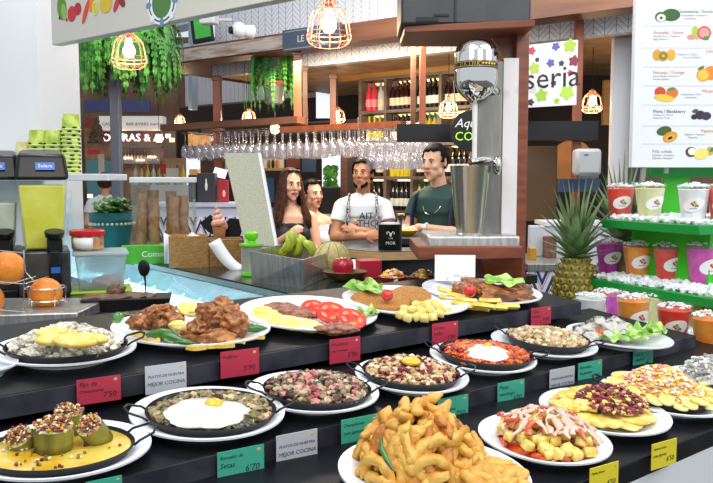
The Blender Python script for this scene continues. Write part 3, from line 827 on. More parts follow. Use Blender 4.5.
C3 = Dish(3, 664, 404, 128, 'white plate under the pan of potatoes with cheese bits', .9,
          pan=(609, 712, .95, 'black pan of potato slices under orange cheese and ham bits', .1))
s = C3.S; rr = random.Random(18)
p3 = [slab_mesh('potato_slice', F_potato, 10 * s, 7.5 * s, .006, i + 70) for i in range(3)]
for q in range(26):
    an = q / 26 * 6.28
    r = .88
    mobj('potato_slice', p3[q % 3], C3.M @ T(C3.pc.x + C3.pa * r * cos(an), C3.pc.y + C3.pa * C3.pasp * r * sin(an), .024 + .004 * (q % 3)) @ RZ(an + .8 * (q % 2)) @ RY(.2), 'yellow potato slice at the rim of the cheese bits pan', 'potato slice', 'potato slices under the cheese bits')
mm = mound(C3.pa * .92, C3.pa * C3.pasp * .92, .062, 1150, .0050, 4, 30, base=.013, shapes='flake', weights=[1, 3, 2.6, 2], rim=.98)
put(mm, 'cheese_bits', [F_potpale, F_cheesew, F_cheddar, F_hampink], C3.M @ T(C3.pc.x, C3.pc.y, .009), 'heap of orange and white cheese with pink ham bits', 'cheese bits', kind='stuff')
C4 = Dish(3, 714, 388, 92, 'white plate of grey shredded surimi at the right edge', .9)
s = C4.S
c4 = C4.loc(712, 386, 0)
for q in range(10):
    an = q / 10 * 6.28
    mobj('potato_slice', p3[q % 3], C4.M @ T(c4.x + 22 * s * cos(an), c4.y + 22 * s * sin(an), .016 + .002 * (q % 3)) @ RZ(an) @ RY(.2), 'yellow potato slice beneath the grey shredded surimi', 'potato slice', 'potato slices under the grey surimi')
mm = mound(30 * s, 30 * s, .045, 300, .0060, 2, 31, base=.020, shapes='shred', rim=.98)
put(mm, 'shredded_surimi', [F_gula, mat('pale surimi', '#e2e0dc', .35)], C4.M @ T(c4.x, c4.y, .004), 'tangled heap of silver grey surimi shreds', 'surimi shreds', kind='stuff')

# ------------------------------------------------------------------ price tags
M_pen = mat('black marker ink', '#191a22', .6)
TAGM = {'red': mat('crimson price card', '#b93049', .45), 'teal': mat('sea green price card', '#3fa98d', .45), 'grey': mat('pale grey card', '#b9bdc4', .45), 'yellow': mat('lemon yellow price card', '#dccb2a', .45)}
M_sticker = mat('gold sticker', '#cbb36a', .4)
def price_tag(k, px, py, w, h, col, lines, price, label):
    t = TIER[k]
    c = onplane(px, py, NB * (t['D'] - .014), NB)
    yaw = atan2(DIR.y, DIR.x) - .12
    M = T(c) @ RZ(yaw)
    ax = V((cos(yaw), sin(yaw), 0))
    # width in metres so that the card spans w pixels
    u = lambda q: q.x / q.y * FPX
    W = w / abs(u(c + ax * .01) - u(c - ax * .01)) * .02
    Hh = h * c.y / FPX
    r = thing('price_tag', label, 'price tag', M, 'price cards along the step edges')
    m = MB(); m.box((0, 0, 0), (W, .0014, Hh)); m.build('card', TAGM[col], r, smooth=False)
    m = MB(); m.ball((W * .38, -.0008, Hh * .36), (W * .05, .0006, W * .04), 1); m.build('gold_sticker', M_sticker, r)
    m = MB(); m.box((0, .0055, -Hh * .1), (W * .22, .010, Hh * .3)); m.build('clip', M_wire, r, smooth=False)
    fit = lambda tx, hh, ww: min(hh, ww / (.56 * len(tx)))
    for i, tx in enumerate(lines):
        lettering('handwriting', tx, fit(tx, Hh * .25, W * (.62 if price else .86)), M_pen, r, T((-W * .45 if price else 0), -.0008, Hh * (.28 - i * .27 if price else .10 - i * .27)) @ STAND, .0002, .2, 'LEFT' if price else 'CENTER')
    if price:
        lettering('price', price, fit(price, Hh * .48, W * .42), M_pen, r, T(W * .24, -.0008, -Hh * .22) @ STAND, .0002, .1)
    return r
NW = ['PLATOS DE NUESTRA', 'MEJOR COCINA']
for a in [(1, 99, 390, 45, 26, 'red', ['Pan de', 'Champiñones'], "7'50", 'red price card marked 7\'50, leftmost on the top step'),
          (1, 240, 363, 39, 27, 'red', ['Pollfrito'], "5'90", 'red price card for Pollfrito below the fried chicken plate'),
          (1, 345, 350, 31, 25, 'red', ['Huevos', 'con tomate'], "5'90", 'red price card below the tomato slices'),
          (1, 445, 333, 26, 22, 'red', ['Lomo', 'pollo'], "5'90", 'red price card below the potato cubes'),
          (1, 541, 316, 20, 18, 'red', ['Pollo', 'asado'], "6'90", 'red price card at the right end of the top step'),
          (1, 166, 378, 42, 29, 'grey', NW, None, 'pale grey card between two red cards above the fried egg pan'),
          (2, 241, 463, 48, 31, 'teal', ['Revuelto de', 'Setas'], "6'70", 'green price card marked 6\'70 below the fried egg pan'),
          (2, 297, 447, 42, 31, 'grey', NW, None, 'pale grey card left of the bacon pan price'),
          (2, 360, 431, 38, 30, 'teal', ['Champiñones', 'con jamon'], "7'50", 'green price card behind the squid heap, below the bacon pan'),
          (2, 453, 409, 31, 26, 'teal', ['Habas', 'con jamon'], "7'50", 'green price card below the bean pan'),
          (2, 511, 393, 27, 25, 'teal', ['Pisto', 'manchego'], "6'00", 'green price card below the red vegetable pan'),
          (2, 562, 380, 25, 25, 'grey', NW, None, 'pale grey card above the ham bits plate'),
          (2, 590, 372, 24, 22, 'teal', ['Revuelto', 'de gambas'], "6'50", 'green price card beside the rightmost pale grey card'),
          (2, 643, 359, 20, 20, 'teal', ['Setas al', 'roquefort'], "6'", 'green price card at the right end of the middle step'),
          (2, 104, 490, 38, 24, 'teal', ['Calabacin'], "6'50", 'green price card cut off by the bottom edge below the courgette plate'),
          (3, 604, 478, 29, 28, 'yellow', ['Patatas bravas'], "4'50", 'yellow price card marked 4\'50 at the bottom'),
          (3, 664, 454, 25, 27, 'yellow', ['Huevos rotos', 'con jamon'], "6'50", 'yellow price card marked 6\'50 at the lower right')]:
    price_tag(*a)
# ================================================================== counters behind the food
M_dark = mat('dark laminate counter', '#25272b', 0.35)
M_darksteel = mat('worn dark steel', '#5c5d5e', 0.3, metal=.7, col2='#3f4041', scale=10)
M_woodlight = mat('pale oiled wood', '#c9a878', 0.5, col2='#b59262', scale=10, stretch=(1, 1, 10))
M_clear = thin_glass('clear acrylic', '#fbfefd', .03, .4, milk=.02)
M_glass = thin_glass('window glass', '#e8fbf6', .06, .6)
M_plastic = thin_glass('cloudy plastic', '#eaf2f4', .05, .4, rough=.2, milk=.45, milkcol='#c9d6d8')
M_blackpl = mat('black plastic', '#0b0c0e', 0.32, spec=.35)
M_red = mat('glossy red plastic', '#c4202a', 0.25)
M_lime = mat('lime green plastic', '#6fce1c', 0.3)
M_paper = mat('white paper', '#eef0f2', 0.6)
def SD(s, D, z): return DIR * s + NB * D + V((0, 0, z))
def block(mb, s0, s1, D0, D1, z0, z1):
    return mb.hexa([SD(s0, D0, z0), SD(s1, D0, z0), SD(s1, D1, z0), SD(s0, D1, z0)], [SD(s0, D0, z1), SD(s1, D0, z1), SD(s1, D1, z1), SD(s0, D1, z1)])
def whole(name, label, cat, group=None):
    return thing(name, label, cat, None, group)
t = whole('back_counter', 'dark counter behind the food display, holding the juice dispensers', 'counter')
m = MB(); block(m, -2.0, .88, 1.60, 3.0, 1.16, 1.19); m.build('worktop', M_darksteel, t, bevel=.003)
m = MB(); block(m, -1.96, .86, 1.64, 2.96, 0, 1.16); m.build('cabinet_body', M_dark, t)
t = whole('service_counter', 'dark service counter behind the plates, carrying cones and fruit', 'counter')
m = MB(); block(m, 1.19, 1.62, 1.66, 3.9, 1.19, 1.22); block(m, 1.62, 2.10, 1.66, 2.42, 1.19, 1.22); m.build('worktop', mat('green black glass worktop', '#1b2a2a', .15), t, bevel=.002)
m = MB(); block(m, 1.25, 1.60, 1.70, 3.85, 0, 1.19); block(m, 1.60, 2.06, 1.70, 2.38, 0, 1.19); m.build('cabinet_body', M_dark, t)
m = MB(); block(m, 1.186, 1.20, 1.66, 3.9, 1.197, 1.214); m.build('edge_rail', mat('pale aluminium', '#c9d4d4', .3, metal=.8), t)
# glass fronted cold display between the two
t = whole('cold_display_case', 'pale blue glass cold display case between the two counters', 'display case')
m = MB(); m.hexa([SD(.92, 1.7, 1.05), SD(1.185, 1.7, 1.19), SD(1.185, 3.7, 1.19), SD(.92, 3.7, 1.05)], [SD(.92, 1.7, 1.055), SD(1.185, 1.7, 1.195), SD(1.185, 3.7, 1.195), SD(.92, 3.7, 1.055)])
m.build('sloping_glass', thin_glass('cyan display glass', '#e4f8fc', .03, .35, milk=.24, milkcol='#d4ecf2'), t)
m = MB(); m.hexa([SD(.93, 1.7, .96), SD(1.185, 1.7, 1.10), SD(1.185, 3.7, 1.10), SD(.93, 3.7, .96)], [SD(.93, 1.7, .98), SD(1.185, 1.7, 1.12), SD(1.185, 3.7, 1.12), SD(.93, 3.7, .98)])
m.build('inner_tray', mat('pale cyan enamel', '#cfe9ef', .3, col2='#8dbccb', scale=5, stretch=(1, 6, 1)), t)
m = MB()
for q in range(14): m.tube([SD(.97, 1.85 + q * .13, 1.02), SD(1.15, 1.82 + q * .13, 1.145)], .0035, 6)
m.build('inner_rack', mat('white coated wire', '#dff1f4', .3), t)
m = MB(); block(m, .895, .92, 1.68, 3.72, .9, 1.07); m.build('front_rail', M_steel, t)

# ------------------------------------------------------------------ juice dispensers
def dispenser(px, label, juice, level, k):
    Y = 2.32; S = Y / FPX
    b = at(px, 300, Y); b.z = 1.19
    t = thing('juice_dispenser', label, 'juice dispenser', T(b) @ RZ(.40), 'juice dispensers')
    m = MB(); m.box((0, .10, .07), (.150, .24, .14)); m.build('base', M_darksteel, t, bevel=.006)
    m = MB(); m.box((0, -.04, .012), (.13, .06, .024)); m.build('drip_tray', M_blackpl, t, bevel=.003)
    def hx(x0, y0, y1, z0, x1, y2, y3, z1):
        q = MB(); q.hexa([(-x0, y0, z0), (x0, y0, z0), (x0, y1, z0), (-x0, y1, z0)], [(-x1, y2, z1), (x1, y2, z1), (x1, y3, z1), (-x1, y3, z1)]); return q
    hx(.058, 0, .18, .142, .073, -.02, .20, .385).build('juice_bowl', M_clear, t, bevel=.008)
    f = (level - .145) / .24
    hx(.054, .004, .176, .146, .054 + .015 * f, .004 - .02 * f, .176 + .02 * f, level).build('juice', juice, t, bevel=.006)
    q = MB(); q.hexa([(-.078, -.03, .360), (.078, -.03, .360), (.078, .21, .360), (-.078, .21, .360)], [(-.070, .01, .440), (.070, .01, .440), (.066, .17, .458), (-.066, .17, .458)])
    lid = q.build('lid', M_blackpl, t, bevel=.012)
    q = MB(); q.box((0, 0, 0), (.055, .002, .026)); o = q.build('brand_label', mat('blue brand label', '#1f63b5', .3), t, T(.01, -.015, .402) @ RX(-.47))
    lettering('label_lettering', 'Solera', .016, M_paper, o, T(0, -.0014, 0) @ STAND)
    q = MB(); q.box((.03, -.03, .16), (.045, .05, .045)); q.box((.03, -.035, .095), (.036, .04, .10)); q.build('tap', M_blackpl, t, bevel=.006)
    q = MB(); q.cone((.03, -.05, .185), (.03, -.055, .205), .026, .030, 20); q.build('tap_knob', M_blackpl, t, bevel=.003)
    q = MB(); q.box((.03, -.0565, .085), (.026, .002, .018)); q.build('tap_label', mat('blue brand label', '#1f63b5', .3), t)
    return t
J_yel = mat('cloudy yellow lemonade', '#d2cf3a', .35, col2='#e0dd5c', scale=12, sss=.2)
J_pale = mat('pale slush drink', '#b9bfae', .35, col2='#cfd3c6', scale=12)
dispenser(46, 'juice dispenser full of yellow lemonade', J_yel, .345, 0)
dispenser(-3, 'juice dispenser of pale drink cut off by the left edge of the photo', J_pale, .29, 1)

# wire fruit rack with oranges
t = whole('wire_fruit_rack', 'chrome wire rack holding oranges in front of the juice dispensers', 'fruit rack')
m = MB()
def pw(y, *p): return [at(a, b, y) for a, b in p]
for yy in (1.86, 2.0):
    for py in (253, 284, 312): m.tube(pw(yy, (-40, py - 6), (24, py)), .0016, 6)
for px in (-2, 24):
    for yy in (1.86, 2.0): m.tube(pw(yy, (px, 250), (px, 314)), .0016, 6)
for px in (-30, -16, -2, 10, 24):
    a = at(px, 284, 1.86); m.tube([a, a + V((0, .15, 0))], .0014, 6)
for rad, z, in ((.052, 0.045), (.048, .012)):
    c = at(46, 300, 1.97); c.z = 1.222 + z
    m.tube([c + V((rad * cos(q * pi / 14), rad * .9 * sin(q * pi / 14), 0)) for q in range(28)], .0017, 6, closed=True)
c = at(46, 300, 1.97)
for q in range(5):
    a = q * 2 * pi / 5 + .5; m.tube([V((c.x + .048 * cos(a), c.y + .044 * sin(a), 1.221)), V((c.x + .052 * cos(a), c.y + .047 * sin(a), 1.268))], .0014, 6)
m.tube([at(24, 270, 1.9), at(36, 283, 1.93)], .0016, 6)
m.build('wire_frame', M_chrome, t)
m = MB(); m.hexa([V((-1.05, 1.80, 1.19)), V((-.70, 1.86, 1.19)), V((-.70, 2.1, 1.19)), V((-1.05, 2.1, 1.19))], [V((-1.05, 1.80, 1.218)), V((-.70, 1.86, 1.218)), V((-.70, 2.1, 1.218)), V((-1.05, 2.1, 1.218))])
m.build('steel_base', M_steel, t, bevel=.003)
M_orange = mat('orange peel', '#e37d12', .35, col2='#ee9420', scale=20, bump=.5, bscale=300, coat=.2)
for (px, py, Y, r, lb) in [(46, 293, 1.97, .042, 'orange sitting in the round wire ring'), (7, 268, 1.93, .045, 'orange in the upper wire rack at the left edge'), (-14, 300, 1.93, .045, 'orange in the lower wire rack, half out of the photo')]:
    c = at(px, py, Y)
    o = thing('orange', lb, 'orange', T(c - V((0, 0, r))), 'oranges in the wire rack')
    m = MB(); m.ball((0, 0, r), (r, r, r * .97), 3); m.build('peel', M_orange, o)
    m = MB(); m.ball((0, 0, r * 1.96), (r * .1, r * .1, r * .05), 1); m.build('stem_button', F_stem, o)

# storage box with jar, lime board, brown tray
b = at(102, 300, 2.38); b.z = 1.19
t = thing('cutting_board', 'thin lime green board under the cloudy plastic box', 'board', T(b) @ RZ(.35))
m = MB(); m.box((0, .06, .004), (.19, .16, .008)); m.build('board_slab', mat('lime board', '#a3c51e', .4), t, bevel=.003)
t = thing('storage_box', 'cloudy plastic storage box beside the juice dispenser', 'box', T(b + V((0, 0, .008))) @ RZ(.35))
m = MB(); m.hexa([(-.068, 0, 0), (.068, 0, 0), (.068, .12, 0), (-.068, .12, 0)], [(-.078, -.01, .112), (.078, -.01, .112), (.078, .14, .112), (-.078, .14, .112)]); m.build('box_body', M_plastic, t, bevel=.006)
m = MB(); m.box((0, .065, .118), (.170, .162, .012)); m.build('box_lid', thin_glass('cloudy lid', '#eaf2f4', .1, .4, .2, .75, '#d9dfe0'), t, bevel=.004)
t2 = thing('red_checked_cloth', 'red and white bundle inside the cloudy plastic box', 'cloth', T(b + V((.01, .04, .011))) @ RZ(.5))
m = MB(); m.ball((0, 0, .022), (.05, .022, .020), 3, None, .3, 3, 1); m.build('bundle', mat('red checked cloth', '#d8cfd2', .6, col2='#c2586a', scale=60, lo=.48, hi=.52), t2)
jb = b + V((-.060, .055, .133))
t = thing('snack_jar', 'jar with a red lid and white label on the plastic box', 'jar', T(jb))
m = MB(); m.lathe([(.044, 0), (.05, .006), (.05, .045), (.046, .05)], 28); m.build('jar_body', mat('brown snack in jar', '#9a5a32', .3, col2='#d0a070', scale=60, coat=.4), t)
m = MB(); m.lathe([(.055, .048), (.056, .050), (.056, .062), (.052, .066), (0, .066)], 28); m.build('lid', M_red, t)
m = MB(); m.tube([(.051 * sin(a), -.051 * cos(a), .025) for a in [(-.7 + .2 * q) for q in range(7)]], .016, 4, flat=.05); 
m = MB(); n = 8; pts = [(-.75 + .2 * q) for q in range(n)]
m.add([(.0508 * sin(a), -.0508 * cos(a), z) for a in pts for z in (.008, .042)], [(2 * i, 2 * i + 2, 2 * i + 3, 2 * i + 1) for i in range(n - 1)]); m.build('paper_label', M_paper, t, solid=.0004)
tb = at(128, 312, 2.08); tb.z = 1.19
t = thing('spread_tray', 'long black tray of brown spread behind the fried chicken', 'tray', T(tb) @ RZ(.2))
m = MB(); m.hexa([(-.11, -.04, 0), (.11, -.04, 0), (.11, .05, 0), (-.11, .05, 0)], [(-.12, -.05, .035), (.12, -.05, .035), (.12, .06, .035), (-.12, .06, .035)]); m.build('tray_body', M_blackpl, t, bevel=.003)
m = MB(); m.ball((-.02, 0, .036), (.10, .045, .012), 3, None, .3, 4, 2); m.ball((-.03, .0, .05), (.025, .022, .022), 3, None, .5, 3, 5)
tag(m.build('brown_spread', mat('brown pate spread', '#7d5f4a', .6, col2='#5c4434', scale=40, bump=.5), None, T(tb) @ RZ(.2)), 'lumpy brown spread filling the long black tray', 'spread', None, 'stuff')
sp = at(146, 298, 2.1)
t = thing('serving_spoon', 'black plastic spoon standing up in the brown spread', 'spoon', T(sp.x, sp.y, 1.235))
m = MB(); m.tube([(0, 0, 0), (-.001, 0, .03), (-.003, 0, .05)], [.004, .005, .006], 8, flat=.5); m.build('handle', M_blackpl, t)
m = MB(); m.ball((-.004, 0, .068), (.017, .006, .024), 3); m.build('bowl', M_blackpl, t)

# ------------------------------------------------------------------ wall pillar, ledge and paper cups
xr = at(42, 200, 3.08).x; yr = xr / ray(83, 200).x * ray(83, 200).y
m = MB(); m.box((xr - .85, (3.08 + yr) / 2, 1.6), (1.7, yr - 3.08, 3.2)); struct(m, 'wall_left', mat('white plaster wall', '#dfe1e5', .6))
a = at(64, 173.5, 2.86)
x2 = at(108, 173, 2.87).x; m = MB(); m.box((x2 - .55, 2.99, a.z - .014), (1.1, .24, .026)); struct(m, 'trim_2', M_white, bevel=.003)
LZ = a.z
m = MB(); m.box((0, 0, 0), (.075, .002, .2)); tag(m.build('wall_paper_notice', mat('printed white notice', '#dfe4ea', .6, col2='#c8d0da', scale=20), None, T(V((xr + .0015, 3.36, at(72, 212, 3.4).z))) @ RZ(pi / 2), smooth=False), 'pale paper notice stuck on the white pillar behind the dispenser', 'notice')
M_cupg = mat('green printed paper cup', '#cfe06a', .5, col2='#9dbb3a', scale=26)
M_cupy = mat('cream printed paper cup', '#e6dfa8', .5, col2='#cdbb70', scale=26)
M_cupw = mat('white cup rim', '#dde79a', .5); M_cupk = mat('dark print', '#2a3320', .6)
def cup_mesh(mm):
    m = MB(); r0, r1, h = .030, .036, .062
    m.mi = 0; m.lathe([(r1, 0), (r0, h), (r0 - .002, h), (0, h - .004)], 20, close=False)
    m.mi = 1; m.lathe([(r1, 0), (r1 + .003, .001), (r1 + .003, .005), (r1, .006)], 20, close=False)
    m.mi = 2
    for q in range(5):
        a = q * 1.2566 + .3; m.ball((r1 * cos(a) * .985, r1 * sin(a) * .985, .0095), (.011, .004, .0042), 1, Matrix.Rotation(a + pi / 2, 3, 'Z'))
    return m.mesh('paper_cup', [mm, M_cupw, M_cupk])
cg, cy = cup_mesh(M_cupg), cup_mesh(M_cupy)
for (px, top, me, lb) in [(71, 113, cg, 'tallest stack of green paper cups on the ledge'), (54, 129, cg, 'middle stack of green paper cups on the ledge'), (38, 127, cg, 'left stack of green paper cups on the ledge'), (25, 141, cy, 'low stack of cream paper cups at the left of the ledge')]:
    Y = 2.98; c = at(px, 170, Y); zt = at(px, top, Y).z; n = int((zt - LZ - .062) / .0155) + 1
    rr = random.Random(px)
    for q in range(max(1, n)):
        o = bpy.data.objects.new('paper_cup', me); COL.objects.link(o)
        o.matrix_local = T(c.x + rr.uniform(-.0015, .0015) + q * .0004, c.y, LZ + q * .0155) @ RZ(rr.uniform(0, 6))
        tag(o, 'upturned paper cup in the ' + lb.replace(' on the ledge', '').replace(' at the left of the ledge', ''), 'cup', lb)

# ------------------------------------------------------------------ teal planter and cones
pb = at(113, 256, 3.36); pb.z = 1.22
t = thing('teal_flower_pot', 'teal flower pot with a beaded band', 'flower pot', T(pb) @ SC(1.12))
m = MB(); m.lathe([(.055, 0), (.060, 0), (.082, .13), (.088, .135), (.088, .165), (.080, .165), (.078, .14), (0, .14)], 32); m.build('pot', mat('teal glazed pot', '#1f6c6e', .35), t)
m = MB()
for q in range(30):
    a = q * 2 * pi / 30; m.ball((.085 * cos(a), .085 * sin(a), .122), .0065, 1)
m.build('bead_band', mat('cream beads', '#d9d0b0', .5), t)
m = MB(); rr = random.Random(4)
for q in range(34):
    a = rr.uniform(0, 6.28); d = rr.uniform(.01, .09); h = .175 + rr.uniform(0, .045)
    m.tube([(.3 * d * cos(a), .3 * d * sin(a), .14), (d * cos(a), d * sin(a), h)], .0012, 4)
    rot = Matrix.Rotation(rr.uniform(-.6, .6), 3, 'X') @ Matrix.Rotation(rr.uniform(-.6, .6), 3, 'Y')
    r = rr.uniform(.017, .028); vs = [(0, 0, 0)] + [(r * (1 + .15 * cos(5 * b)) * cos(b), r * (1 + .15 * cos(5 * b)) * sin(b), .004 * cos(5 * b)) for b in [k * 2 * pi / 20 for k in range(20)]]
    m.add([rot @ V(p) + V((d * cos(a), d * sin(a), h)) for p in vs], [(0, 1 + k, 1 + (k + 1) % 20) for k in range(20)])
o = m.build('geranium_leaves', mat('geranium leaf', '#3d6b2c', .5, col2='#5c8a3c', scale=30), t, solid=.0008)

cb = at(165, 262, 3.02); cb.z = 1.22
t = thing('cone_dispenser', 'clear acrylic box holding sugar cones', 'cone dispenser', T(cb) @ RZ(.28))
for nm, c, d in (('side_pane', (-.125, .07, .16), (.004, .14, .32)), ('side_pane', (.125, .07, .16), (.004, .14, .32)), ('front_pane', (0, 0, .16), (.25, .004, .32)), ('back_pane', (0, .14, .16), (.25, .004, .32))):
    m = MB(); m.box(c, d); m.build(nm, M_clear, t)
m = MB(); m.box((0, .07, .33), (.262, .155, .022)); m.build('top_frame', M_white, t, bevel=.003)
M_cone = mat('baked sugar cone', '#c08a58', .6, col2='#a06c40', scale=40, bump=.5)
for q, (x, y, h) in enumerate([(-.092, .07, .285), (-.040, .09, .29), (-.030, .035, .25), (.022, .08, .285), (.040, .035, .26), (.088, .07, .265)]):
    m = MB(); n = 6
    for k in range(n):
        z = k * (h - .11) / n * 1.12
        m.cone((x - (q % 3 - 1) * .05 * z, y, z + .004), (x - (q % 3 - 1) * .05 * (z + .12) + .004 * sin(q * 2 + k), y, z + .120), .011, .0235, 14)
    o = m.build('sugar_cone_stack', M_cone, None, T(cb) @ RZ(.28))
    tag(o, 'tall nested stack of baked sugar cones inside the acrylic box', 'sugar cones', 'sugar cone stacks in the acrylic box')
    
gb = cb + V((-.035, -.045, 0))
t = thing('green_card_box', 'low green card box in front of the sugar cones', 'card box', T(gb) @ RZ(.28))
m = MB(); m.box((-.02, 0, .036), (.20, .06, .072)); m.build('card_body', mat('apple green card', '#4fae2c', .5), t, bevel=.002)
lettering('lettering', 'Como S', .033, M_paper, t, T(.01, -.031, .038) @ STAND, .0005)
lettering('lettering', 'Bien', .034, M_paper, t, T(-.1206, .002, .038) @ RZ(-pi / 2) @ STAND, .0005)

# woven boxes, napkins, black holder, ice cream figure
M_weave = mat('woven straw box', '#b3884e', .6, col2='#94692f', scale=60, stretch=(1, 1, 5), bump=.6)
for (px, w, h, lb, dy) in [(189, .14, .115, 'woven straw box full of napkins beside the cones', 0), (226, .125, .10, 'smaller woven straw box behind the lime lidded jar', .05)]:
    c = at(px, 268, 2.82 + dy); c.z = 1.22
    t = thing('woven_box', lb, 'basket', T(c) @ RZ(.25), 'woven straw boxes')
    m = MB()
    for cc, d in (((0, 0, h / 2), (w, .006, h)), ((0, .10, h / 2), (w, .006, h)), ((-w / 2, .05, h / 2), (.006, .1, h)), ((w / 2, .05, h / 2), (.006, .1, h)), ((0, .05, .003), (w, .1, .006))): m.box(cc, d)
    m.build('woven_wall', M_weave, t, smooth=False)
    m = MB(); m.tube([(-w / 2, 0, h), (w / 2, 0, h), (w / 2, .1, h), (-w / 2, .1, h)], .005, 6, closed=True); m.build('rim', M_weave, t)
def sheet(name, pts, m_, label, cat, th=.001, group=None):
    mb = MB(); mb.add(pts, [tuple(range(len(pts)))]); return tag(mb.build(name, m_, None, smooth=False, solid=th), label, cat, group)
c = at(185, 240, 2.86)
for q, (dx, yaw, lb) in enumerate([(-.05, .3, 'leftmost of the white napkins in the woven box'), (0, -.1, 'middle white napkin in the woven box'), (.045, .2, 'rightmost white napkin in the woven box')]):
    mb = MB(); n = 8
    for i in range(n):
        for j in range(2): mb.v.append(V((-.03 + .06 * i / 7, .01 * sin(i * 1.7 + q), -.06 + j * (.09 + .03 * (i / 7 if q % 2 else 1 - i / 7)))))
    for i in range(n - 1): mb.f.append((2 * i, 2 * i + 2, 2 * i + 3, 2 * i + 1)); mb.m.append(0)
    tag(mb.build('paper_napkin', M_paper, None, T(c.x + dx, c.y + .02 * q, 1.29) @ RZ(yaw), solid=.001), lb, 'napkin', 'napkins in the woven box')
c = at(222, 245, 2.86)
t = thing('black_menu_holder', 'black folded fan shaped holder behind the woven boxes', 'holder', T(c.x, c.y + .12, 1.22))
m = MB(); m.box((0, .02, .04), (.05, .03, .10))
m.prism([(x * 1.25, z + .075) for x, z in [(-.085, .085), (-.06, .05), (-.045, .04), (-.03, .10), (-.052, .118)]], 0, .012, T(0, 0, 0) @ STAND)
m.prism([(x * 1.25, z + .06) for x, z in [(-.03, .01), (.02, .0), (.062, .11), (.005, .118), (-.02, .08)]], 0, .012, T(0, .03, 0) @ STAND)
m.box((-.0, .02, .02), (.05, .03, .04)); m.build('fan_plate', M_blackpl, t, smooth=False)
c = at(217, 240, 2.92)
t = thing('ice_cream_figure', 'pink soft ice cream cone figure behind the woven boxes', 'ice cream cone', T(c.x, c.y + .05, 1.245))
m = MB(); m.cone((0, 0, -.025), (0, 0, .12), .008, .028, 18); m.build('wafer', M_cone, t)
m = MB(); pts = []; rr_ = []
for q in range(50):
    u = q / 49; a = u * 4.2 * 2 * pi; r = .020 * (1 - u) ; pts.append((r * cos(a) - .01 * u, r * sin(a), .122 + .085 * u)); rr_.append(.013 * (1 - u) + .003)
m.tube(pts, rr_, 8); m.build('soft_ice', mat('pink soft ice', '#e79a8c', .4, col2='#efb9a6', scale=40), t)

c = at(228, 262, 2.74)
mb = MB(); n = 12
for i in range(n):
    u = i / (n - 1)
    for w_ in (-.022, .022):
        p = at(214 + 27 * u, 241 + 29 * u + 5 * sin(u * 3.1), 2.79 - .06 * u); mb.v.append(p + V((w_ * (1 - .2 * u), 0, w_ * .5)))
for i in range(n - 1): mb.f.append((2 * i, 2 * i + 2, 2 * i + 3, 2 * i + 1)); mb.m.append(0)
tag(mb.build('hanging_napkin', M_paper, None, solid=.001), 'long white napkin drooping over the front of the smaller woven box', 'napkin')

# pale panel standing on the counter, leaning
Yp = 2.80
cs = [at(224, 153, Yp + .06), at(258, 153, Yp + .04), at(275, 246, Yp - .1), at(245, 246, Yp - .08)]
t = thing('leaning_menu_panel', 'beige panel leaning above the counter left of the two women', 'panel', T(cs[3].x, cs[3].y, 1.22))
inv = T(cs[3].x, cs[3].y, 1.22).inverted()
n = (cs[1] - cs[0]).cross(cs[3] - cs[0]).normalized(); n = n if n.y > 0 else -n
low = [cs[3] + (cs[3] - cs[0]) * .30, cs[2] + (cs[2] - cs[1]) * .30]
m = MB(); q4 = [cs[0], cs[1], cs[2], cs[3]]
m.hexa([inv @ p for p in q4], [inv @ (p + n * .012) for p in q4]); m.build('board', mat('beige back of panel', '#b9b9a4', .55, col2='#a9a994', scale=200), t, smooth=False)
e = (cs[1] - cs[0]).normalized() * .010
q4 = [cs[1], cs[1] + e, cs[2] + e, cs[2]]
m = MB(); m.hexa([inv @ (p - n * .003) for p in q4], [inv @ (p + n * .015) for p in q4]); m.build('edge_strip', M_paper, t, smooth=False)
m = MB(); m.tube([inv @ (cs[3] + n * .006 + (cs[2] - cs[3]) * .5), (.06, .02, .0)], .006, 8); m.lathe([(.05, 0), (.05, .006), (0, .008)], 20, T(.06, .02, 0)); m.build('foot', M_steel, t)

jb = at(252, 276, 2.58); jb.z = 1.22
t = thing('lime_lidded_jar', 'clear jar with a lime green knob lid beside the steel tub', 'jar', T(jb))
m = MB(); m.lathe([(.034, .014), (.036, .02), (.036, .10), (.032, .104)], 28, close=False); m.build('jar_body', thin_glass('cloudy jar', '#f0f6f2', .06, .5, milk=.25), t)
m = MB(); m.lathe([(.037, 0), (.039, .003), (.037, .014), (0, .015)], 28); m.build('jar_base', M_lime, t)
m = MB(); m.lathe([(.034, .103), (.042, .105), (.042, .111), (.016, .116), (.012, .122), (.020, .128), (.024, .138), (.022, .148), (.012, .154), (0, .155)], 28); m.build('lid', M_lime, t)

# steel tub with bananas, melon, apple, basket
a, b_, c_, d_ = at(252, 284, 2.40), at(303, 294, 2.27), at(335, 282, 2.62), at(284, 272, 2.75)
for p in (a, b_, c_, d_): p.z = 1.22
base = (a + b_ + c_ + d_) / 4
t = thing('steel_tub', 'open brushed steel tub in front of the bananas', 'steel tub', T(base))
cor = [p - base for p in (a, b_, c_, d_)]
tops = [at(250, 251, 2.40) - base, at(303, 260, 2.25) - base, at(330, 252, 2.62) - base, at(282, 244, 2.76) - base]
m = MB()
def wall(i, j):
    n = (cor[j] - cor[i]).cross(V((0, 0, 1))).normalized() * .005
    m.hexa([cor[i], cor[j], cor[j] - n, cor[i] - n], [tops[i], tops[j], tops[j] - n, tops[i] - n])
for i, j in ((0, 1), (1, 2), (2, 3), (3, 0)): wall(i, j)
m.hexa([c + V((0, 0, 0)) for c in cor], [c + V((0, 0, .004)) for c in cor]); m.build('tub_wall', M_steel, t, smooth=False)
tag_p = MB(); tag_p.box((0, 0, 0), (.07, .05, .02)); tag(tag_p.build('white_cloth', M_paper, None, T(base + V((0, 0, .018))) @ RZ(.4), bevel=.008), 'crumpled white cloth inside the steel tub', 'cloth')
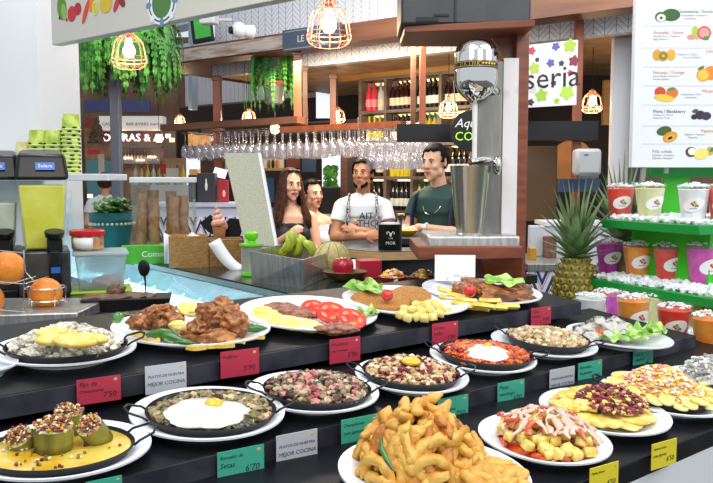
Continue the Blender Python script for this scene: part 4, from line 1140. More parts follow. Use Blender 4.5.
M_ban = mat('green yellow banana peel', '#b9c334', .4, col2='#97ad2a', scale=14)
bc = at(298, 258, 2.72)
for q, (px, py, lean, yaw, lb) in enumerate([(289, 244, .25, .2, 'leftmost banana of the green bunch'), (297, 247, .05, .5, 'second banana from the left in the green bunch'), (304, 244, -.15, -.2, 'tall middle banana of the green bunch'), (311, 248, -.4, .1, 'rightmost banana of the green bunch'), (285, 250, .6, .0, 'low banana at the left foot of the green bunch'), (303, 252, -.2, .3, 'front banana of the green bunch'), (293, 240, .1, -.3, 'topmost banana of the green bunch')]):
    c = at(px, py, 2.68 + .02 * (q % 3))
    t = thing('banana', lb, 'banana', T(c) @ RY(lean * 1.2) @ RZ(yaw) @ SC(.66), 'green bananas in the bunch')
    m = MB(); pts = [(.012 * cos(u * 2.6) - .01, -.018 * cos(u * 2.2), .055 * u) for u in [k / 5 - 1 for k in range(11)]]
    m.tube(pts, [.006, .014, .020, .024, .026, .026, .026, .025, .022, .015, .006], 7); m.build('peel', M_ban, t)
    m = MB(); m.ball(pts[-1], (.004, .004, .005), 1); m.build('tip', mat('brown banana tip', '#4a3a1c', .6), t)
stz = 1.22
m = MB(); m.lathe([(.06, 0), (.07, .02), (.085, .05), (.08, .052), (.06, .022), (0, .012)], 24); bb = at(300, 262, 2.72)
tag(m.build('fruit_stand', M_weave, None, T(bb.x, bb.y, 1.22) @ SC(1, 1, 1)), 'straw bowl under the green banana bunch', 'fruit bowl')
c = at(332, 259, 2.62); r = .062
t = thing('melon', 'round pale netted melon between bananas and red apple', 'melon', T(c - V((0, 0, r))))
m = MB(); m.ball((0, 0, r), (r * 1.05, r, r), 4); m.build('rind', mat('netted melon rind', '#c8b97c', .6, col2='#b3a264', scale=70, bump=.6, bscale=150), t)
m = MB()
for q in range(10):
    a = q * pi / 5 + .1
    m.tube([(r * 1.058 * cos(a) * sin(u), r * 1.008 * sin(a) * sin(u), r + r * 1.004 * cos(u)) for u in [k * pi / 12 for k in range(13)]], .0012, 5)
m.build('rind_stripe', mat('green melon stripe', '#6f7f4a', .6), t)
c = at(343, 267, 2.48); r = .036
t = thing('red_apple', 'shiny red apple in front of the melon', 'apple', T(c - V((0, 0, r))))
m = MB(); m.lathe([(0, .004), (.012, 0), (.026, .010), (.036, .034), (.034, .054), (.022, .066), (.010, .066), (0, .060)], 28); m.build('skin', mat('red apple skin', '#a8122a', .15, col2='#c9243a', scale=20, coat=.6), t)
m = MB(); m.tube([(0, 0, .060), (.004, 0, .078)], .0015, 5); m.build('stem', M_weave, t)
c = at(345, 286, 2.45); c.z = 1.22
m = MB(); m.lathe([(.03, 0), (.05, .008), (.075, .034), (.072, .036), (.045, .014), (0, .010)], 20, sy=.8)
tag(m.build('leaf_basket', mat('brown dry leaf basket', '#7d5c34', .6, col2='#5e4224', scale=20, bump=.5), None, T(c) @ SC(1, 1, .9)), 'brown dried leaf bowl under the apple and melon', 'bowl')

# serving ledge with black jar, red box, papers
lc = at(381, 262, 2.62)
t = thing('serving_ledge', 'dark topped ledge with a pale wood edge below the young man', 'ledge', T(lc.x, lc.y, 1.22))
zt = at(381, 252, 2.62).z - 1.22
far = [at(346, 250, 2.74), at(440, 247, 2.80)]
L = lambda p, z: V((p.x - lc.x, p.y - lc.y, z))
p0, p1, p2 = lc, far[1] + V((.25, -.05, 0)), far[0]
p3 = V((p1.x + p2.x - p0.x, p1.y + p2.y - p0.y, 0))
m = MB(); m.hexa([L(p, zt - .03) for p in (p0, p1, p3, p2)], [L(p, zt - .002) for p in (p0, p1, p3, p2)]); m.build('wood_edge', M_woodlight, t)
m = MB(); m.hexa([L(p, zt - .002) for p in (p0, p1, p3, p2)], [L(p, zt) for p in (p0, p1, p3, p2)]); m.build('dark_top', mat('dark ledge top', '#4a474b', .3), t)
m = MB(); m.hexa([L(p * .0 + p, 0) for p in (p0 + V((.03, .03, 0)), p1 + V((0, .03, 0)), p3, p2 + V((.03, 0, 0)))], [L(p, zt - .03) for p in (p0 + V((.03, .03, 0)), p1 + V((0, .03, 0)), p3, p2 + V((.03, 0, 0)))]); m.build('support_box', M_dark, t)
ZL = 1.22 + zt
c = at(390, 254, 2.72); c.z = ZL
t = thing('black_tin', 'black tin with a white ram logo standing on the ledge', 'tin', T(c))
m = MB(); m.lathe([(.042, 0), (.043, .003), (.043, .088), (.044, .092), (.040, .094), (0, .090)], 32); m.build('tin_body', M_blackpl, t)
m = MB(); m.lathe([(.036, .092), (.034, .097), (0, .098)], 24); m.build('lid', mat('white blue lid', '#c9d4e4', .4), t)
M_w = mat('white print', '#e9e9e6', .5)
m = MB()
for sg in (-1, 1): m.tube([(sg * .002, -.0435, .060), (sg * .008, -.0432, .068), (sg * .014, -.0415, .064), (sg * .012, -.0425, .058)], .0016, 5)
m.ball((0, -.0435, .056), (.004, .0015, .007), 2); m.build('ram_logo', M_w, t)
lettering('tin_lettering', 'MOR', .016, M_w, t, T(0, -.0436, .026) @ STAND, .0004)
lettering('tin_lettering', 'CAFE', .007, M_w, t, T(0, -.0436, .043) @ STAND, .0004)
c = at(371, 279, 2.5); c.z = 1.22
t = thing('red_crate', 'crimson box below the serving ledge', 'box', T(c) @ RZ(.2))
m = MB(); m.box((0, .04, .030), (.075, .08, .060)); m.build('box_body', mat('crimson card', '#b3152f', .5), t, bevel=.002)
c = at(356, 268, 2.6); c.z = 1.255
m = MB(); m.box((0, 0, 0), (.07, .09, .002)); tag(m.build('white_leaflet', M_paper, None, T(c) @ RZ(.5) @ RX(.3), smooth=False), 'white leaflet lying between the melon and the crimson box', 'leaflet')

# red snack bowls behind the cutlets
for q, (px, py, lb, col) in enumerate([(393, 285, 'small red bowl of chips with red sauce, left of the two', 0), (424, 284, 'small red bowl of golden chips, right of the two', 1)]):
    c = at(px, py + 4, 2.28); c.z = 1.22
    Mb = T(c)
    m = MB(); m.lathe([(.030, 0), (.034, .002), (.045, .034), (.047, .036), (.043, .035), (.031, .006), (0, .005)], 28)
    tag(m.build('snack_bowl', mat('dark red bowl', '#8c1a22', .3), None, Mb), lb, 'bowl', 'red snack bowls')
    mm = mound(.040, .040, .028, 110, .0058, 3, 40 + q, base=.028, shapes='cube', weights=[3, 2, (3 if q == 0 else 0)])
    put(mm, 'snack_chips', [F_fry, F_cheesew, F_tomflesh] if q == 0 else [F_golden, F_fry, F_fry], Mb, ['pale chips dotted with red sauce in the left red bowl', 'golden fried chips in the right red bowl'][q], 'chips', kind='stuff')
# white card in a wire holder
c = at(455, 268, 2.0)
ZK = TIER[1]['H'] + (c.dot(NB) - TIER[1]['D']) * TILT
t = thing('blank_card', 'blank white card in a wire holder behind the roast chicken', 'card', T(c.x, c.y, ZK) @ RZ(-.05))
z0, z1 = at(455, 281, 2.0).z - ZK, at(455, 255, 2.0).z - ZK
m = MB(); m.box((0, 0, (z0 + z1) / 2), (.108, .0016, z1 - z0)); m.build('card', M_paper, t, smooth=False)
m = MB(); m.tube([(.0, .004, .002), (.0, .004, .05)], .0015, 6); m.tube([(.022 * cos(a), -.002, z0 + .006 + .010 * sin(a)) for a in [k * pi / 8 for k in range(16)]], .0012, 6, closed=True); m.lathe([(.03, 0), (.03, .003), (0, .004)], 20); m.build('wire_holder', M_chrome, t)

# ------------------------------------------------------------------ milkshake mixer on its wooden stand
YM = 2.12; S = YM / FPX
def W_(px, py, y=YM): return at(px, py, y)
t = whole('wooden_mixer_stand', 'reddish wooden stand with shelf and tall post carrying the mixer', 'wooden stand')
m = MB(); pbox(m, 417, 246, 522, 259, YM - .06, .30); m.build('shelf_board', M_wood, t, bevel=.004)
m = MB(); a, b = W_(480, 258), W_(524, 258); m.hexa([V((a.x + .03, YM + .04, 1.22)), V((b.x, YM + .04, 1.22)), V((b.x, YM + .2, 1.22)), V((a.x + .03, YM + .2, 1.22))], [V((a.x, YM, a.z + .003)), V((b.x, YM, a.z + .003)), V((b.x, YM + .2, a.z + .003)), V((a.x, YM + .2, a.z + .003))]); m.build('support_block', M_wood, t, bevel=.003)
m = MB(); a, b = W_(516, 300), W_(528, 20); m.box(((a.x + b.x) / 2 + .008, YM + .13, (1.22 + b.z) / 2), (.038, .16, b.z - 1.22)); m.build('post', M_wood, t, bevel=.003)
m = MB(); zt = W_(460, 24).z; a = W_(405, 24); b = W_(530, 24)
m.hexa([V((a.x, YM + .02, zt - .02)), V((b.x, YM - .06, zt - .02)), V((b.x, YM + .24, zt - .02)), V((a.x, YM + .24, zt - .02))], [V((a.x, YM + .02, zt)), V((b.x, YM - .06, zt)), V((b.x, YM + .24, zt)), V((a.x, YM + .24, zt))]); m.build('top_board', M_wood, t, bevel=.003)
m = MB(); m.hexa([V((b.x - .09, YM + .09, zt - .02)), V((b.x, YM + .09, zt - .02)), V((b.x, YM + .11, zt - .02)), V((b.x - .09, YM + .11, zt - .02))][::-1], [V((b.x - .03, YM + .09, zt - .10)), V((b.x, YM + .09, zt - .10)), V((b.x, YM + .11, zt - .10)), V((b.x - .03, YM + .11, zt - .10))][::-1]); m.build('corner_bracket', M_wood, t)
ts = whole('black_equipment_box', 'black equipment box on top of the wooden stand', 'box')
m = MB(); a = W_(402, 24); m.box(((a.x + b.x) / 2, YM + .11, zt + .10), (b.x - a.x + .005, .22, .20)); bo = m.build('casing', mat('charcoal casing', '#34373b', .4, col2='#2a2c30', scale=9), ts, bevel=.006)
m = MB(); m.box(((a.x + b.x) / 2 - .03, YM - .002, zt + .1), (.006, .006, .19)); m.box((a.x + .07, YM - .002, zt + .012), (.06, .006, .012)); m.box((a.x + .11, YM - .002, zt + .024), (.04, .006, .006)); m.build('casing_seam', M_blackpl, ts)
t = whole('milkshake_mixer', 'chrome milkshake mixer with a domed motor head', 'mixer')
m = MB(); pbox(m, 428, 236, 520, 250, YM - .05, .24); m.build('base_plate', M_steel, t, bevel=.006)
m = MB(); pbox(m, 489, 60, 512, 240, YM + .05, .10); m.build('column', mat('dull grey steel', '#8c8b86', .42, metal=.85, col2='#7a7974', scale=6, stretch=(9, 9, 1)), t, bevel=.004)
m = MB(); pbox(m, 474, 95, 500, 236, YM + .04, .012); m.build('back_plate', mat('dull grey steel', '#8c8b86'), t, bevel=.003)
m = MB(); pbox(m, 504, 58, 516, 236, YM + .045, .006); o = m.build('side_light_strip', mat('steel side with painted light and red reflection', '#d8d4d4', .25, col2='#c99aa0', scale=7, lo=.55, hi=.7, coat=.3), t)  # pale strip paints the column's lit side, red tint its reflection
hc = W_(476, 72); hm = T(hc.x, YM, hc.z)
r = 21 * S
m = MB(); m.lathe([(0, 31 * S), (.5 * r, 30.2 * S), (.78 * r, 27.5 * S), (.94 * r, 23 * S), (r, 17 * S), (r, 2 * S), (r, -9 * S), (.92 * r, -16 * S), (.72 * r, -22 * S), (.45 * r, -27 * S), (.25 * r, -30 * S), (0, -31 * S)], 48, hm); m.build('motor_head', M_chrome, t)
m = MB(); m.lathe([(r * 1.0, 2 * S), (r * 1.025, 2 * S), (r * 1.025, 8.5 * S), (r, 8.5 * S)], 48, hm, close=False); band = m.build('head_band', M_blackpl, t)
M_gold = mat('gold lettering', '#c8a548', .3, metal=.8)
m = MB(); m.lathe([(r * 1.027, 3 * S), (r * 1.030, 3 * S), (r * 1.030, 3.6 * S), (r * 1.027, 3.6 * S)], 48, hm, close=False); m.lathe([(r * 1.027, 7.2 * S), (r * 1.030, 7.2 * S), (r * 1.030, 7.8 * S), (r * 1.027, 7.8 * S)], 48, hm, close=False)
for a in (.15, .3, .45, .6, .75): m.ball(hm @ V((r * 1.03 * sin(a), -r * 1.03 * cos(a), 5.4 * S)), (.004, .001, .0035), 1)
m.build('band_stripe', M_gold, band)
for q, chh in enumerate('DRINK'):
    a = -.85 + q * .2; lettering('band_lettering', chh, .013, M_gold, band, hm @ T(r * 1.032 * sin(a), -r * 1.032 * cos(a), 5.3 * S) @ RZ(a) @ STAND, .0004)
m = MB(); m.ball(hm @ V((r * .78, -r * .62, 17 * S)), (.009, .006, .011), 2); m.build('switch', M_blackpl, t)
m = MB(); m.tube([W_(489, 88, YM + .04), W_(494, 92, YM + .06)], .02, 10); m.build('neck', M_chrome, t)
m = MB(); m.cone(W_(475, 100), W_(474, 205), .0075, .006, 14); m.build('spindle', mat('white spindle sleeve', '#dcdcd8', .3), t)
m = MB(); m.tube([W_(492, 160, YM + .05), W_(480, 160, YM), W_(470, 162, YM - .02)], .010, 10); m.ball(W_(497, 165, YM - .01), (.012, .03, .030), 2); m.build('cup_hook', M_chrome, t)
cb_ = W_(469.5, 237); ct = W_(470, 168)
m = MB(); h = ct.z - cb_.z + .004; z0 = cb_.z + .002
m.lathe([(0, 0), (13 * S, 0), (14 * S, .003), (14 * S, .008), (13.4 * S, .010), (20 * S, h - .004), (20.6 * S, h), (19.6 * S, h), (12.9 * S, .014), (0, .012)], 48, T(cb_.x, YM, z0))
cupo = tag(m.build('steel_mixing_cup', mat('brushed mixing cup steel', '#c2c0b4', .22, metal=1.0), None, ), 'tapered brushed steel cup hanging under the mixer head', 'mixing cup')

# ------------------------------------------------------------------ pineapples
M_pskin = mat('pineapple rind', '#8a7a2e', .5, col2='#5e6a2a', scale=30, bump=.4)
M_pleaf = mat('grey green pineapple leaf', '#5d7d4c', .45, col2='#86a272', scale=18, stretch=(1, 1, .3))
def pineapple(M, rb, hb, hc, label, seed):
    t = thing('pineapple', label, 'pineapple', M, 'pineapples by the smoothie stand')
    rr = random.Random(seed)
    prof = lambda v: rb * (sin(pi * (v * .86 + .09)) ** .42)
    m = MB(); m.lathe([(0, 0)] + [(prof(k / 12) * .97, hb * k / 12) for k in range(13)] + [(0, hb)], 28); m.build('rind', M_pskin, t)
    m = MB(); rows = 10; cols = 15
    for i in range(rows):
        v = (i + .5) / rows
        for j in range(cols):
            a = 2 * pi * (j + .5 * (i % 2)) / cols; r = prof(v)
            R3 = Matrix.Rotation(a, 3, 'Z')
            m.mi = 0; m.ball((r * cos(a), r * sin(a), hb * v), (rb * .08, rb * .19, hb / rows * .56), 1, R3)
            m.mi = 1; m.cone(R3 @ V((r + rb * .06, 0, hb * v)), R3 @ V((r + rb * .15, 0, hb * (v + .04))), .0035, .0003, 5)
    m.build('eye_scales', [mat('golden pineapple scale', '#b0983a', .45, col2='#7f7a34', scale=60), mat('brown scale spine', '#4a4420', .6)], t)
    m = MB()
    for q in range(46):
        u = q / 46; a = q * 2.39996; L = hc * (.38 + .62 * u) * rr.uniform(.85, 1.08); lean = (1 - u) * .98 + .08
        pts = []; w = []
        for k in range(7):
            s_ = k / 6; rad = rb * .16 + L * sin(lean) * s_ * (1 + .3 * s_) ; z = hb + .035 * u * 2 + L * cos(lean * (1 + .25 * s_)) * s_
            pts.append((rad * cos(a), rad * sin(a), z - .01)); w.append(.021 * (1 - s_ ** 1.5) + .0008)
        m.tube(pts, w, 6, flat=.22)
    m.build('leaf_crown', M_pleaf, t, ang=1.0)
    return t
c = at(575, 300, 2.62); 
pineapple(T(c.x, c.y, 1.057), .076, .222, .245, 'ripe pineapple with full crown left of the smoothie stand', 3)
c = at(620, 290, 2.76)
pineapple(T(c.x, c.y, 1.057), .078, .27, .27, 'second pineapple half hidden behind the smoothie cups', 8)

# ------------------------------------------------------------------ smoothie stand
t = whole('right_counter', 'dark counter carrying the smoothie stand and pineapples', 'counter')
m = MB(); g = V((-.429, .904, 0)); q_ = V((.904, .429, 0))
P = at(676, 356, 1.96)
def GR(p, a, b, z): return V((p.x, p.y, 0)) + g * a + q_ * b + V((0, 0, z))
m.hexa([GR(P, -.3, -.02, 0), GR(P, -.3, 1.2, 0), GR(P, .80, 1.2, 0), GR(P, .80, -.02, 0)], [GR(P, -.3, -.02, 1.055), GR(P, -.3, 1.2, 1.055), GR(P, .80, 1.2, 1.055), GR(P, .80, -.02, 1.055)])
m.build('counter_body', M_dark, t)
M_grn = mat('vivid green painted shelf', '#0f8a35', .35); M_grn2 = mat('lime green panel', '#3fbf1c', .35)
t = whole('green_tiered_stand', 'green tiered stand holding ice and smoothie cups', 'display stand')
Zt, Zm, Zl = EYE - .134, EYE - .337, EYE - .455
P0 = at(602, 219, 2.58); P1 = at(582, 277, 2.6)
def slab(P, a0, a1, b, z, nm):
    m = MB(); m.hexa([GR(P, a0, 0, z - .030), GR(P, a0, b, z - .030), GR(P, a1, b, z - .030), GR(P, a1, 0, z - .030)], [GR(P, a0, 0, z), GR(P, a0, b, z), GR(P, a1, b, z), GR(P, a1, 0, z)])
    m.build(nm, M_grn, t, bevel=.003)
slab(P0, -.40, 0, .7, Zt, 'shelf'); slab(P1, -.80, 0, .9, Zm, 'shelf'); slab(P, 0, .55, 1.0, Zl, 'shelf')
m = MB(); a = at(665, 178, 2.72); b = at(690, 218, 2.72); m.box(((a.x + b.x) / 2, 2.74, (Zt + a.z) / 2 + .01), (b.x - a.x, .02, a.z - Zt + .02)); m.build('upright_panel', M_grn2, t)
m = MB(); a = at(648, 168, 2.72); b = at(730, 177, 2.72); m.box(((a.x + b.x) / 2, 2.72, (a.z + b.z) / 2), (b.x - a.x, .05, a.z - b.z)); m.build('top_rail', M_grn, t)
m = MB(); m.hexa([GR(P0, -.34, .12, Zm), GR(P0, -.34, .16, Zm), GR(P0, -.02, .16, Zm), GR(P0, -.02, .12, Zm)], [GR(P0, -.34, .12, Zt - .03), GR(P0, -.34, .16, Zt - .03), GR(P0, -.02, .16, Zt - .03), GR(P0, -.02, .12, Zt - .03)]); m.build('upright_panel', M_grn2, t)
m = MB(); m.hexa([GR(P1, -.75, .12, Zl), GR(P1, -.75, .16, Zl), GR(P1, -.05, .16, Zl), GR(P1, -.05, .12, Zl)], [GR(P1, -.75, .12, Zm - .03), GR(P1, -.75, .16, Zm - .03), GR(P1, -.05, .16, Zm - .03), GR(P1, -.05, .12, Zm - .03)]); m.build('upright_panel', mat('gold foil panel', '#c9a21c', .25, metal=.7, col2='#e8cf50', scale=12), t)
M_ice = mat('crushed ice', '#f2f5f5', .35, col2='#dfe6e8', scale=60, coat=.2, sss=.2)
def ice(P, a0, a1, b0, b1, z, n, seed, label):
    m = MB(); rr = random.Random(seed)
    for q in range(n):
        p = GR(P, rr.uniform(a0, a1), rr.uniform(b0, b1), z + rr.uniform(.002, .012)); e = rr.uniform(.003, .0075)
        vs = [(i * e * rr.uniform(.6, 1.2), j * e * rr.uniform(.6, 1.2), k * e * rr.uniform(.6, 1)) for i in (-1, 1) for j in (-1, 1) for k in (-1, 1)]
        rot = Matrix.Rotation(rr.uniform(0, 6), 3, 'Z') @ Matrix.Rotation(rr.uniform(-1, 1), 3, 'X')
        m.add([rot @ V(v) + p for v in vs], [(0, 1, 3, 2), (4, 6, 7, 5), (0, 4, 5, 1), (2, 3, 7, 6), (0, 2, 6, 4), (1, 5, 7, 3)])
    tag(m.build('crushed_ice', M_ice, smooth=False), label, 'ice', None, 'stuff')
ice(P0, -.38, -.02, .015, .40, Zt, 1800, 1, 'crushed ice around the cups on the top green shelf')
ice(P1, -.75, -.03, .015, .40, Zm, 2800, 2, 'crushed ice around the cups on the middle green shelf')
ice(P, .02, .53, .02, .6, Zl, 3000, 3, 'crushed ice around the cups on the lowest green shelf')
M_cupc = thin_glass('clear drink cup', '#fbfdfd', .03, .30, milk=.03)
M_stk = mat('white oval cup sticker', '#f0efec', .4)
STK = [mat('sticker red', '#d8303a', .4), mat('sticker green', '#58a83a', .4), mat('sticker orange', '#f09a2a', .4), mat('sticker blue', '#3a5aa8', .4)]
def smoothie(M, mj, label, stick=True, sc_=1.0, dome=0, yaw=0.0, grp='smoothie cups on the green stand'):
    t = thing('smoothie_cup', label, 'smoothie cup', M @ SC(sc_), grp)
    m = MB(); m.lathe([(.033, 0), (.034, .001), (.048, .108), (.0500, .110), (.0515, .112), (.0515, .119), (.0490, .121)], 32, close=False); m.build('cup_wall', M_cupc, t)
    m = MB(); m.lathe([(0, .002), (.0325, .002), (.0466, .104), (.045, .106), (0, .106)], 32); m.build('smoothie', mj, t)
    m = MB(); rr = random.Random(int(M.translation.x * 1000))
    for q in range(90):
        a = rr.uniform(0, 6.28); d = sqrt(rr.random()) * .045; e = rr.uniform(.003, .006)
        m.ball((d * cos(a), d * sin(a), .114 + .012 * (1 - (d / .044) ** 2) * rr.uniform(.2, 1.1)), (e, e * .8, e * .6), 1, None, .5, 1.6, q)
    o = m.build('ice_topping', M_ice, t); o['kind'] = 'stuff'
    if stick:
        m = MB(); n = 24; vs = []
        for k in range(n):
            a = 2 * pi * k / n; u = .62 * cos(a); z = .056 + .0235 * sin(a); r = .0342 + .0135 * z / .107 + .0008
            vs.append((r * sin(u + yaw), -r * cos(u + yaw), z))
        vs.append((.0418 * sin(yaw) * 1.0, -.0418 * cos(yaw) * 1.0, .056))
        # rings keep the sticker on the cup wall
        vs = []; fs = []
        for j in range(5):
            for k in range(n):
                a = 2 * pi * k / n; f = j / 4; u = .80 * cos(a) * f; z = .058 + .0215 * sin(a) * f + .008 * u; r = .0342 + .0138 * z / .107 + .0010
                vs.append((r * sin(u + yaw), -r * cos(u + yaw), z))
        for j in range(4):
            for k in range(n):
                l = (k + 1) % n; fs.append((j * n + k, j * n + l, (j + 1) * n + l, (j + 1) * n + k))
        m.add(vs, fs); st = m.build('sticker', M_stk, t, ang=3)
        m = MB()
        for q, (u, z, e) in enumerate([(-.12, .062, .0042), (.05, .066, .0048), (.16, .060, .0045), (.26, .055, .004), (-.02, .057, .004), (.12, .053, .0035)]):
            m.mi = q % 4; r = .0342 + .0138 * z / .107 + .0014
            m.ball((r * sin(u + yaw), -r * cos(u + yaw), z), (e, .0012, e), 1, Matrix.Rotation(u + yaw, 3, 'Z'))
        for u in (-.26, -.18, -.10, -.02, .06, .14, .22):
            m.mi = 3; r = .0342 + .0138 * .045 / .107 + .0014
            m.ball((r * sin(u + yaw), -r * cos(u + yaw), .046), (.0022, .0008, .0012), 1, Matrix.Rotation(u + yaw, 3, 'Z'))
        m.build('fruit_logo', STK, st)
    return t
def J(n, c, c2): return mat(n, c, .3, col2=c2, scale=25, sss=.15)
j_red = J('red smoothie', '#ea3626', '#f24c38'); j_cream = J('pale yellow smoothie', '#e0dd9e', '#ebe9b8'); j_white = J('white smoothie', '#e6e8ea', '#f3f4f4')
j_mag = J('magenta smoothie', '#c424b4', '#d840c8'); j_or = J('orange smoothie', '#f88a1c', '#fba63c'); j_rose = J('pink magenta smoothie', '#d832b0', '#e455c0'); j_yel = J('yellow smoothie', '#d9c42a', '#e5d550')
def cupat(px, base_y, z, mj, label, w, **k):
    d = ray(px, base_y); s_ = (z - EYE) / d.z; p = O + d * s_
    sc_ = (w * p.y / FPX) / .103
    yaw0 = atan2(p.x, p.y)
    return smoothie(T(p.x, p.y, z) @ RZ(-yaw0), mj, label, sc_=sc_, **k)
cupat(620, 218.5, Zt, j_red, 'red smoothie cup at the left end of the top green shelf', 29, yaw=.15)
cupat(649, 220, Zt, j_cream, 'pale yellow smoothie cup second on the top green shelf', 31, yaw=.5)
cupat(693, 223, Zt, j_white, 'white smoothie cup on the top green shelf', 33, yaw=.0)
cupat(723, 223.5, Zt, j_red, 'red smoothie cup at the right edge of the top green shelf', 34, yaw=.0)
cupat(634, 212, Zt, j_mag, 'magenta smoothie cup hidden behind the front cups of the top shelf', 24, stick=False)
cupat(609, 273, Zm, j_mag, 'magenta smoothie cup at the left end of the middle green shelf', 29, yaw=.35)
cupat(637, 278, Zm, j_or, 'orange smoothie cup second on the middle green shelf', 31, yaw=.35)
cupat(668, 281.5, Zm, j_red, 'red smoothie cup third on the middle green shelf', 33, yaw=.45)
cupat(703, 286, Zm, j_rose, 'pink magenta smoothie cup on the middle green shelf', 38, yaw=.55)
cupat(551, 333, 1.12, j_cream, 'milky pale green drink cup behind the last red price card', 31, stick=False, grp='smoothie cups behind the plates')
cupat(590, 331, Zl, j_white, 'white smoothie cup behind the salad plate', 33, stick=False, grp='smoothie cups behind the plates')
cupat(632, 335, Zl, j_or, 'orange smoothie cup behind the salad plate', 35, yaw=.6)
cupat(673, 345, Zl, j_red, 'red smoothie cup on the lowest green shelf', 36, yaw=.15)
cupat(709, 356, Zl, j_or, 'orange smoothie cup at the right edge of the lowest green shelf', 38, yaw=1.2)
cupat(606, 320, Zl, j_or, 'orange smoothie cup between the white cup and the gold foil', 27, yaw=.4)
cupat(616, 322, Zl, j_mag, 'magenta smoothie cup hidden behind the orange cup of the lowest shelf', 27, stick=False)
cupat(652, 325, Zl, j_cream, 'pale smoothie cup behind the red one on the lowest shelf', 28, stick=False)
cupat(690, 328, Zl, j_yel, 'yellow smoothie cup behind the lowest row of cups', 33, stick=False)

# ================================================================== people
M_skin = mat('light skin', '#e3b193', .45, col2='#dba485', scale=6, sss=.08)
M_skin2 = mat('olive skin', '#c98d68', .45, col2='#be815d', scale=6, sss=.08)
M_lip = mat('lips', '#a84a44', .4); M_eyew = mat('eye white', '#e8e4e0', .3); M_iris = mat('dark iris', '#1c120c', .2)
M_hairb = mat('dark brown hair', '#24120c', .5, col2='#5c3420', scale=50, stretch=(4, 4, .6), bump=.6, bscale=160, spec=.2)
M_hairk = mat('black hair', '#0b0908', .5, col2='#16110e', scale=60, bump=.5, bscale=160, spec=.12)
M_tee = mat('white cotton', '#dfe3e8', .7, bump=.15, bscale=30); M_blk = mat('black cotton', '#121317', .7)
M_grn_t = mat('dark green tee', '#1f4038', .7, bump=.15, bscale=30); M_navy = mat('navy cloth', '#1d2740', .7); M_blue = mat('steel blue cloth', '#4c6a8a', .7)
M_jean = mat('dark denim', '#27324a', .8); M_shoe = mat('dark shoes', '#1a1a1c', .5)

def voxel(mb, name, m, parent, vox, smooth=3, M=None):
    me = mb.mesh(name, m)
    o = bpy.data.objects.new(name, me); COL.objects.link(o)
    md = o.modifiers.new('r', 'REMESH'); md.mode = 'VOXEL'; md.voxel_size = vox; md.use_smooth_shade = True
    if smooth:
        ms = o.modifiers.new('s', 'SMOOTH'); ms.iterations = smooth; ms.factor = .5
    bpy.context.view_layer.update()
    dg = bpy.context.evaluated_depsgraph_get()
    me2 = bpy.data.meshes.new_from_object(o.evaluated_get(dg)); me2.name = name
    me2.materials.clear(); me2.materials.append(m)
    for p in me2.polygons: p.use_smooth = True
    o.modifiers.clear(); o.data = me2
    o.parent = parent
    if M is not None: o.matrix_local = M
    return o

def limb(mb, pts, rr, seg=14):
    """smoothly tapering chain with round joints"""
    for i in range(len(pts) - 1):
        mb.cone(pts[i], pts[i + 1], rr[i], rr[i + 1], seg)
    for p, r in zip(pts, rr): mb.ball(p, r * 1.0, 2)

def hand(mb, wrist, d, n, sz=1.0, curl=.6, side=1):
    """palm and five fingers; d points along the hand, n out of the back of the hand"""
    d = V(d).normalized(); n = V(n); n = (n - d * n.dot(d)).normalized(); s_ = d.cross(n) * side
    w = V(wrist); L = .078 * sz
    c = w + d * (L * .55)
    R3 = Matrix((d, s_, n)).transposed()
    mb.ball(c, (L * .62, .040 * sz, .016 * sz), 2, R3)
    mb.ball(w, .026 * sz, 2)
    for k, (off, ln) in enumerate([(-.031, .060), (-.010, .073), (.011, .068), (.031, .052)]):
        p = w + d * (L * .95 - abs(off) * .3) + s_ * off * sz
        pts = [p]; a = curl * .35
        for q, f in enumerate((.45, .32, .23)):
            dd = d * cos(a) - n * sin(a); pts.append(pts[-1] + dd * ln * f * sz); a += curl * .75
        limb(mb, pts, [.0098 * sz, .0088 * sz, .0080 * sz, .0068 * sz], 8)
    p = w + d * (L * .28) - s_ * (.030 * sz)
    dd = (d * .75 - s_ * .65 - n * .25).normalized(); p2 = p + dd * .034 * sz; p3 = p2 + (d * .9 - s_ * .15 - n * .4).normalized() * .030 * sz
    limb(mb, [p, p2, p3], [.0125 * sz, .0110 * sz, .0085 * sz], 8)

def head_frame(c, yaw, pitch, roll=0): return T(c) @ RZ(yaw) @ RX(pitch) @ RY(roll)

def head(mb, H, k=1.0, fem=False):
    """face looks along -y of the frame H; origin at the centre of the skull"""
    def b(c, r, sub=3, **q):
        t = MB(); t.ball((0, 0, 0), tuple(x * k for x in r), sub, **q); mb.add([H @ (p + V(c) * k) for p in t.v], t.f)
    b((0, .012, .030), (.073, .092, .085), 3)          # cranium
    b((0, -.030, -.005), (.060, .058, .080), 3)        # face
    b((0, -.045, -.060), (.042 if fem else .047, .044, .046), 3)   # jaw
    b((0, -.072, -.096), (.020, .016, .016), 2)        # chin
    for s_ in (-1, 1):
        b((s_ * .036, -.062, -.018), (.022, .022, .022), 2)   # cheek
        b((s_ * .050, -.018, -.055), (.016, .030, .028), 2)   # jaw corner
        b((s_ * .026, -.080, .030), (.020, .009, .008), 2)    # brow ridge
        b((s_ * .074, .008, .0), (.008, .018, .030), 2)       # ear
    t = MB(); t.cone((0, -.082, .026), (0, -.104, -.016), .007, .0105, 10); t.ball((0, -.103, -.018), (.0125, .012, .010), 2)
    for s_ in (-1, 1): t.ball((s_ * .010, -.096, -.022), (.008, .009, .0065), 2)
    mb.add([H @ (p * k) for p in t.v], t.f)
    b((0, -.084, -.048), (.021, .012, .006), 2); b((0, -.082, -.060), (.018, .012, .007), 2)

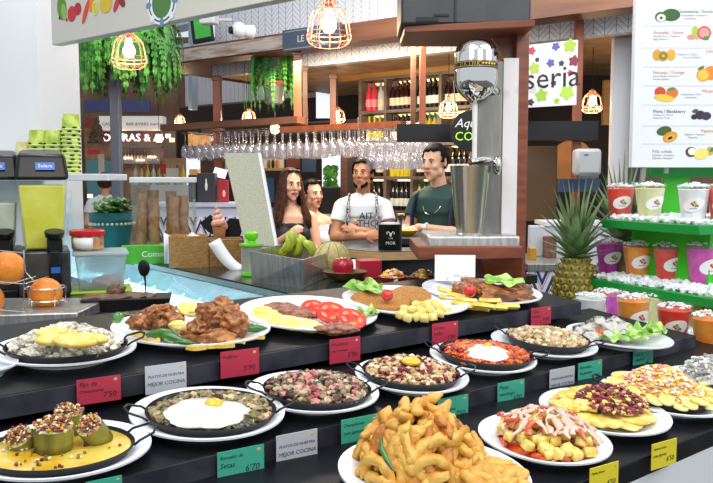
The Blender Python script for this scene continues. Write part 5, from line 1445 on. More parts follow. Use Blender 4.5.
M_lip2 = mat('pale lips', '#b5705c', .5)
def face_parts(root, H, k, brow, lips=M_lip):
    m = MB()
    for s_ in (-1, 1): m.ball((s_ * .028 * k, -.078 * k, .010 * k), (.0135 * k, .009 * k, .0062 * k), 2)
    e = m.build('eye_whites', M_eyew, root, H)
    m = MB()
    for s_ in (-1, 1): m.ball((s_ * .028 * k + e.get('g', 0), -.0855 * k, .010 * k), (.0060 * k, .003 * k, .0058 * k), 2)
    m.build('iris', M_iris, root, H)
    m = MB()
    for s_ in (-1, 1): m.tube([(s_ * .012 * k, -.087 * k, .028 * k), (s_ * .028 * k, -.088 * k, .034 * k), (s_ * .046 * k, -.076 * k, .028 * k)], [.0032 * k, .004 * k, .002 * k], 6, flat=.8); m.tube([(s_ * .014 * k, -.085 * k, .017 * k), (s_ * .028 * k, -.0875 * k, .0195 * k), (s_ * .043 * k, -.078 * k, .015 * k)], [.0012 * k, .0018 * k, .0012 * k], 5)
    m.build('eyebrows', brow, root, H)
    m = MB(); m.tube([(-.024 * k, -.089 * k, -.052 * k), (-.008 * k, -.0965 * k, -.048 * k), (.008 * k, -.0965 * k, -.048 * k), (.024 * k, -.089 * k, -.052 * k)], [.002 * k, .0042 * k, .0042 * k, .002 * k], 8); m.tube([(-.020 * k, -.089 * k, -.055 * k), (0, -.095 * k, -.060 * k), (.020 * k, -.089 * k, -.055 * k)], [.002 * k, .005 * k, .002 * k], 8)
    m.build('lips', lips, root, H)

def body(root, name, skin, J, fem, H, k, legs=True):
    mb = MB(); w = .9 if fem else 1.0
    sh, hz = J['sh'], J['hip']
    cx = J.get('cx', 0); y0 = J.get('y', 0)
    shz = J['shz']
    # torso as stacked ellipsoid sections
    mb.lathe([(0, hz - .10), (.13 * w, hz - .09), (.165 * w, hz), (.150 * w, hz + .08), (.125 * w, hz + .20), (.145 * w, hz + .34), (.165 * w, shz - .12), (.150 * w, shz - .03), (.09 * w, shz + .025), (.055, shz + .05), (0, shz + .05)], 24, T(cx, y0, 0) , sy=.66)
    for s_ in (-1, 1): mb.cone((cx, y0, shz + .005), (cx + s_ * sh, y0, shz - .045), .060, .048, 14)
    if fem:
        for s_ in (-1, 1): mb.ball((cx + s_ * .068, y0 - .075, shz - .175), (.062, .055, .062), 2)
    hc = H.translation
    mb.cone((cx, y0 + .01, shz - .01), hc + H.to_3x3() @ V((0, .012, -.055)), .056 if not fem else .047, .052 if not fem else .045, 16)
    head(mb, H, k, fem)
    for s_, A in ((-1, J['armL']), (1, J['armR'])):
        s0 = V((cx + s_ * sh, y0, shz - .045)); el, wr, hd, hn, cl = A[:5]
        limb(mb, [s0, V(el), V(wr)], [.052 * w, .041 * w, .026 * w])
        mb.ball(s0.lerp(V(el), .35), (.050 * w,) * 3, 2); mb.ball(V(el).lerp(V(wr), .3), (.041 * w,) * 3, 2)
        hand(mb, wr, hd, hn, .95 if not fem else .85, cl, s_ * A[5] if len(A) > 5 else s_)
    if legs:
        for s_ in (-1, 1):
            limb(mb, [(cx + s_ * .09, y0, hz - .03), (cx + s_ * .095, y0 - .01, hz * .52), (cx + s_ * .095, y0 + .01, .09)], [.088 * w, .058 * w, .040 * w])
            limb(mb, [(cx + s_ * .095, y0 + .02, .045), (cx + s_ * .10, y0 - .13, .030)], [.042, .032])
    return voxel(mb, name, skin, root, .0065, 2)

def top_garment(root, name, m, J, fem, sleeve, extra=.012, hem=None, strap=False):
    mb = MB(); w = .9 if fem else 1.0; sh, hz, shz = J['sh'], J['hip'], J['shz']; cx = J.get('cx', 0); y0 = J.get('y', 0); e = extra
    hem = hem if hem is not None else hz - .02
    topz = shz - (.02 if not strap else .10)
    prof = [(0, hem), (.168 * w + e, hem), (.150 * w + e, hz + .09), (.130 * w + e, hz + .20), (.147 * w + e, hz + .34), (.166 * w + e, shz - .12)]
    if strap: prof += [(.160 * w + e, shz - .09), (0, shz - .085)]
    else: prof += [(.152 * w + e, shz - .03), (.10 * w + e, shz + .022), (.070 + e * .4, shz + .040), (0, shz + .036)]
    mb.lathe(prof, 28, T(cx, y0, 0), sy=.67)
    if fem:
        for s_ in (-1, 1): mb.ball((cx + s_ * .068, y0 - .077, shz - .175), (.064 + e, .057 + e, .064 + e), 2)
    if not strap:
        for s_, A in ((-1, J['armL']), (1, J['armR'])):
            s0 = V((cx + s_ * sh, y0, shz - .045)); el = V(A[0])
            mb.cone((cx, y0, shz + .003), s0, .060 + e, .048 + e, 16); mb.ball(s0, .048 + e, 2)
            end = s0.lerp(el, sleeve); mb.cone(s0, end, .048 + e, .048 + e * 1.4, 18)
    return voxel(mb, name, m, root, .008, 2)

def trousers(root, J, m, fem=False):
    mb = MB(); hz = J['hip']; cx = J.get('cx', 0); y0 = J.get('y', 0); w = .9 if fem else 1.0
    mb.lathe([(0, hz - .11), (.15 * w, hz - .10), (.178 * w, hz), (.165 * w, hz + .08), (0, hz + .08)], 24, T(cx, y0, 0), sy=.69)
    for s_ in (-1, 1):
        limb(mb, [(cx + s_ * .09, y0, hz - .03), (cx + s_ * .095, y0 - .01, hz * .52), (cx + s_ * .095, y0 + .01, .10)], [.100 * w, .072 * w, .060 * w])
    voxel(mb, 'trousers', m, root, .012, 2)
    for s_ in (-1, 1):
        q = MB(); limb(q, [(cx + s_ * .095, y0 + .03, .050), (cx + s_ * .10, y0 - .14, .042)], [.050, .042]); q.box((cx + s_ * .098, y0 - .055, .012), (.085, .25, .024))
        voxel(q, 'shoe', M_shoe, root, .010, 2)

def hair_short(root, H, k, m, seed, front=.02, vol=1.0):
    """cropped hair: a shell over the crown and back of the skull that stops at the hairline"""
    mb = MB(); vs, fs = ico(4); keep = []; out = []
    for p in vs:
        q = V((p.x * .080 * vol, p.y * .100 * vol + .014, p.z * .094 * vol + .032))
        q += p * (.005 * noise.noise(p * 5 + V((seed, 0, 0))) + .003 * noise.noise(p * 14))
        out.append(H @ (q * k))
        # hairline: higher at the forehead, low at the neck
        line = .088 - front * .5 if p.y < -.45 else ((.050 - .075 * max(0, abs(p.x) - .62) / .38) if p.y < -.12 else (.022 if p.y < .15 else -.035 - .04 * max(0, p.y)))
        keep.append(q.z > line)
    fs = [f for f in fs if all(keep[i] for i in f)]
    mb.add(out, fs)
    o = mb.build('hair', m, root, ang=3); md = o.modifiers.new('solid', 'SOLIDIFY'); md.thickness = .012 * k; md.offset = -1
    return o

def hair_long(root, H, k, m, seed, drop=.30, part=0.0):
    mb = MB()
    t = MB(); t.ball((0, .034, .052), (.080, .094, .084), 3); t.ball((0, .055, -.02), (.075, .060, .09), 3)
    mb.add([H @ (p * k) for p in t.v], t.f)
    rr = random.Random(seed)
    hc = H.translation; R3 = H.to_3x3()
    for q in range(46):
        a = -2.35 + 4.7 * q / 45          # round the back from one temple to the other
        ex, ey = sin(a) * .080, cos(a) * .080 + .012
        p0 = hc + R3 @ V((ex * .75 * k, ey * .75 * k, .075 * k)); p1 = hc + R3 @ V((ex * 1.03 * k, ey * 1.05 * k, .0))
        sid = 1 if ex > 0 else -1
        p2 = hc + R3 @ V((ex * 1.15 * k, ey * k, 0)) + V((sid * .008, -.01, -.12)); L = drop * rr.uniform(.85, 1.1)
        p3 = hc + V(((R3 @ V((ex * 1.25, ey, 0))).x + sid * .030 + rr.uniform(-.02, .02), (R3 @ V((ex, ey * .8, 0))).y - .03 + rr.uniform(-.01, .01), -L * .72))
        p4 = p3 + V((rr.uniform(-.015, .015), -.012, -L * .30))
        mb.tube([p0, p1, p2, p3, p4], [.012, .016, .018, .016, .004], 7)
    return voxel(mb, 'hair', m, root, .008, 1)

def person(name, label, px, Y, eye_py, yaw, grp=None):
    p = at(px, eye_py, Y)
    return thing('person', label, 'person', T(p.x, p.y, 0) @ RZ(yaw) @ SC(1)), p.z

# heights: the eyes sit .010*k above the skull centre
def setup(px, Y, eye_py, yaw, label, hk):
    t, ez = person('person', label, px, Y, eye_py, yaw)
    return t, ez

# --- young woman with long hair, arms folded up at the chest
t, ez = setup(291, 5.6, 184, .12, 'young woman with long brown hair in a black top, hands clasped at her chest', 1)
k = 1.0; H = head_frame((.0, -.02, ez - .01), .30, .06, .05)
J = dict(sh=.145, hip=.90, shz=ez - .205, armL=((-.20, -.06, ez - .50), (-.02, -.20, ez - .36), (.75, -.25, .5), (-.3, -.9, .3), .7), armR=((.20, -.05, ez - .52), (.06, -.20, ez - .42), (-.45, -.3, .75), (.3, -.9, .2), .7))
body(t, 'body', M_skin, J, True, H, k); face_parts(t, H, k, M_hairb)
top_garment(t, 'black_top', M_blk, J, True, .3, .012, strap=True)
m = MB()
for s_ in (-1, 1): m.tube([(s_ * .085, -.115, ez - .34), (s_ * .090, -.10, ez - .27), (s_ * .095, -.03, ez - .205), (s_ * .09, .05, ez - .25), (s_ * .085, .10, ez - .34)], .011, 8, flat=.5)
m.build('top_straps', M_blk, t)
m = MB(); m.tube([(-.135, -.12, ez - .36), (-.140, -.095, ez - .27), (-.135, .0, ez - .195), (-.14, .07, ez - .27), (-.13, .10, ez - .42)], .022, 8, flat=.4); m.build('blue_bag_strap', M_blue, t)
trousers(t, J, M_blk, True); hair_long(t, H, k, M_hairb, 1, .34)
def sunglasses(t, H, k):
    m = MB()
    for s_ in (-1, 1): m.ball((s_ * .030 * k, -.052 * k, .108 * k), (.026 * k, .018 * k, .014 * k), 2)
    m.tube([(-.075 * k, .02 * k, .075 * k), (-.058 * k, -.040 * k, .105 * k), (0, -.055 * k, .115 * k), (.058 * k, -.040 * k, .105 * k), (.075 * k, .02 * k, .075 * k)], .004, 6)
    m.build('sunglasses', M_blackpl, t, H)
sunglasses(t, H, k)

# --- second woman, hair tied back, white top
t, ez = setup(312.5, 5.95, 193, .10, 'smiling woman with tied back dark hair, white top and sunglasses on her head', 1)
k = .95; H = head_frame((0, -.02, ez - .01), .55, .05, -.04)
J = dict(sh=.142, hip=.88, shz=ez - .200, armL=((-.19, -.04, ez - .50), (-.03, -.19, ez - .46), (.8, -.2, .1), (0, -.9, .4), .6), armR=((.20, -.04, ez - .50), (.08, -.20, ez - .44), (-.6, -.2, -.3), (0, -.9, .4), .6))
body(t, 'body', M_skin, J, True, H, k); face_parts(t, H, k, M_hairk)
top_garment(t, 'white_top', M_tee, J, True, .3, .012, strap=True)
m = MB(); m.tube([(.130, -.10, ez - .36), (.150, -.06, ez - .27), (.145, 0, ez - .20), (.14, .07, ez - .27), (.14, .10, ez - .4)], .026, 8, flat=.4); m.build('bag_strap', M_navy, t)
m = MB(); m.tube([(.055 * sin(a), -.075 - .04 * cos(a), ez - .26 - .075 * max(0, cos(a))) for a in [k_ * pi / 10 - pi / 2 for k_ in range(11)]], .0018, 5); m.build('necklace', mat('fine necklace', '#b08a4a', .3, metal=.8), t)
trousers(t, J, M_jean, True); hair_short(t, H, k, M_hairk, 4, .0, 1.04)
m = MB(); m.ball(H @ V((0, .11, .02)), (.035, .035, .035), 3, None, .3, 3, 2); m.build('hair_bun', M_hairk, t); sunglasses(t, H, k)

# --- young man with crossed arms, white t-shirt
t, ez = setup(363, 5.6, 173, -.05, 'young man in a white printed t-shirt with arms crossed and patterned straps', 1)
k = 1.0; H = head_frame((0, -.01, ez - .01), -.28, -.03, .02)
J = dict(sh=.160, hip=.95, shz=ez - .205,
         armL=((-.205, -.07, ez - .47), (.02, -.21, ez - .455), (.95, .10, .12), (.1, -.9, .3), .5), armR=((.205, -.07, ez - .46), (-.03, -.17, ez - .415), (-.9, .12, .25), (0, -.85, .4), .5))
body(t, 'body', M_skin2, J, False, H, k); face_parts(t, H, k, M_hairk, M_lip2)
top_garment(t, 'white_tshirt', M_tee, J, False, .52, .012); trousers(t, J, M_jean)
hair_short(t, H, k, M_hairk, 2, .012, 1.08)
m = MB()
for a in [q * .16 - 1.28 for q in range(17)]:
    m.ball(H @ V((.050 * sin(a), -.040 - .034 * cos(a), -.060 - .032 * cos(a))), (.010, .010, .018), 2)
voxel(m, 'beard', M_hairk, t, .005, 1)
M_pat = mat('black and white pattern cloth', '#17181c', .6, col2='#d9d9d6', scale=70, lo=.5, hi=.54)
for s_ in (-1, 1):
    m = MB(); m.tube([(s_ * .092, -.130, ez - .46), (s_ * .108, -.134, ez - .36), (s_ * .108, -.118, ez - .255), (s_ * .098, -.03, ez - .175), (s_ * .105, .06, ez - .215), (s_ * .10, .115, ez - .32)], .030, 8, flat=.40); m.build('backpack_strap', M_pat, t)
M_ink = mat('black shirt print', '#1a1c20', .6)
for q, (tx, z, x) in enumerate([('AIT', ez - .315, .03), ('THC', ez - .370, .035)]):
    lettering('shirt_print', tx, .070, M_ink, t, T(x, -.137, z) @ RX(.04) @ STAND, .004)
m = MB()
for q in range(5): m.ball((-.062 + .013 * (q % 3), -.130, ez - .375 - .012 * (q // 3)), (.010, .008, .010), 2)
m.build('red_print', M_red, t); m = MB(); m.ball((-.05, -.130, ez - .350), (.014, .008, .012), 2); m.build('yellow_print', mat('yellow print', '#e3c31e', .5), t)

# --- man behind the bar, dark green tee
t, ez = setup(440, 4.9, 161.5, -.62, 'short haired man in a dark green t-shirt with hands together behind the mixer', 1)
k = 1.0; H = head_frame((-.01, -.05, ez - .01), -.05, .10, 0)
J = dict(sh=.160, hip=.98, shz=ez - .205,
         armL=((-.20, -.06, ez - .46), (-.10, -.27, ez - .425), (-.1, -.75, -.35), (-.3, -.3, .8), .8), armR=((.23, -.08, ez - .46), (.0, -.27, ez - .415), (-.75, -.4, -.25), (0, -.5, .8), .8))
body(t, 'body', M_skin, J, False, H, k); face_parts(t, H, k, M_hairk, M_lip2)
top_garment(t, 'green_tshirt', M_grn_t, J, False, .55, .012); trousers(t, J, M_jean)
hair_short(t, H, k, M_hairk, 6, .018, 1.04)
m = MB(); m.tube([(.075 * sin(a), -.075 - .058 * cos(a), ez - .215 - .125 * max(0, cos(a)) ** .8) for a in [q * pi / 14 - pi / 2 for q in range(15)]], .0026, 6); m.build('silver_chain', M_chrome, t)
m = MB(); m.tube([V((.045, -.245, ez - .418)) + V((.0, .028 * cos(a), .028 * sin(a))) for a in [q * pi / 8 for q in range(16)]], .006, 6, closed=True); m.ball((.043, -.275, ez - .412), (.016, .006, .016), 2); m.build('wristwatch', M_paper, t)
for s_ in (-1, 1):
    m = MB(); m.tube([(s_ * .135, -.122, ez - .46), (s_ * .142, -.110, ez - .34), (s_ * .138, -.07, ez - .235), (s_ * .130, -.0, ez - .195), (s_ * .125, .06, ez - .22)], .024, 8, flat=.35); m.build('apron_strap', M_navy, t)

# --- shopper seen from behind, far left
t, ez = setup(105, 9.0, 183, pi + .3, 'distant shopper in a white top seen from behind', 1)
k = 1.0; H = head_frame((0, 0, ez - .01), 0, .1, 0)
J = dict(sh=.16, hip=.85, shz=ez - .200, armL=((-.22, .0, ez - .48), (-.20, -.2, ez - .55), (0, -1, 0), (0, 0, 1), .5), armR=((.22, .03, ez - .48), (.26, -.12, ez - .62), (0, -1, -.2), (0, 0, 1), .5))
body(t, 'body', M_skin, J, True, H, k); top_garment(t, 'white_blouse', M_tee, J, True, .5, .014); trousers(t, J, M_jean, True); hair_short(t, H, k, M_hairb, 9, -.01, 1.15)
# ================================================================== the hall and the bar behind
M_floor = mat('grey brown floor tile', '#6a625a', .4, col2='#5a534c', scale=3)
m = MB(); m.box((0, 6, -.03), (16, 20, .06)); struct(m, 'floor', M_floor)
M_brown = mat('dark brown wood', '#4a2c1e', .45, col2='#5c3826', scale=5, stretch=(1, 1, 6))
M_midwood = mat('mid brown wood beam', '#643e2a', .5, col2='#774c33', scale=5, stretch=(.4, .4, 4))
M_redwood = mat('red brown post', '#7a3d22', .4, col2='#8d4a2c', scale=4, stretch=(3, 3, .5))
M_washed = mat('white washed beam', '#b9aca2', .55, col2='#8a6f60', scale=8, stretch=(.6, .6, 5), lo=.45, hi=.7)
E = (.824, -.566)

def herring(name, d, k=1.0):
    m = bpy.data.materials.new(name); m.use_nodes = True; nt = m.node_tree; b = nt.nodes['Principled BSDF']
    tc = nt.nodes.new('ShaderNodeTexCoord'); N = nt.nodes.new; Lk = nt.links.new
    dp = N('ShaderNodeVectorMath'); dp.operation = 'DOT_PRODUCT'; dp.inputs[1].default_value = (d[0], d[1], 0)
    sp = N('ShaderNodeSeparateXYZ'); Lk(tc.outputs['Object'], dp.inputs[0]); Lk(tc.outputs['Object'], sp.inputs[0])
    def mth(op, a, b_=None):
        n = N('ShaderNodeMath'); n.operation = op
        for i, v in enumerate((a, b_)):
            if v is None: continue
            if isinstance(v, (int, float)): n.inputs[i].default_value = v
            else: Lk(v, n.inputs[i])
        return n.outputs[0]
    u = mth('FRACT', mth('MULTIPLY', dp.outputs['Value'], 4.2 * k))
    tri = mth('ABSOLUTE', mth('SUBTRACT', u, .5))
    v = mth('FRACT', mth('ADD', mth('MULTIPLY', sp.outputs['Z'], 15.0 * k), mth('MULTIPLY', tri, 3.6)))
    l1 = mth('LESS_THAN', v, .14)
    l2 = mth('LESS_THAN', tri, .02); l3 = mth('GREATER_THAN', tri, .48)
    ln = mth('MINIMUM', mth('ADD', mth('ADD', l1, l2), l3), 1.0)
    mx = N('ShaderNodeMix'); mx.data_type = 'RGBA'; Lk(ln, mx.inputs['Factor'])
    mx.inputs['A'].default_value = lin('#d6d6dd'); mx.inputs['B'].default_value = lin('#8f8f9c')
    Lk(mx.outputs['Result'], b.inputs['Base Color']); b.inputs['Roughness'].default_value = .3
    return m
M_herr = herring('white herringbone tile', E, 1.5)

beamP = VP(6.0, E); fas = VP(6.5, E); upp = VP(6.25, E); rackP = VP(5.9, E); wineP = VP(7.5, E); backP = VP(9.2, E)
m = MB(); beamP.box(m, 130, 55, 70, 700, .22); struct(m, 'trim_3', M_midwood)
m = MB(); beamP.box(m, 182, 50, 62, 289, .02, -.022); tag(m.build('washed_fascia_board', M_washed, smooth=False), 'long white washed board along the bar canopy beam', 'board')
m = MB(); upp.box(m, 212, -160, 52, 760, .12); struct(m, 'wall_bar_upper', M_herr)
m = MB(); fas.box(m, 212, 58, 77, 760, .10); struct(m, 'wall_bar_fascia', M_herr)
m = MB(); VP(9.4, E).box(m, 185, 76, 106, 300, .1); struct(m, 'wall_bar_rear_tiles', M_herr)
# canopy soffit
M_soffit = mat('tan soffit board', '#a98a62', .5, col2='#8f7250', scale=5)
def soff(z, P0, P1, o0, o1, th, mm, nm):
    m = MB(); a, b = P0, P1; n = beamP.n
    a, b = V((a.x, a.y, 0)), V((b.x, b.y, 0))
    m.hexa([a + n * o0 + V((0, 0, z)), b + n * o0 + V((0, 0, z)), b + n * o1 + V((0, 0, z)), a + n * o1 + V((0, 0, z))],
           [a + n * o0 + V((0, 0, z + th)), b + n * o0 + V((0, 0, z + th)), b + n * o1 + V((0, 0, z + th)), a + n * o1 + V((0, 0, z + th))]); struct(m, nm, mm)
zc = fas.hit(212, 76).z
soff(zc + .02, fas.hit(206, 80), fas.hit(760, 40), .08, 3.2, .10, M_soffit, 'ceiling_bar')
soff(beamP.hit(130, 66).z, beamP.hit(130, 70), beamP.hit(216, 60), .1, 2.8, .08, M_brown, 'ceiling_bar_side')
# posts
def post(px, yt, yb, Y, w, mm, label, down=True):
    a = at(px, yt, Y); z0 = 0 if down else at(px, yb, Y).z
    t = thing('timber_post', label, 'post', T(a.x, Y, z0), 'timber posts of the bar')
    m = MB(); m.box((0, 0, (a.z - z0) / 2), (w, w, a.z - z0)); m.build('shaft', mm, t, bevel=.003)
    m = MB(); m.box((0, 0, a.z - z0 - .03), (w * 1.3, w * 1.3, .03)); m.build('cap', mm, t, bevel=.003)
post(217, 76, 200, 7.4, .075, M_redwood, 'red brown timber post at the left end of the bar canopy')
post(297.5, 50, 125, 6.35, .065, M_redwood, 'red brown timber post under the blue sign', False)
post(305, 66, 125, 6.75, .045, M_brown, 'slim dark post just right of the one under the blue sign', False)
post(333, 74, 125, 7.2, .06, M_redwood, 'timber post behind the middle small cage lamp', False)
post(413.5, 38, 125, 5.75, .040, M_brown, 'slim dark timber post left of the mixer, left one of the pair', False)
post(423, 33, 125, 5.6, .045, M_redwood, 'orange brown timber post left of the mixer, right one of the pair', False)
post(579.5, 8, 200, 5.3, .055, M_redwood, 'timber post left of the right hand cage lamp')
post(344, 150, 235, 7.3, .07, M_brown, 'dark post behind the young man with crossed arms')

# hanging glass rack
t = thing('hanging_glass_rack', 'long wooden rack with rails for hanging wine glasses', 'glass rack', None)
m = MB(); rackP.box(m, 160, 124.5, 130.5, 297, .10); rackP.box(m, 160, 124.5, 130.5, 297, .06, .9); m.build('rack_board', M_midwood, t)
m = MB(); rackP.box(m, 279, 127, 132.5, 400, .10); m.build('rack_board', M_redwood, t)
zr = rackP.hit(200, 131.5).z
M_rail = mat('rack rail steel', '#8a8588', .3, metal=.9)
pa, pb_ = rackP.hit(172, 130), rackP.hit(402, 128); pa.z = pb_.z = zr
for r in range(5):
    m = MB()
    for o_ in (-.014, .014):
        n = rackP.n * (.12 + r * .17 + o_); m.tube([pa + n, pb_ + n], .005, 5)
    m.build('rail', M_rail, t)
M_glasses = thin_glass('wine glass', '#ffffff', .22, .95, .04, milk=.13, milkcol='#efe6fa')
def wine_glass_mesh():
    m = MB(); m.lathe([(.034, 0), (.034, -.002), (.006, -.006), (.0035, -.02), (.0035, -.085), (.010, -.095), (.028, -.115), (.036, -.145), (.035, -.175), (.029, -.205)], 14, close=False); return m.mesh('wine_glass', M_glasses)
wg = wine_glass_mesh()
rr = random.Random(9); k = 0
L = (pb_ - pa).length; n = int(L / .092)
for r in range(4):
    for i in range(n):
        p = pa + rackP.d * ((i + .5 + (r % 2) * .4) * .092) + rackP.n * (.12 + r * .17)
        o = bpy.data.objects.new('wine_glass', wg); COL.objects.link(o); o.matrix_local = T(p.x, p.y, zr + .004) @ RZ(rr.uniform(0, 3)) @ SC(rr.uniform(1.10, 1.25))
        tag(o, 'clear wine glass hanging upside down in the long bar rack', 'wine glass', 'wine glasses in the long rack')
t = thing('short_glass_rack', 'short steel glass rack hanging in front of the wine shelves', 'glass rack', None)
pc, pd = VP(5.6, E).hit(358, 140), VP(5.6, E).hit(437, 138); pc.z = pd.z = VP(5.6, E).hit(380, 141).z
for r in range(2):
    m = MB()
    for o_ in (-.014, .014): m.tube([pc + rackP.n * (r * .16 + o_), pd + rackP.n * (r * .16 + o_)], .006, 5)
    m.build('rail', M_rail, t)
for p_ in (pc, pd):
    m = MB(); m.tube([p_, p_ + V((0, 0, .18))], .004, 5); m.build('hanger', M_rail, t)
for r in range(2):
    for i in range(9):
        p = pc + rackP.d * ((i + .5) * (pd - pc).length / 9) + rackP.n * (r * .16)
        o = bpy.data.objects.new('wine_glass', wg); COL.objects.link(o); o.matrix_local = T(p) @ RZ(i)
        tag(o, 'clear wine glass hanging upside down above the two men', 'wine glass', 'wine glasses in the short rack')

# ------------------------------------------------------------------ wine shelves with bottles
M_shelf = mat('grey brown shelf board', '#5f5048', .5, col2='#75645a', scale=6)
M_warm = mat('warm lit shelf back', '#5a3f22', .6, col2='#7a5a30', scale=4)
M_led = mat('warm strip lamp', '#fff0c0', .5, emit='#ffdf90', estr=3.5)
us = thing('wine_shelf_unit', 'tall lit shelf unit full of wine bottles behind the two men', 'shelf unit', None)
zz = [wineP.hit(361, y).z for y in (80, 113, 146, 178, 211, 246)]
xs = [wineP.hit(x, 100) for x in (360, 385, 412, 440, 472, 510)]
def wb(m, a, b, z0, z1, o0, o1):
    a, b = V((a.x, a.y, 0)), V((b.x, b.y, 0)); n = wineP.n
    return m.hexa([a + n * o0 + V((0, 0, z0)), b + n * o0 + V((0, 0, z0)), b + n * o1 + V((0, 0, z0)), a + n * o1 + V((0, 0, z0))],
                  [a + n * o0 + V((0, 0, z1)), b + n * o0 + V((0, 0, z1)), b + n * o1 + V((0, 0, z1)), a + n * o1 + V((0, 0, z1))])
for z in zz:
    m = MB(); wb(m, xs[0], xs[-1], z - .015, z + .015, 0, .3); m.build('shelf_board', M_shelf, us)
for x in xs:
    m = MB(); wb(m, x - wineP.d * .015, x + wineP.d * .015, 0, zz[0], -.002, .3); m.build('divider', M_shelf, us)
m = MB(); wb(m, xs[0], xs[-1], 0, zz[0], .30, .32); m.build('back_panel', M_warm, us)
for z in zz[:-1]:
    m = MB(); wb(m, xs[0] + wineP.d * .02, xs[-1], z - .03, z - .016, .22, .27); m.build('strip_lamp', M_led, us)
m = MB(); wb(m, xs[0] - wineP.d * .25, xs[-1] + wineP.d * .6, zz[0] + .01, zz[0] + .42, .0, .05); tag(m.build('wood_header_panel', mat('honey wood veneer', '#b98a48', .45, col2='#a87a3c', scale=4, stretch=(.5, .5, 4)), smooth=False), 'honey coloured wood panel above the wine shelves', 'panel')

def bottle_mesh(gl, lab, cap, key):
    m = MB(); m.mi = 0; m.lathe([(0, 0), (.036, 0), (.037, .01), (.037, .17), (.030, .20), (.014, .235), (.0135, .27)], 12)
    m.mi = 1; m.lathe([(.0376, .045), (.0376, .125)], 12, close=False)
    m.mi = 2; m.lathe([(.015, .250), (.015, .30), (0, .30)], 10)
    return m.mesh('wine_bottle', [gl, lab, cap])
def gm(n, c): return mat(n, c, .12, coat=.5)
B_dark = bottle_mesh(gm('dark wine glass', '#101210'), mat('white wine label', '#dcdcd8', .5), gm('black foil', '#15151a'), 0)
B_cream = bottle_mesh(gm('deep red wine glass', '#2a0d10'), mat('cream wine label', '#d8cfb2', .5), gm('dark red foil', '#5c1420'), 1)
B_green = bottle_mesh(gm('pale white wine glass', '#b3a03a'), mat('white wine label', '#dcdcd8', .5), gm('teal foil', '#12685a'), 2)
B_pink = bottle_mesh(gm('rose bottle', '#d8344a'), mat('rose label', '#e88a94', .5), gm('rose foil', '#c92a44'), 3)
B_clear = bottle_mesh(gm('clear spirit bottle', '#c4c8c4'), mat('cream wine label', '#d8cfb2', .5), gm('grey foil', '#8a8a88'), 4)
B_yel = bottle_mesh(gm('yellow liqueur bottle', '#c9b820'), gm('yellow liqueur bottle', '#c9b820'), gm('yellow foil', '#b8a828'), 5)
def bottles(ri, px0, px1, me, n, lb, grp, o=.12):
    a, b = wineP.hit(px0, 100), wineP.hit(px1, 100)
    for i in range(2 * n):
        bk = i // n; p = a.lerp(b, ((i % n) + .5 + .3 * bk) / n) + wineP.n * (o - .05 + .09 * bk + rr.uniform(-.01, .01))
        q = bpy.data.objects.new('wine_bottle', me); COL.objects.link(q)
        hgt = (zz[ri - 1] - zz[ri] - .03); q.matrix_local = T(p.x, p.y, zz[ri] + .0155) @ RZ(rr.uniform(0, 6)) @ SC(.9, .9, min(1.0, hgt / .32))
        tag(q, lb, 'bottle', grp)
bottles(1, 363, 373, B_pink, 2, 'pink bottle at the left end of the top wine shelf', 'pink bottles')
bottles(1, 374, 384, B_clear, 2, 'clear bottle beside the pink ones on the top wine shelf', 'clear bottles')
bottles(1, 387, 411, B_cream, 5, 'dark red wine bottle in the second bay of the top shelf', 'top shelf bay two bottles')
bottles(1, 414, 439, B_dark, 5, 'dark wine bottle in the third bay of the top shelf', 'top shelf bay three bottles')
bottles(1, 442, 471, B_cream, 5, 'dark red wine bottle behind the cage lamp on the top shelf', 'top shelf bay four bottles')
bottles(2, 363, 384, B_yel, 4, 'yellow bottle on the second shelf behind the rack', 'second shelf yellow bottles')
bottles(2, 387, 411, B_dark, 5, 'dark wine bottle on the second shelf above the yellow bottles', 'second shelf dark bottles')
bottles(2, 414, 439, B_green, 5, 'pale bottle half hidden by the black panel on the second shelf', 'second shelf pale bottles')
bottles(3, 363, 384, B_cream, 4, 'red wine bottle behind the young man on the third shelf', 'third shelf left bottles')
bottles(3, 387, 411, B_yel, 5, 'yellow liqueur bottle above the dark labelled bottles', 'yellow liqueur bottles')
bottles(3, 414, 439, B_cream, 5, 'red wine bottle left of the man in green, third shelf', 'third shelf middle bottles')
bottles(3, 442, 471, B_dark, 5, 'dark bottle right of the head of the man in green', 'third shelf right bottles')
bottles(4, 363, 384, B_dark, 4, 'dark bottle by the shoulder of the young man on the fourth shelf', 'fourth shelf left bottles')
bottles(4, 387, 411, B_dark, 5, 'dark bottle with white label between the two men', 'fourth shelf labelled bottles')
bottles(4, 414, 439, B_green, 5, 'white wine bottle with teal cap beside the man in green', 'teal capped bottles')
bottles(5, 363, 384, B_clear, 4, 'clear bottle low on the fifth shelf behind the young man', 'fifth shelf clear bottles')
bottles(5, 387, 439, B_clear, 9, 'clear glass bottle low on the fifth shelf between the men', 'fifth shelf middle bottles')

# black panel and round sign
m = MB(); pbox(m, 397, 124, 473, 142, 5.1, .05); tag(m.build('black_canopy_panel', M_blackpl, None, smooth=False), 'long black panel across the wine shelves left of the round sign', 'panel')
c = at(471, 131, 4.6)
t = thing('round_sign', 'round black sign with white and green lettering behind the mixer', 'sign', T(c))
m = MB(); m.lathe([(.125, -.01), (.125, .01)], 40, RX(pi / 2)); m.build('sign_disc', M_blackpl, t)
lettering('lettering', 'Aquí', .075, M_w, t, T(-.03, -.0105, .045) @ STAND, .0006, .3)
lettering('lettering', 'COV', .075, mat('neon green lettering', '#9fe32a', .5, emit='#9fe32a', estr=.5), t, T(-.02, -.0105, -.035) @ STAND, .0008)
for sg in (-1, 1):
    m = MB(); m.tube([(sg * .09, .0, .08), (sg * .11, 0, .30)], .003, 5); m.build('hanger', M_rail, t)

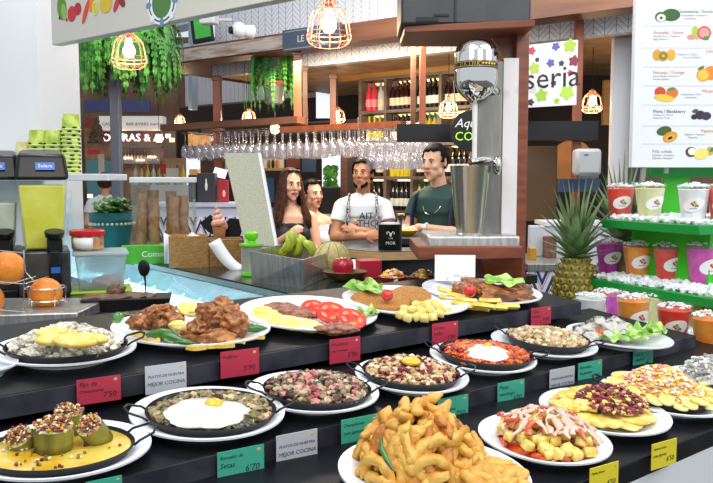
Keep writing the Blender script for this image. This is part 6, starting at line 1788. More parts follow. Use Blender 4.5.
# blue sign on the beam
c = beamP.hit(316, 39)
t = thing('blue_grey_sign', 'blue grey sign with cream lettering on the beam behind the big cage lamp', 'sign', T(c - beamP.n * .06) @ beamP.M)
w = (beamP.hit(345, 39) - beamP.hit(288, 39)).length; hgt = beamP.hit(288, 29).z - beamP.hit(288, 50.5).z
m = MB(); m.box((0, 0, 0), (w, .03, hgt)); m.build('sign_board', mat('blue grey sign paint', '#3f4d60', .5), t, bevel=.002)
lettering('lettering', 'LE BAR', .075, mat('cream lettering', '#cfc8b0', .5), t, T(-.02, -.016, 0) @ STAND)
m = MB()
for z in (-1, 1): m.box((0, -.0155, z * hgt * .40), (w * .92, .001, .003))
m.build('border_line', mat('cream lettering', '#cfc8b0', .5), t)

# ------------------------------------------------------------------ cage lamps
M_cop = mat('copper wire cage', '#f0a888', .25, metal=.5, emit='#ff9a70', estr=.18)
M_bulb = mat('glowing bulb', '#fff4d8', .5, emit='#ffe0a8', estr=14)
def cage_lamp(px, py, w, Y, label, cord_to=None):
    c = at(px, py, Y); r = w * Y / FPX / 2
    t = thing('cage_pendant_lamp', label, 'pendant lamp', T(c), 'copper cage pendant lamps')
    prof = [(.26, 1.15), (.30, .95), (.60, .74), (.80, .48), (.92, -.1), (1.0, -.52), (.86, -.78), (.66, -.88)]
    m = MB(); wr = max(.0014, r * .020) if w > 30 else r * .05; n = 12 if w > 25 else 8
    for q in range(n):
        a = 2 * pi * q / n; m.tube([(x * r * cos(a), x * r * sin(a), z * r) for x, z in prof], wr, 5)
    for x, z in ((.30, .95), (.64, .70), (.965, -.32), (1.0, -.52), (.68, -.88)):
        m.tube([(x * r * cos(k_ * pi / 12), x * r * sin(k_ * pi / 12), z * r) for k_ in range(24)], wr, 5, closed=True)
    m.build('wire_cage', M_cop, t)
    m = MB(); m.lathe([(.16 * r, .75 * r), (.17 * r, 1.15 * r), (.20 * r, 1.2 * r), (.05 * r, 1.35 * r), (0, 1.35 * r)], 16); m.build('lamp_holder', mat('copper holder', '#c46a44', .3, metal=.9), t)
    m = MB(); m.lathe([(0, -.32 * r), (.2 * r, -.27 * r), (.34 * r, -.05 * r), (.33 * r, .15 * r), (.18 * r, .5 * r), (.14 * r, .78 * r)], 18); m.build('bulb', M_bulb, t)
    top = (cord_to if cord_to else 3.4) - c.z
    m = MB(); m.tube([(0, 0, 1.3 * r), (0, 0, top)], .003, 5); m.build('cord', M_blackpl, t)
    return c
LAMPS = []
for a in [(129, 52, 35, 4.15, 'copper cage lamp hanging in front of the fern'), (329, 26, 44, 3.3, 'largest copper cage lamp, hanging at the top centre'),
          (337.5, 116, 15, 7.6, 'small cage lamp hanging above the young man with crossed arms'), (249, 117, 14, 8.0, 'small cage lamp left of the hanging plant'),
          (180, 121, 11, 9.0, 'smallest cage lamp at the left end of the glass rack'), (448.5, 109, 19, 6.3, 'cage lamp in front of the wine shelves'),
          (592, 103, 21, 6.0, 'cage lamp beside the poster at the right')]:
    LAMPS.append((cage_lamp(*a), a))
for q, (px, py, Y, r, lb) in enumerate([(275, 129, 6.9, .045, 'small glowing bulb between the glasses of the rack'), (121, 137, 11, .05, 'glowing bulb by the market stall letters'), (159, 138.5, 11, .06, 'glowing bulb right of the market stall letters')]):
    c = at(px, py, Y); t = thing('bare_bulb', lb, 'bulb', T(c)); m = MB(); m.ball((0, 0, 0), r, 2); m.build('globe', M_bulb, t); m = MB(); m.tube([(0, 0, r * .9), (0, 0, .5)], .004, 5); m.build('cord', M_blackpl, t)

# ------------------------------------------------------------------ ferns
M_fern = mat('fern green', '#1f5f1c', .5, col2='#58a63c', scale=9)
def fern(c, R0, n, drop, leaf, label, seed, pot):
    t = thing('hanging_fern', label, 'fern', T(c), 'hanging ferns')
    if pot == 'metal':
        m = MB(); m.lathe([(.07, 0), (.085, .02), (.10, .17), (.103, .175), (.09, .17), (0, .15)], 24); m.build('pot', M_steel, t)
        m = MB(); m.lathe([(.104, .165), (.108, .17), (.108, .20), (.1, .2)], 24, close=False); m.build('pot_rim', mat('terracotta rim', '#a85a38', .6), t)
    else:
        m = MB(); m.lathe([(0, 0), (.10, .03), (.16, .10), (.18, .16), (.16, .16), (0, .14)], 24); m.build('pot', mat('brown coir basket', '#4a3826', .8), t)
    m = MB()
    for q in range(3):
        a = q * 2.09; m.tube([(.1 * cos(a), .1 * sin(a), .16), (0, 0, .75)], .002, 4)
    m.build('hanger', M_rail, t)
    rr = random.Random(seed); m = MB()
    for q in range(n):
        a = rr.uniform(0, 6.283); L = R0 * rr.uniform(.55, 1.1); up = rr.uniform(.05, .30); dr = drop * rr.uniform(.4, 1.15)
        pts = []
        for k_ in range(13):
            u = k_ / 12; r_ = .05 + L * (sin(u * 1.75) if u < .9 else sin(1.575)); z = .16 + up * 1.3 * sin(u * 2.9) - dr * u ** 3
            pts.append(V((r_ * cos(a), r_ * sin(a), z)))
        m.tube(pts, .0018, 4)
        for k_ in range(1, 12):
            p0, p1 = pts[k_], pts[k_ + 1]; d = (p1 - p0).normalized(); s_ = d.cross(V((0, 0, 1)))
            s_ = s_.normalized() if s_.length > .05 else V((cos(a + 1.57), sin(a + 1.57), 0)); wl = leaf * sin(pi * (k_ / 12) ** .8) + .008
            for half in (0, .5):
                pc_ = p0.lerp(p1, half); ww = (p1 - p0) * .24
                for sg in (-1, 1):
                    tip = pc_ + s_ * sg * wl + d * wl * .25 - V((0, 0, wl * .25)); mid = pc_ + s_ * sg * wl * .5
                    m.add([pc_, mid - ww, tip, mid + ww], [(0, 1, 2, 3)])
    m.build('fronds', M_fern, t, smooth=False)
fern(at(122, 84, 4.7), .31, 190, .26, .042, 'big green fern hanging behind the cage lamp at the left', 1, 'coir')
fern(at(274, 104, 6.9), .20, 46, .26, .028, 'smaller fern in a metal pot hanging above the glass rack', 2, 'metal')
m = MB(); m.box((0, 0, 1.1), (.058, .058, 2.25)); o = thing('grey_pole', 'grey square pole rising behind the teal flower pot', 'pole', T(at(118, 200, 4.6).x, 4.6, 0)); m.build('shaft', mat('blue grey steel pole', '#5c6270', .45), o, bevel=.006)
m = MB(); m.box((0, 0, .01), (.14, .14, .02)); m.build('base_plate', M_darksteel, o)

# ------------------------------------------------------------------ upper left: skylight frames, screen, camera, box
M_frame = mat('pale blue grey steel', '#9aa8b8', .4)
for q, (x0, y0, x1, y1, Y, w) in enumerate([(85, 50, 200, 22, 9.5, .07), (100, 66, 215, 44, 9.0, .07), (140, 28, 150, 48, 9.2, .05), (193, -10, 193, 110, 9.0, .055)]):
    m = MB(); m.tube([at(x0, y0, Y), at(x1, y1, Y)], w, 4); struct(m, 'trim_%d' % (4 + q), M_frame)
c = at(202, 28, 7.0)
t = thing('wall_screen', 'dark framed screen glowing green under the top banner', 'screen', T(c) @ RZ(-.3) @ RY(-.12))
m = MB(); m.box((0, 0, 0), (.20, .05, .26)); m.build('frame', M_blackpl, t, bevel=.004)
m = MB(); m.box((.015, -.026, .01), (.16, .002, .21)); m.build('screen_face', mat('green football screen', '#2e8a2a', .3, emit='#3aa83a', estr=.6, col2='#1f6a1c', scale=4), t)
c = at(239, 30, 6.0)
t = thing('dome_camera', 'white round camera mounted on the herringbone wall', 'camera', T(c) @ RZ(-.6))
m = MB(); m.ball((0, 0, 0), (.062, .062, .062), 3); m.cone((0, .03, .0), (.03, .12, .0), .045, .055, 20); m.build('housing', M_white, t)
m = MB(); m.cone((-.03, -.045, -.005), (-.042, -.066, -.007), .030, .026, 18); m.build('lens', M_blackpl, t)
c = at(209, 19, 6.4)
t = thing('white_speaker_box', 'small white box mounted beside the green screen', 'speaker', T(c) @ RZ(-.3)); m = MB(); m.box((0, 0, 0), (.14, .10, .09)); m.build('casing', M_white, t, bevel=.012)
m = MB(); m.tube([(0, .05, 0), (.05, .3, .05)], .015, 8); m.build('bracket', M_white, t)

# ------------------------------------------------------------------ banner top left and fruit board right
def flat(m, pts, z): return m.add([(p[0], p[1], z) for p in pts], [tuple(range(len(pts)))])
def ell(cx, cy, a, b, r=0.0, n=26):
    return [(cx + a * cos(t_) * cos(r) - b * sin(t_) * sin(r), cy + a * cos(t_) * sin(r) + b * sin(t_) * cos(r)) for t_ in [2 * pi * k_ / n for k_ in range(n)]]
bd = V((.79, -.61, 0)).normalized(); bp = VP(1, bd); bp.p = at(52, 45, 2.85); bp.p.z = 0
cA = bp.hit(52, 45); cA2 = bp.hit(275, 0)
t = thing('fruit_banner', 'long pale banner with fruit pictures at the top left', 'banner', T(cA) @ bp.M)
Lb = ((V((cA2.x, cA2.y, 0)) - V((cA.x, cA.y, 0))).length) * 1.25
m = MB(); m.box((Lb / 2, .02, .25), (Lb, .04, .5)); m.build('banner_board', mat('pale grey banner', '#cfccc2', .5), t, bevel=.002)
bi = (T(cA) @ bp.M).inverted()
def B2(px, py): q = bi @ bp.hit(px, py); return (q.x, q.z)
def printed(parent, nm, items, M):
    for q, (poly, col) in enumerate(items):
        pass
def spot(parent, x, z, a, b, col, r=0.0, lay=0, nm='printed_fruit'):
    m = MB(); m.prism(ell(x, z, a, b, r), 0, .0004); o = m.build(nm, mat('print ' + col, col, .5), parent, T(0, -.0005 - .0004 * lay, 0) @ STAND, smooth=False); return o
for (px, py, a, b, col, r, lay) in [(62, 8, .030, .045, '#5c8a2a', .2, 0), (64, 12, .016, .03, '#8ab84a', .2, 1), (72, 14, .028, .028, '#c9202a', 0, 1), (78, 9, .022, .022, '#b01820', 0, 2), (86, 12, .012, .045, '#d8401a', -.5, 2), (92, 2, .018, .035, '#e8822a', -.3, 1),
                                    (95.5, 8, .017, .026, '#e8e07a', 0, 3), (95.5, 8, .013, .021, '#c9c84a', 0, 4), (106, 3, .036, .034, '#d8b82a', .2, 2), (117, 4, .012, .030, '#c92a2a', -.6, 3), (122, 1, .014, .025, '#8a1a2a', .6, 3), (60, 18, .006, .006, '#3a1a1a', 0, 2), (67, 20, .006, .006, '#8a1a2a', 0, 2)]:
    x, z = B2(px, py); spot(t, x, z, a, b, col, r, lay)
x, z = B2(162, 3)
for a, b, col, lay in ((.075, .068, '#e8ecf0', 1), (.066, .060, '#30353a', 2), (.060, .055, '#e8ecf0', 3), (.048, .048, '#4a7a3a', 4)): spot(t, x, z, a, b, col, 0, lay, 'round_logo')
for q in range(8):
    a = q * .785; spot(t, x + .066 * cos(a), z + .060 * sin(a), .014, .010, '#e8ecf0' if q % 2 else '#6a8aa8', a, 4, 'round_logo')

tl, br = at(638, -60, 2.62), at(760, 167.5, 2.62)
t = thing('fruit_menu_board', 'large white board listing fruit juices with pictures at the right', 'menu board', T(tl.x, 2.62, br.z))
W, Hh = br.x - tl.x, tl.z - br.z
m = MB(); m.box((W / 2, .015, Hh / 2), (W, .03, Hh)); m.build('board_panel', mat('white menu board', '#dfe3e9', .4), t, bevel=.002)
def MBp(px, py): q = at(px, py, 2.62); return (q.x - tl.x, q.z - br.z)
m = MB()
for py in (26, 48, 67, 86, 105, 126, 144): 
    x, z = MBp(645, py); m.box((x + .20, -.0004, z), (.42, .0008, .0012))
m.build('ruled_line', mat('grey ruled line', '#a8acb4', .5), t)
s = 2.62 / 750
def fr(px, py, a, b, col, r=0, lay=0):
    x, z = MBp(px, py); spot(t, x, z, a * s, b * s, col, r, lay)
for f in [(671, 15, 9, 6, '#2f5a24', 0, 0), (661, 17, 6, 5, '#3a6a2c', 0, 1), (661, 18, 4.4, 3.8, '#e0e4d8', 0, 2), (661, 18, 1.6, 1.4, '#4a5a3a', 0, 3),
          (704, 33, 7, 6.5, '#d8505a', 0, 1), (704, 33, 5, 4.6, '#ef9a98', 0, 2), (696, 33, 4, 6.5, '#a8c23a', .3, 0), (691, 37, 4, 2.4, '#e88a8a', 0, 2), (706, 38, 3, 2, '#5a8a3a', 0, 3),
          (657, 55, 4.5, 5.5, '#d89a2a', 0, 0), (671, 55, 4.5, 5.5, '#e0a83a', 0, 0), (663, 56, 5.2, 5, '#c9921a', 0, 1), (663, 56, 3.8, 3.6, '#7a7a22', 0, 2), (663, 56, 1.6, 1.5, '#c8b84a', 0, 3),
          (711, 73, 7, 6.8, '#e8861a', 0, 0), (703, 75, 6.5, 6.3, '#ee9a2a', 0, 1), (703, 75, 5, 4.8, '#f4c04a', 0, 2), (701, 68, 3.5, 1.4, '#3f7a2a', .5, 2),
          (660, 92, 5.5, 5, '#c9402a', 0, 0), (672, 93, 6, 5.5, '#d8702a', 0, 1), (664, 98, 10, 3.4, '#eec23a', -.15, 2), (671, 89, 4, 1.5, '#4a8a3a', .2, 3),
          (700, 115, 5, 4.4, '#2a2236', 0, 0), (706, 116, 5, 4, '#3a2a48', 0, 1), (694, 117, 3, 2.6, '#241c30', 0, 1), (695, 111, 3, 1.8, '#3a5a2a', .3, 2),
          (664, 131, 7.5, 4.5, '#3f5a24', .2, 0), (670, 137, 7.5, 5, '#d8901f', .4, 1), (670, 138, 5, 2.8, '#e8b03a', .4, 2), (670, 138, 2.6, 1.4, '#1f1a14', .4, 3),
          (691, 152, 5.6, 5, '#5a3a26', 0, 0), (692, 151.5, 4, 3.6, '#eceae4', 0, 1), (701, 154, 7, 5.6, '#e8d878', .2, 2), (710, 151, 4, 4.4, '#c8a83a', 0, 0), (714, 149, 5, 2, '#3a7a5a', .4, 1)]: fr(*f)
MT = {'g': mat('menu green text', '#5a7a6a', .5), 'r': mat('menu coral text', '#d87a6a', .5), 'b': mat('menu indigo text', '#3a3a68', .5), 'o': mat('menu orange text', '#d0843a', .5), 'n': mat('menu grey text', '#8a8e96', .5)}
for (px, py, tx, mm, al) in [(678, 11.5, 'Guanabana / Soursop', 'g', 'LEFT'), (653, 32.5, 'Guayaba / Guava', 'r', 'LEFT'), (706, 51, 'Lulo', 'r', 'LEFT'), (653, 72.5, 'Naranja / Orange', 'o', 'LEFT'), (702, 91, 'Mango', 'r', 'LEFT'), (653, 111.5, 'Mora / Blackberry', 'b', 'LEFT'), (701, 131, 'Papaya', 'o', 'LEFT'), (652, 151.5, 'Piña colada', 'n', 'LEFT')]:
    x, z = MBp(px, py); lettering('menu_lettering', tx, 4.4 * s, MT[mm], t, T(x, -.0006, z) @ STAND, .0003, 0, al)
for (px, py, tx, al) in [(681, 15.5, 'Antioxidante / Vitamina C', 'LEFT'), (684, 18.5, 'Antioxidant', 'LEFT'), (653, 36.2, 'Vitamina A y C / Digestivo', 'LEFT'), (653, 39.2, 'High Vitamin C', 'LEFT'), (677, 54.5, 'Vitamina C / Calcio', 'LEFT'), (683, 57.5, 'Iron and Calcium', 'LEFT'), (653, 76.2, 'Antioxidante / Vitamina C', 'LEFT'), (653, 79.2, 'Immune System', 'LEFT'),
                         (681, 94.5, 'Antioxidante / Fibra', 'LEFT'), (685, 97.5, 'Antioxidant', 'LEFT'), (653, 115, 'Vitamina C / Hierro', 'LEFT'), (653, 118, 'Vitamin C / Iron', 'LEFT'), (684, 134.5, 'Digestivo / Vitamina', 'LEFT'), (688, 137.5, 'Digestive', 'LEFT'), (652, 155.2, 'Digestivo / Energetico', 'LEFT'), (652, 158.2, 'Digestive / Energetic', 'LEFT')]:
    x, z = MBp(px, py); lettering('menu_small_lettering', tx, 2.5 * s, MT['n'], t, T(x, -.0006, z) @ STAND, .0002, 0, al)
m = MB(); m.tube([(W * .3, .03, 0), (W * .3, .03, -.02)], .008, 6); m.tube([(.05, .02, -.0), (.05, .12, -.6)], .010, 8); m.build('support', M_steel, t)

# ------------------------------------------------------------------ poster with vine leaves
pl = VP(5.6, E); a = pl.hit(528, 45); b = pl.hit(577, 40)
t = thing('vine_leaf_poster', 'white poster with vine leaves and black lettering right of the mixer', 'poster', T(a.x, a.y, pl.hit(528, 107.5).z) @ pl.M)
W = (V((b.x, b.y)) - V((a.x, a.y))).length; Hh = pl.hit(528, 45).z - pl.hit(528, 107.5).z
m = MB(); m.box((W / 2, .01, Hh / 2), (W, .02, Hh)); m.build('poster_board', mat('poster white', '#e2dfe2', .5), t, smooth=False)
def leaf(x, z, r, col, rot):
    m = MB(); n = 30; m.prism([(x + r * (.84 + .16 * cos(5 * q * 2 * pi / n)) * cos(q * 2 * pi / n + rot), z + r * (.84 + .16 * cos(5 * q * 2 * pi / n)) * sin(q * 2 * pi / n + rot)) for q in range(n)], 0, .0006); m.build('printed_leaf', mat('print ' + col, col, .5), t, T(0, -.0007, 0) @ STAND, smooth=False)
for x, z, r, col, rot in [(.08, .9, .07, '#c03040', 0), (.35, .86, .10, '#e6e2e4', .3), (.58, .93, .07, '#4a58a8', 1), (.86, .92, .11, '#9ab83a', .2), (.14, .62, .10, '#a8c04a', .5), (.48, .68, .07, '#4a58a8', .7), (.95, .68, .09, '#7a2a38', .1), (.70, .66, .05, '#2a2a2a', .2), (.30, .18, .11, '#9ac03a', .4), (.82, .20, .12, '#b0d04a', .9), (.08, .08, .06, '#2a2a2a', 0), (.12, .28, .07, '#c8c4c6', 0), (.55, .36, .05, '#5a2a3a', .5), (.20, .75, .04, '#2a2a2a', .5), (.88, .50, .05, '#c03040', .4), (.62, .08, .05, '#9ac03a', .4)]:
    leaf(x * W, z * Hh, r * W * 1.3, col, rot)
lettering('lettering', 'seria', .19, M_ink, t, T(W * .52, -.002, Hh * .44) @ STAND, .0006)

# ------------------------------------------------------------------ right background
M_dkbrown = mat('very dark brown wall', '#20130e', .7)
m = MB(); pbox(m, 520, 30, 616, 330, 7.6, .1); struct(m, 'wall_bar_right', mat('dark brown plaster', '#2e1c14', .7))
m = MB(); pbox(m, 604, 80, 616, 125, 6.9, .05); tag(m.build('honey_wood_panel', mat('honey wood veneer', '#b98a48', .45), smooth=False), 'narrow honey wood panel beside the white pillar', 'panel')
m = MB(); pbox(m, 614.5, 33, 631, 330, 5.6, .06); struct(m, 'trim_8', mat('white pillar paint', '#e6e8ee', .5))
m = MB(); pbox(m, 636, -20, 640, 330, 5.4, .05); struct(m, 'trim_9', mat('dark metal strip', '#3a3c44', .4, metal=.6))
m = MB(); pbox(m, 520, 121, 598, 140, 5.2, .1); tag(m.build('black_bar_header', M_blackpl, smooth=False), 'black header panel above the soap dispenser', 'panel')
m = MB(); pbox(m, 520, 146, 556, 221, 5.5, .05); tag(m.build('brown_cabinet_door', mat('olive brown cabinet', '#5c4426', .5), smooth=False), 'brown cabinet panel between the wooden post and the pineapple', 'cabinet')
c = at(573, 172, 5.9); m = MB(); m.lathe([(.17, -.01), (.17, .01)], 36, RX(pi / 2)); tag(m.build('round_wood_board', mat('orange wood board', '#b87434', .5, col2='#a5652a', scale=5), None, T(at(572, 162, 5.9))), 'round orange wood board behind the soap dispenser', 'board')
c = at(589, 162, 4.8)
t = thing('soap_dispenser', 'grey wall soap dispenser above the pineapple', 'soap dispenser', T(c))
m = MB(); m.box((0, .05, 0), (.165, .11, .17)); m.build('housing', mat('light grey plastic', '#a9abac', .35), t, bevel=.022)
m = MB(); m.box((0, .02, -.095), (.12, .08, .03)); m.build('push_lever', mat('dark grey plastic', '#4a4c50', .4), t, bevel=.006)
m = MB(); m.ball((-.02, -.006, .045), (.018, .002, .006), 1); m.build('badge', M_blue, t)
m = MB(); pbox(m, 560, 179, 600, 192, 5.0, .06); tag(m.build('blue_towel_box', mat('navy blue box', '#2a3a5a', .5), smooth=False), 'navy box below the soap dispenser', 'box')
# rear right worktop with crates and patterned front
M_zig = None
def zigzag(name, d):
    m = bpy.data.materials.new(name); m.use_nodes = True; nt = m.node_tree; b = nt.nodes['Principled BSDF']; N = nt.nodes.new; Lk = nt.links.new
    tc = N('ShaderNodeTexCoord'); dp = N('ShaderNodeVectorMath'); dp.operation = 'DOT_PRODUCT'; dp.inputs[1].default_value = (d[0], d[1], 0)
    sp = N('ShaderNodeSeparateXYZ'); Lk(tc.outputs['Object'], dp.inputs[0]); Lk(tc.outputs['Object'], sp.inputs[0])
    def mth(op, a, b_):
        n = N('ShaderNodeMath'); n.operation = op
        for i, v in enumerate((a, b_)):
            if isinstance(v, (int, float)): n.inputs[i].default_value = v
            else: Lk(v, n.inputs[i])
        return n.outputs[0]
    tri = mth('ABSOLUTE', mth('SUBTRACT', mth('FRACT', mth('MULTIPLY', dp.outputs['Value'], 9), 0), .5), 0)
    v = mth('FRACT', mth('ADD', mth('MULTIPLY', sp.outputs['Z'], 9), mth('MULTIPLY', tri, 2.4)), 0)
    r = N('ShaderNodeValToRGB'); r.color_ramp.interpolation = 'CONSTANT'
    r.color_ramp.elements[0].position = 0; r.color_ramp.elements[0].color = lin('#2a3a78')
    r.color_ramp.elements[1].position = .35; r.color_ramp.elements[1].color = lin('#e4e4ea')
    e = r.color_ramp.elements.new(.8); e.color = lin('#a8384a')
    e = r.color_ramp.elements.new(.88); e.color = lin('#e4e4ea')
    Lk(v, r.inputs['Fac']); Lk(r.outputs['Color'], b.inputs['Base Color']); return m
ztop = at(182, 203, 5.6).z
t = thing('zigzag_front_counter', 'pale counter with a blue and red zigzag front behind the woven boxes', 'counter', None)
m = MB(); pbox(m, 150, 203, 262, 207, 5.6, .5); m.build('worktop', mat('pale lilac counter', '#c9cbdc', .3), t)
m = MB(); pbox(m, 152, 207, 262, 217, 5.62, .45); m.build('upper_panel', mat('pale lilac counter', '#c9cbdc', .3), t)
m = MB(); pbox(m, 152, 217, 262, 236, 5.61, .45); m.build('zigzag_panel', zigzag('blue and red zigzag print', (1, 0)), t)
a = at(152, 236, 5.62); b = at(262, 236, 5.62); m = MB(); m.box(((a.x + b.x) / 2, 5.85, a.z / 2), (b.x - a.x, .44, a.z)); m.build('lower_body', M_dark, t)
def stand_box(nm, x0, y0, x1, Y, mm, label, cat, zb, d=.1, rz=0, parts=None, group=None):
    a, b = at(x0, y0, Y), at(x1, y0, Y)
    t = thing(nm, label, cat, T((a.x + b.x) / 2, Y, zb) @ RZ(rz), group); m = MB(); m.box((0, d / 2, (a.z - zb) / 2), (b.x - a.x, d, a.z - zb)); m.build('body', mm, t, bevel=.004); return t, b.x - a.x, a.z - zb
zt2 = ztop
t, w, h = stand_box('menu_box', 197, 173, 215, 5.7, mat('charcoal box', '#2e3036', .5), 'charcoal menu box with a white bottle emblem on the pale counter', 'box', zt2)
m = MB(); m.ball((0, -.002, h * .55), (.010, .002, .035), 2); m.ball((0, -.002, h * .55 + .04), (.005, .002, .02), 2); m.build('emblem', M_w, t)
t, w, h = stand_box('red_menu_card', 217, 180, 228, 5.72, mat('dark red card', '#9a1f2c', .5), 'dark red card standing beside the charcoal menu box', 'card', zt2, .03)
m = MB(); m.ball((.01, -.002, h * .4), (.012, .002, .028), 2); m.build('emblem', mat('pale pink print', '#e0a8a0', .5), t)
stand_box('cardboard_box', 189, 169, 198, 5.95, mat('tan cardboard', '#b88a50', .6), 'small tan cardboard box left of the charcoal menu box', 'box', zt2, .1)
m = MB(); m.box((0, 0, 0), (.10, .003, .075)); tag(m.build('white_slip', M_paper, None, T(at(220, 173, 5.8)) @ RY(.25) @ RX(-.4), smooth=False), 'white paper slip tilted above the dark red card', 'paper')
stand_box('dark_machine', 188, 175, 196, 5.75, M_blackpl, 'narrow black machine at the left of the charcoal menu box', 'machine', zt2, .12)
stand_box('black_screen', 230, 176, 262, 6.0, M_blackpl, 'wide black screen partly behind the leaning panel', 'screen', zt2, .12)

m = MB(); pbox(m, 398, 236, 474, 262, 4.05, .5); t = thing('low_black_bar', 'black bar worktop in front of the man in green', 'counter', None)
a, b = at(395, 238, 4.05), at(500, 238, 4.05)
m = MB(); m.box(((a.x + b.x) / 2, 4.30, a.z - .02), (b.x - a.x, .5, .04)); m.build('worktop', M_dark, t, bevel=.004)
m = MB(); m.box(((a.x + b.x) / 2, 4.32, (a.z - .04) / 2), (b.x - a.x - .04, .44, a.z - .04)); m.build('body', M_blackpl, t)
m = MB(); m.lathe([(.05, 0), (.06, .006), (.085, .03), (.08, .03), (0, .012)], 24); m.mi = 0
tp = T(at(404, 237, 4.25).x, 4.25, a.z); tag(m.build('yellow_dish', mat('glazed yellow dish', '#c9a22a', .35), None, tp), 'shallow yellow dish on the black bar by the hands of the man in green', 'dish')
t = thing('rear_worktop', 'grey rear worktop with a zigzag front behind the pineapple', 'counter', None)
a, b = at(528, 264, 4.0), at(640, 264, 4.0)
m = MB(); m.box(((a.x + b.x) / 2, 4.3, a.z - .02), (b.x - a.x, .6, .04)); m.build('worktop', M_steel, t, bevel=.003)
m = MB(); m.box(((a.x + b.x) / 2, 4.02, a.z - .17), (b.x - a.x, .02, .26)); m.build('zigzag_panel', zigzag('blue zigzag print', (1, 0)), t)
m = MB(); m.box(((a.x + b.x) / 2, 4.33, (a.z - .04) / 2), (b.x - a.x, .5, a.z - .04)); m.build('body', M_dark, t)
za = a.z
for q, (x0, x1, y0, Y, mm, lb) in enumerate([(530, 537, 248, 4.2, mat('amber bottle', '#b8862a', .3), 'small amber jar on the rear worktop'), (531, 545, 226, 4.4, mat('pale grey box', '#c6c9cf', .4), 'grey box behind the amber jar'), (546, 557, 237, 4.3, mat('slatted brown crate', '#5a3c28', .6, col2='#7a543a', scale=12, stretch=(8, 1, 1)), 'slatted brown crate left of the pineapple')]):
    stand_box(['amber_jar', 'grey_box', 'wooden_crate'][q], x0, y0, x1, Y, mm, lb, ['jar', 'box', 'crate'][q], za, .08)
# lit window strips and walls far back
m = MB(); m.box((0, 13.2, 2.0), (18, .1, 4.0)); struct(m, 'wall_back', mat('far brown wall', '#6a4a38', .7, col2='#8a6a54', scale=1.2))
m = MB(); m.box((-5.6, 9, 2.0), (.1, 9, 4)); struct(m, 'wall_far_left', mat('far grey wall', '#8a8684', .7))
M_day = mat('daylight window pane', '#dfeaf4', .3, emit='#dfeaff', estr=1.0)
for q, (x0, y0, x1, y1, Y) in enumerate([(322, 148, 341, 187, 8.3), (316, 80, 330, 118, 9.5), (186, 150, 200, 185, 11), (632, 60, 700, 130, 9), (470, 200, 500, 240, 9)]):
    t = MB(); pbox(t, x0, y0, x1, y1, Y, .04); struct(t, 'window_%d' % (q + 1), M_day)
m = MB(); VP(9.3, E).box(m, 180, 108, 128, 360, .1); struct(m, 'wall_bar_rear', M_dkbrown)
m = MB(); VP(9.0, E).box(m, 225, 128, 330, 330, .1); struct(m, 'wall_bar_low', mat('dark bar wall', '#3a2a24', .7))
# shelf with pots behind the first woman
m = MB(); pbox(m, 258, 168, 284, 170.5, 7.6, .3); t = thing('wall_shelf', 'wall shelf with small pots behind the young woman', 'shelf', None); m.build('shelf_board', M_woodlight, t)
m = MB(); pbox(m, 258, 152, 284, 168, 7.95, .02); m.build('shelf_back', mat('pale tile', '#cfc6b0', .5), t)
for q in range(6):
    c = at(261 + q * 4, 168, 7.7); m = MB(); m.lathe([(.012, 0), (.018, .03), (.016, .07), (.010, .08), (0, .085)], 10)
    tag(m.build('spice_pot', [F_ham, M_w, F_green, M_blackpl, F_orangebit, F_cream][q], None, T(c.x, 7.7, at(258, 168, 7.6).z)), 'tiny pot on the wall shelf behind the young woman', 'pot', 'pots on the wall shelf')
m = MB(); pbox(m, 319, 187, 340, 214, 6.9, .2); t = thing('coffee_machine', 'black machine behind the second woman and the young man', 'machine', None); m.build('casing', M_blackpl, t, bevel=.01)
m = MB(); pbox(m, 319, 214, 342, 222, 6.88, .25); m.build('steel_tray', M_steel, t)
a = at(319, 222, 6.9); b = at(342, 222, 6.9); m = MB(); m.box(((a.x + b.x) / 2, 7.0, a.z / 2), (b.x - a.x, .24, a.z)); m.build('pedestal', mat('blue grey cabinet', '#7a8a9a', .5), t)
m = MB(); pbox(m, 300, 222, 356, 226, 6.4, .4); t = thing('back_bar_counter', 'pale back bar counter behind the second woman', 'counter', None); m.build('worktop', M_steel, t)
a = at(300, 226, 6.4); b = at(356, 226, 6.4); m = MB(); m.box(((a.x + b.x) / 2, 6.6, a.z / 2), (b.x - a.x, .36, a.z)); m.build('body', mat('blue grey cabinet', '#7a8a9a', .5), t)

# ------------------------------------------------------------------ distant market stall, far left
Ys = 11.0
t = thing('market_stall', 'distant market stall with a pale fascia and pink letters', 'market stall', None)
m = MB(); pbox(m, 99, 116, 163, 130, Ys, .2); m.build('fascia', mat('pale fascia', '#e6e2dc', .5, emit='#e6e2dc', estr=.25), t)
m = MB(); pbox(m, 84, 128, 200, 230, Ys + 1.2, .1); m.build('back_wall', mat('stall brown wall', '#6a4030', .6, col2='#b08868', scale=2.2), t)
m = MB(); pbox(m, 150, 185, 200, 330, Ys + .1, .8); m.build('counter_body', mat('pale stall counter', '#cfcac6', .4), t)
m = MB(); pbox(m, 84, 200, 108, 206, Ys - .5, .6); m.build('display_top', M_glass, t)
m = MB(); pbox(m, 84, 206, 130, 330, Ys - .5, .6); m.build('display_body', mat('warm lit display', '#d8a878', .4, col2='#b89078', scale=5), t)
M_neon = mat('pink lit letters', '#ffe0e8', .5, emit='#ffc8d8', estr=2.2)
x = at(102, 138, Ys - .05); lettering('stall_lettering', 'OSTRAS & AHUMADOS', .155, M_neon, t, T(x.x, Ys - .05, x.z) @ STAND, .01, 0, 'LEFT')
for fx, tx in ((102, 'CASA'), (126, 'BAR &'), (138, 'VINO'), (150, 'marisco')):
    x = at(fx, 124, Ys - .02); lettering('fascia_lettering', tx, .062, mat('grey fascia text', '#8a8680', .5), t, T(x.x, Ys - .02, x.z) @ STAND, .005, 0, 'LEFT')
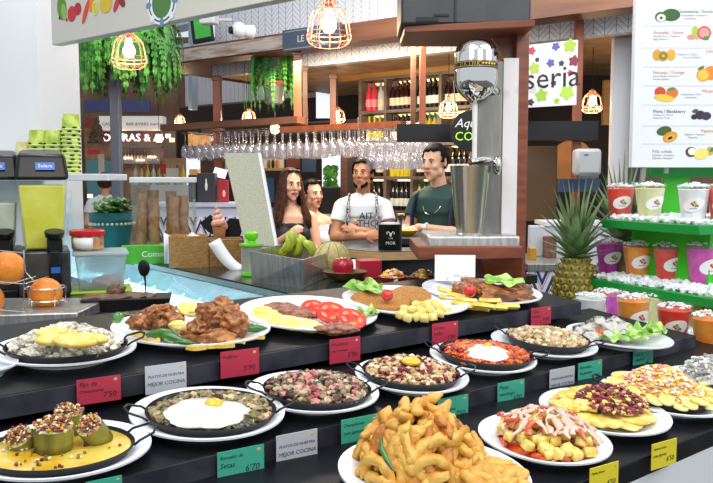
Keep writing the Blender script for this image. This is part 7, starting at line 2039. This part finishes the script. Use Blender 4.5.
for q in range(12):
    p = at(122 + q * 3.2, 148, Ys - .1); o = bpy.data.objects.new('wine_glass', wg); COL.objects.link(o); o.matrix_local = T(p) @ SC(1.1)
    tag(o, 'tiny wine glass hanging under the pink letters of the far stall', 'wine glass', 'glasses of the far market stall')
m = MB(); pbox(m, 120, 146, 162, 147.5, Ys - .2, .3); m.build('stall_rail', M_rail, t)
m = MB(); m.prism([(-.10, 0), (-.04, .06), (-.04, .03), (.08, .03), (.08, -.03), (-.04, -.03), (-.04, -.06)], 0, .02)
tag(m.build('red_arrow_sign', M_red, None, T(at(94, 152, 10.2)) @ STAND, smooth=False), 'red arrow sign in front of the far market stall', 'sign')
t, w, h = stand_box('drinks_fridge', 86, 160, 101, 11.4, mat('teal fridge', '#4a7a80', .3, emit='#5aa0a8', estr=.15), 'teal lit fridge in the far market stall', 'fridge', 0, .5)
m = MB(); pbox(m, 163, 128, 176, 158, 10.0, .1); tag(m.build('grey_stall_panel', mat('warm grey panel', '#6a5c54', .5), smooth=False), 'warm grey panel right of the pink letters', 'panel')
m = MB(); pbox(m, 176, 128, 200, 158, 10.2, .1); tag(m.build('black_stall_panel', M_dkbrown, smooth=False), 'dark panel behind the smallest cage lamp', 'panel')
m = MB(); m.cone(at(97, 143, 10.4), at(97, 118, 10.4), .11, .01, 12); rr = random.Random(3)
for q in range(60):
    u = rr.random(); a = rr.uniform(0, 6.28); p = at(97, 143, 10.4).lerp(at(97, 118, 10.4), u); m.ball(p + V((cos(a), sin(a), 0)) * .12 * (1 - u), .022, 1)
tag(m.build('small_green_tree', mat('dark fir green', '#2a4a2a', .6, col2='#7a3a2a', scale=30), smooth=False), 'small decorated green tree at the far left stall', 'tree')
for q, (x0, y0, x1, Y, c1, lb, nm, ct) in enumerate([(98, 154, 104, 10.6, '#d8c8b8', 'narrow cream roll up sign by the far stall', 'roll_up_sign', 'sign'), (160, 164, 166, 10.6, '#c02a2a', 'red notice board in the far stall', 'red_notice', 'notice'), (166, 168, 178, 10.4, '#d8d0c4', 'white notice on the counter of the far stall', 'white_notice', 'notice')]):
    m = MB(); pbox(m, x0, y0, x1, y0 + (20 if q == 0 else 10), Y, .03); tag(m.build(nm, mat('print ' + c1, c1, .5), smooth=False), lb, ct)
for q in range(9):
    p = at(134 + q * 6, 185, Ys + .2); z = at(150, 185, Ys + .1).z
    me = [B_clear, B_green, B_yel][q % 3]; o = bpy.data.objects.new('stall_bottle', me); COL.objects.link(o); o.matrix_local = T(p.x, Ys + .3, z) 
    tag(o, 'tiny bottle standing on the counter of the far stall', 'bottle', 'bottles of the far market stall')
# ------------------------------------------------------------------ more of the hall behind the rack and beside the stall
M_amber = mat('added amber glow', '#d89a50', .5, emit='#ffb868', estr=.5, col2='#8a5428', scale=6)  # added glow to brighten the dark hall behind the rack
for q, (x0, y0, x1, y1, Y, mm, lb, nm, ct) in enumerate([
    (86, 118, 98, 128, 11.6, mat('print #8a3a2a', '#8a3a2a', .5), 'brick red fascia left of the pale stall fascia', 'red_fascia', 'sign'),
    (84, 100, 150, 112, 11.8, mat('print #46507a', '#46507a', .5), 'dull blue banner under the big fern', 'blue_banner', 'banner'),
    (188, 132, 210, 146, 10.0, M_amber, 'added amber glow left of the hanging glasses', 'amber_glow', 'light panel'),
    (225, 158, 256, 172, 8.6, mat('pale tile', '#cfc6b0', .5), 'pale tiled strip behind the leaning panel', 'pale_tile_panel', 'panel'),
    (286, 150, 300, 168, 8.6, mat('print #7a3a26', '#7a3a26', .5), 'red brown cabinet door above the two women', 'red_brown_cabinet', 'cabinet'),
    (302, 150, 316, 172, 8.5, mat('print #2c4a6a', '#2c4a6a', .5), 'blue poster above the second woman', 'blue_poster', 'poster'),
    (262, 178, 274, 202, 8.5, mat('print #2c5a84', '#2c5a84', .5), 'blue chalkboard left of the young woman', 'blue_chalkboard', 'chalkboard')]):
    m = MB(); pbox(m, x0, y0, x1, y1, Y, .05); tag(m.build(nm, mm, smooth=False), lb, ct)
c = at(331, 178, 7.9); m = MB(); rr = random.Random(5)
for q in range(40): m.ball(c + V((rr.uniform(-.06, .06), 0, rr.uniform(-.1, .12))), .03, 1)
tag(m.build('window_plant', M_fern), 'green plant in front of the bright window behind the young man', 'plant')
m = MB(); pbox(m, 546, 222, 612, 226, 4.7, .3); t = thing('glass_display', 'pale glass display behind the pineapple crown', 'display case', None); m.build('top_plate', M_white, t)
a = at(546, 226, 4.7); b = at(612, 226, 4.7); zb = za
m = MB(); m.box(((a.x + b.x) / 2, 4.85, (a.z + .8) / 2), (b.x - a.x - .02, .26, a.z - .8)); m.build('case_body', mat('pale lilac counter', '#c9cbdc', .3), t)
m = MB(); m.box(((a.x + b.x) / 2, 4.85, .4), (b.x - a.x - .06, .22, .8)); m.build('plinth', M_dark, t)
M_stglow = mat('added warm stall glow', '#ffe6c0', .5, emit='#ffd9a0', estr=3)  # glowing blocks added to brighten the dark far stall
for q, (px, py, Y) in enumerate([(128, 158, 10.9), (140, 160, 10.9), (152, 157, 10.9), (168, 136, 9.9), (172, 140, 9.9), (90, 196, 10.2), (101, 197, 10.2)]):
    c = at(px, py, Y); m = MB(); m.box((0, 0, 0), (.12, .03, .03) if q < 3 else (.06, .03, .05))
    tag(m.build('stall_glow', M_stglow, None, T(c), smooth=False), 'small added warm glow in the far market stall', 'lamp', 'added glows of the far market stall')
# ------------------------------------------------------------------ light
w = bpy.data.worlds.new('sky'); sc.world = w; w.use_nodes = True
bg = w.node_tree.nodes['Background']
bg.inputs['Color'].default_value = (0.86, 0.93, 1.0, 1); bg.inputs['Strength'].default_value = 0.85
sc.view_settings.view_transform = 'Standard'; sc.view_settings.look = 'None'
sc.view_settings.gamma = 1; sc.view_settings.use_curve_mapping = False
sc.view_settings.exposure = 0.0
sc.cycles.use_denoising = True
sc.cycles.max_bounces = 8; sc.cycles.transparent_max_bounces = 24
def area(name, loc, target, size, power, col=(1, 1, 1), sy=None):
    l = bpy.data.lights.new(name, 'AREA'); l.energy = power; l.color = col; l.size = size
    if sy: l.shape = 'RECTANGLE'; l.size_y = sy
    o = bpy.data.objects.new(name, l); COL.objects.link(o); o.location = loc
    o.rotation_euler = (V(target) - V(loc)).to_track_quat('-Z', 'Y').to_euler()
    return o
def point(name, loc, power, col, r=.03):
    l = bpy.data.lights.new(name, 'POINT'); l.energy = power; l.color = col; l.shadow_soft_size = r
    o = bpy.data.objects.new(name, l); COL.objects.link(o); o.location = loc; return o
# added fill lights, bar spots and the lamps themselves
for c, a in LAMPS:
    point('pendant_glow', (c.x, c.y, c.z - .02), 6 if a[2] > 30 else 8, (1, .72, .42), .05)
area('food_counter_fill', (-.3, .9, 3.2), (.1, 1.2, 1.2), 1.2, 17, (1, .96, .9), .8)  # invented overhead source, added to light the food
area('food_counter_fill', (1.4, 1.2, 3.2), (.9, 1.6, 1.2), 1.2, 13, (1, .96, .9), .8)  # second added overhead source, for the right end of the counter
pp = SD(1.17, 2.7, 1.165)
l = area('display_case_lamp', pp, SD(.95, 2.7, 1.0), 1.8, 9, (.92, .98, 1), .04)
l.rotation_euler = Matrix((NB, -(DIR * .3 + V((0, 0, 1))).normalized().cross(NB), (DIR * .5 + V((0, 0, 1))).normalized())).transposed().to_euler()
area('aisle_fill', (2.4, 1.2, 3.0), (1.0, 2.6, 1.3), 1.4, 20, (.95, .98, 1))  # unseen fill added to brighten the smoothie side
area('aisle_fill', (-1.2, 3.2, 3.4), (.1, 5.4, 1.5), 1.2, 60, (.95, .98, 1))  # fill added facing the bar to brighten its upper wall
area('pillar_fill', (1.7, 4.2, 3.1), (2.0, 5.4, 1.4), .8, 22, (1, .97, .92))  # added to whiten the shaded pillar
area('front_fill', (.9, -.4, 2.9), (.9, 2.6, 1.4), 1.0, 17, (1, .98, .95))  # unseen camera-side fill added to light the front faces
area('front_fill', (-1.0, .2, 3.0), (-.6, 3.2, 1.4), 1.0, 12, (1, .98, .95))  # second added front fill, towards the left side
q0 = wineP.hit(410, 100)
area('bar_ceiling_lamp', (q0.x - .6, q0.y - 1.2, zc - .05), (q0.x - .3, q0.y - .8, 1.0), 1.4, 60, (1, .82, .58), .4)
area('bar_ceiling_lamp', (.2, 5.2, 3.3), (.2, 5.4, 1.2), 1.0, 30, (1, .9, .78), .6)
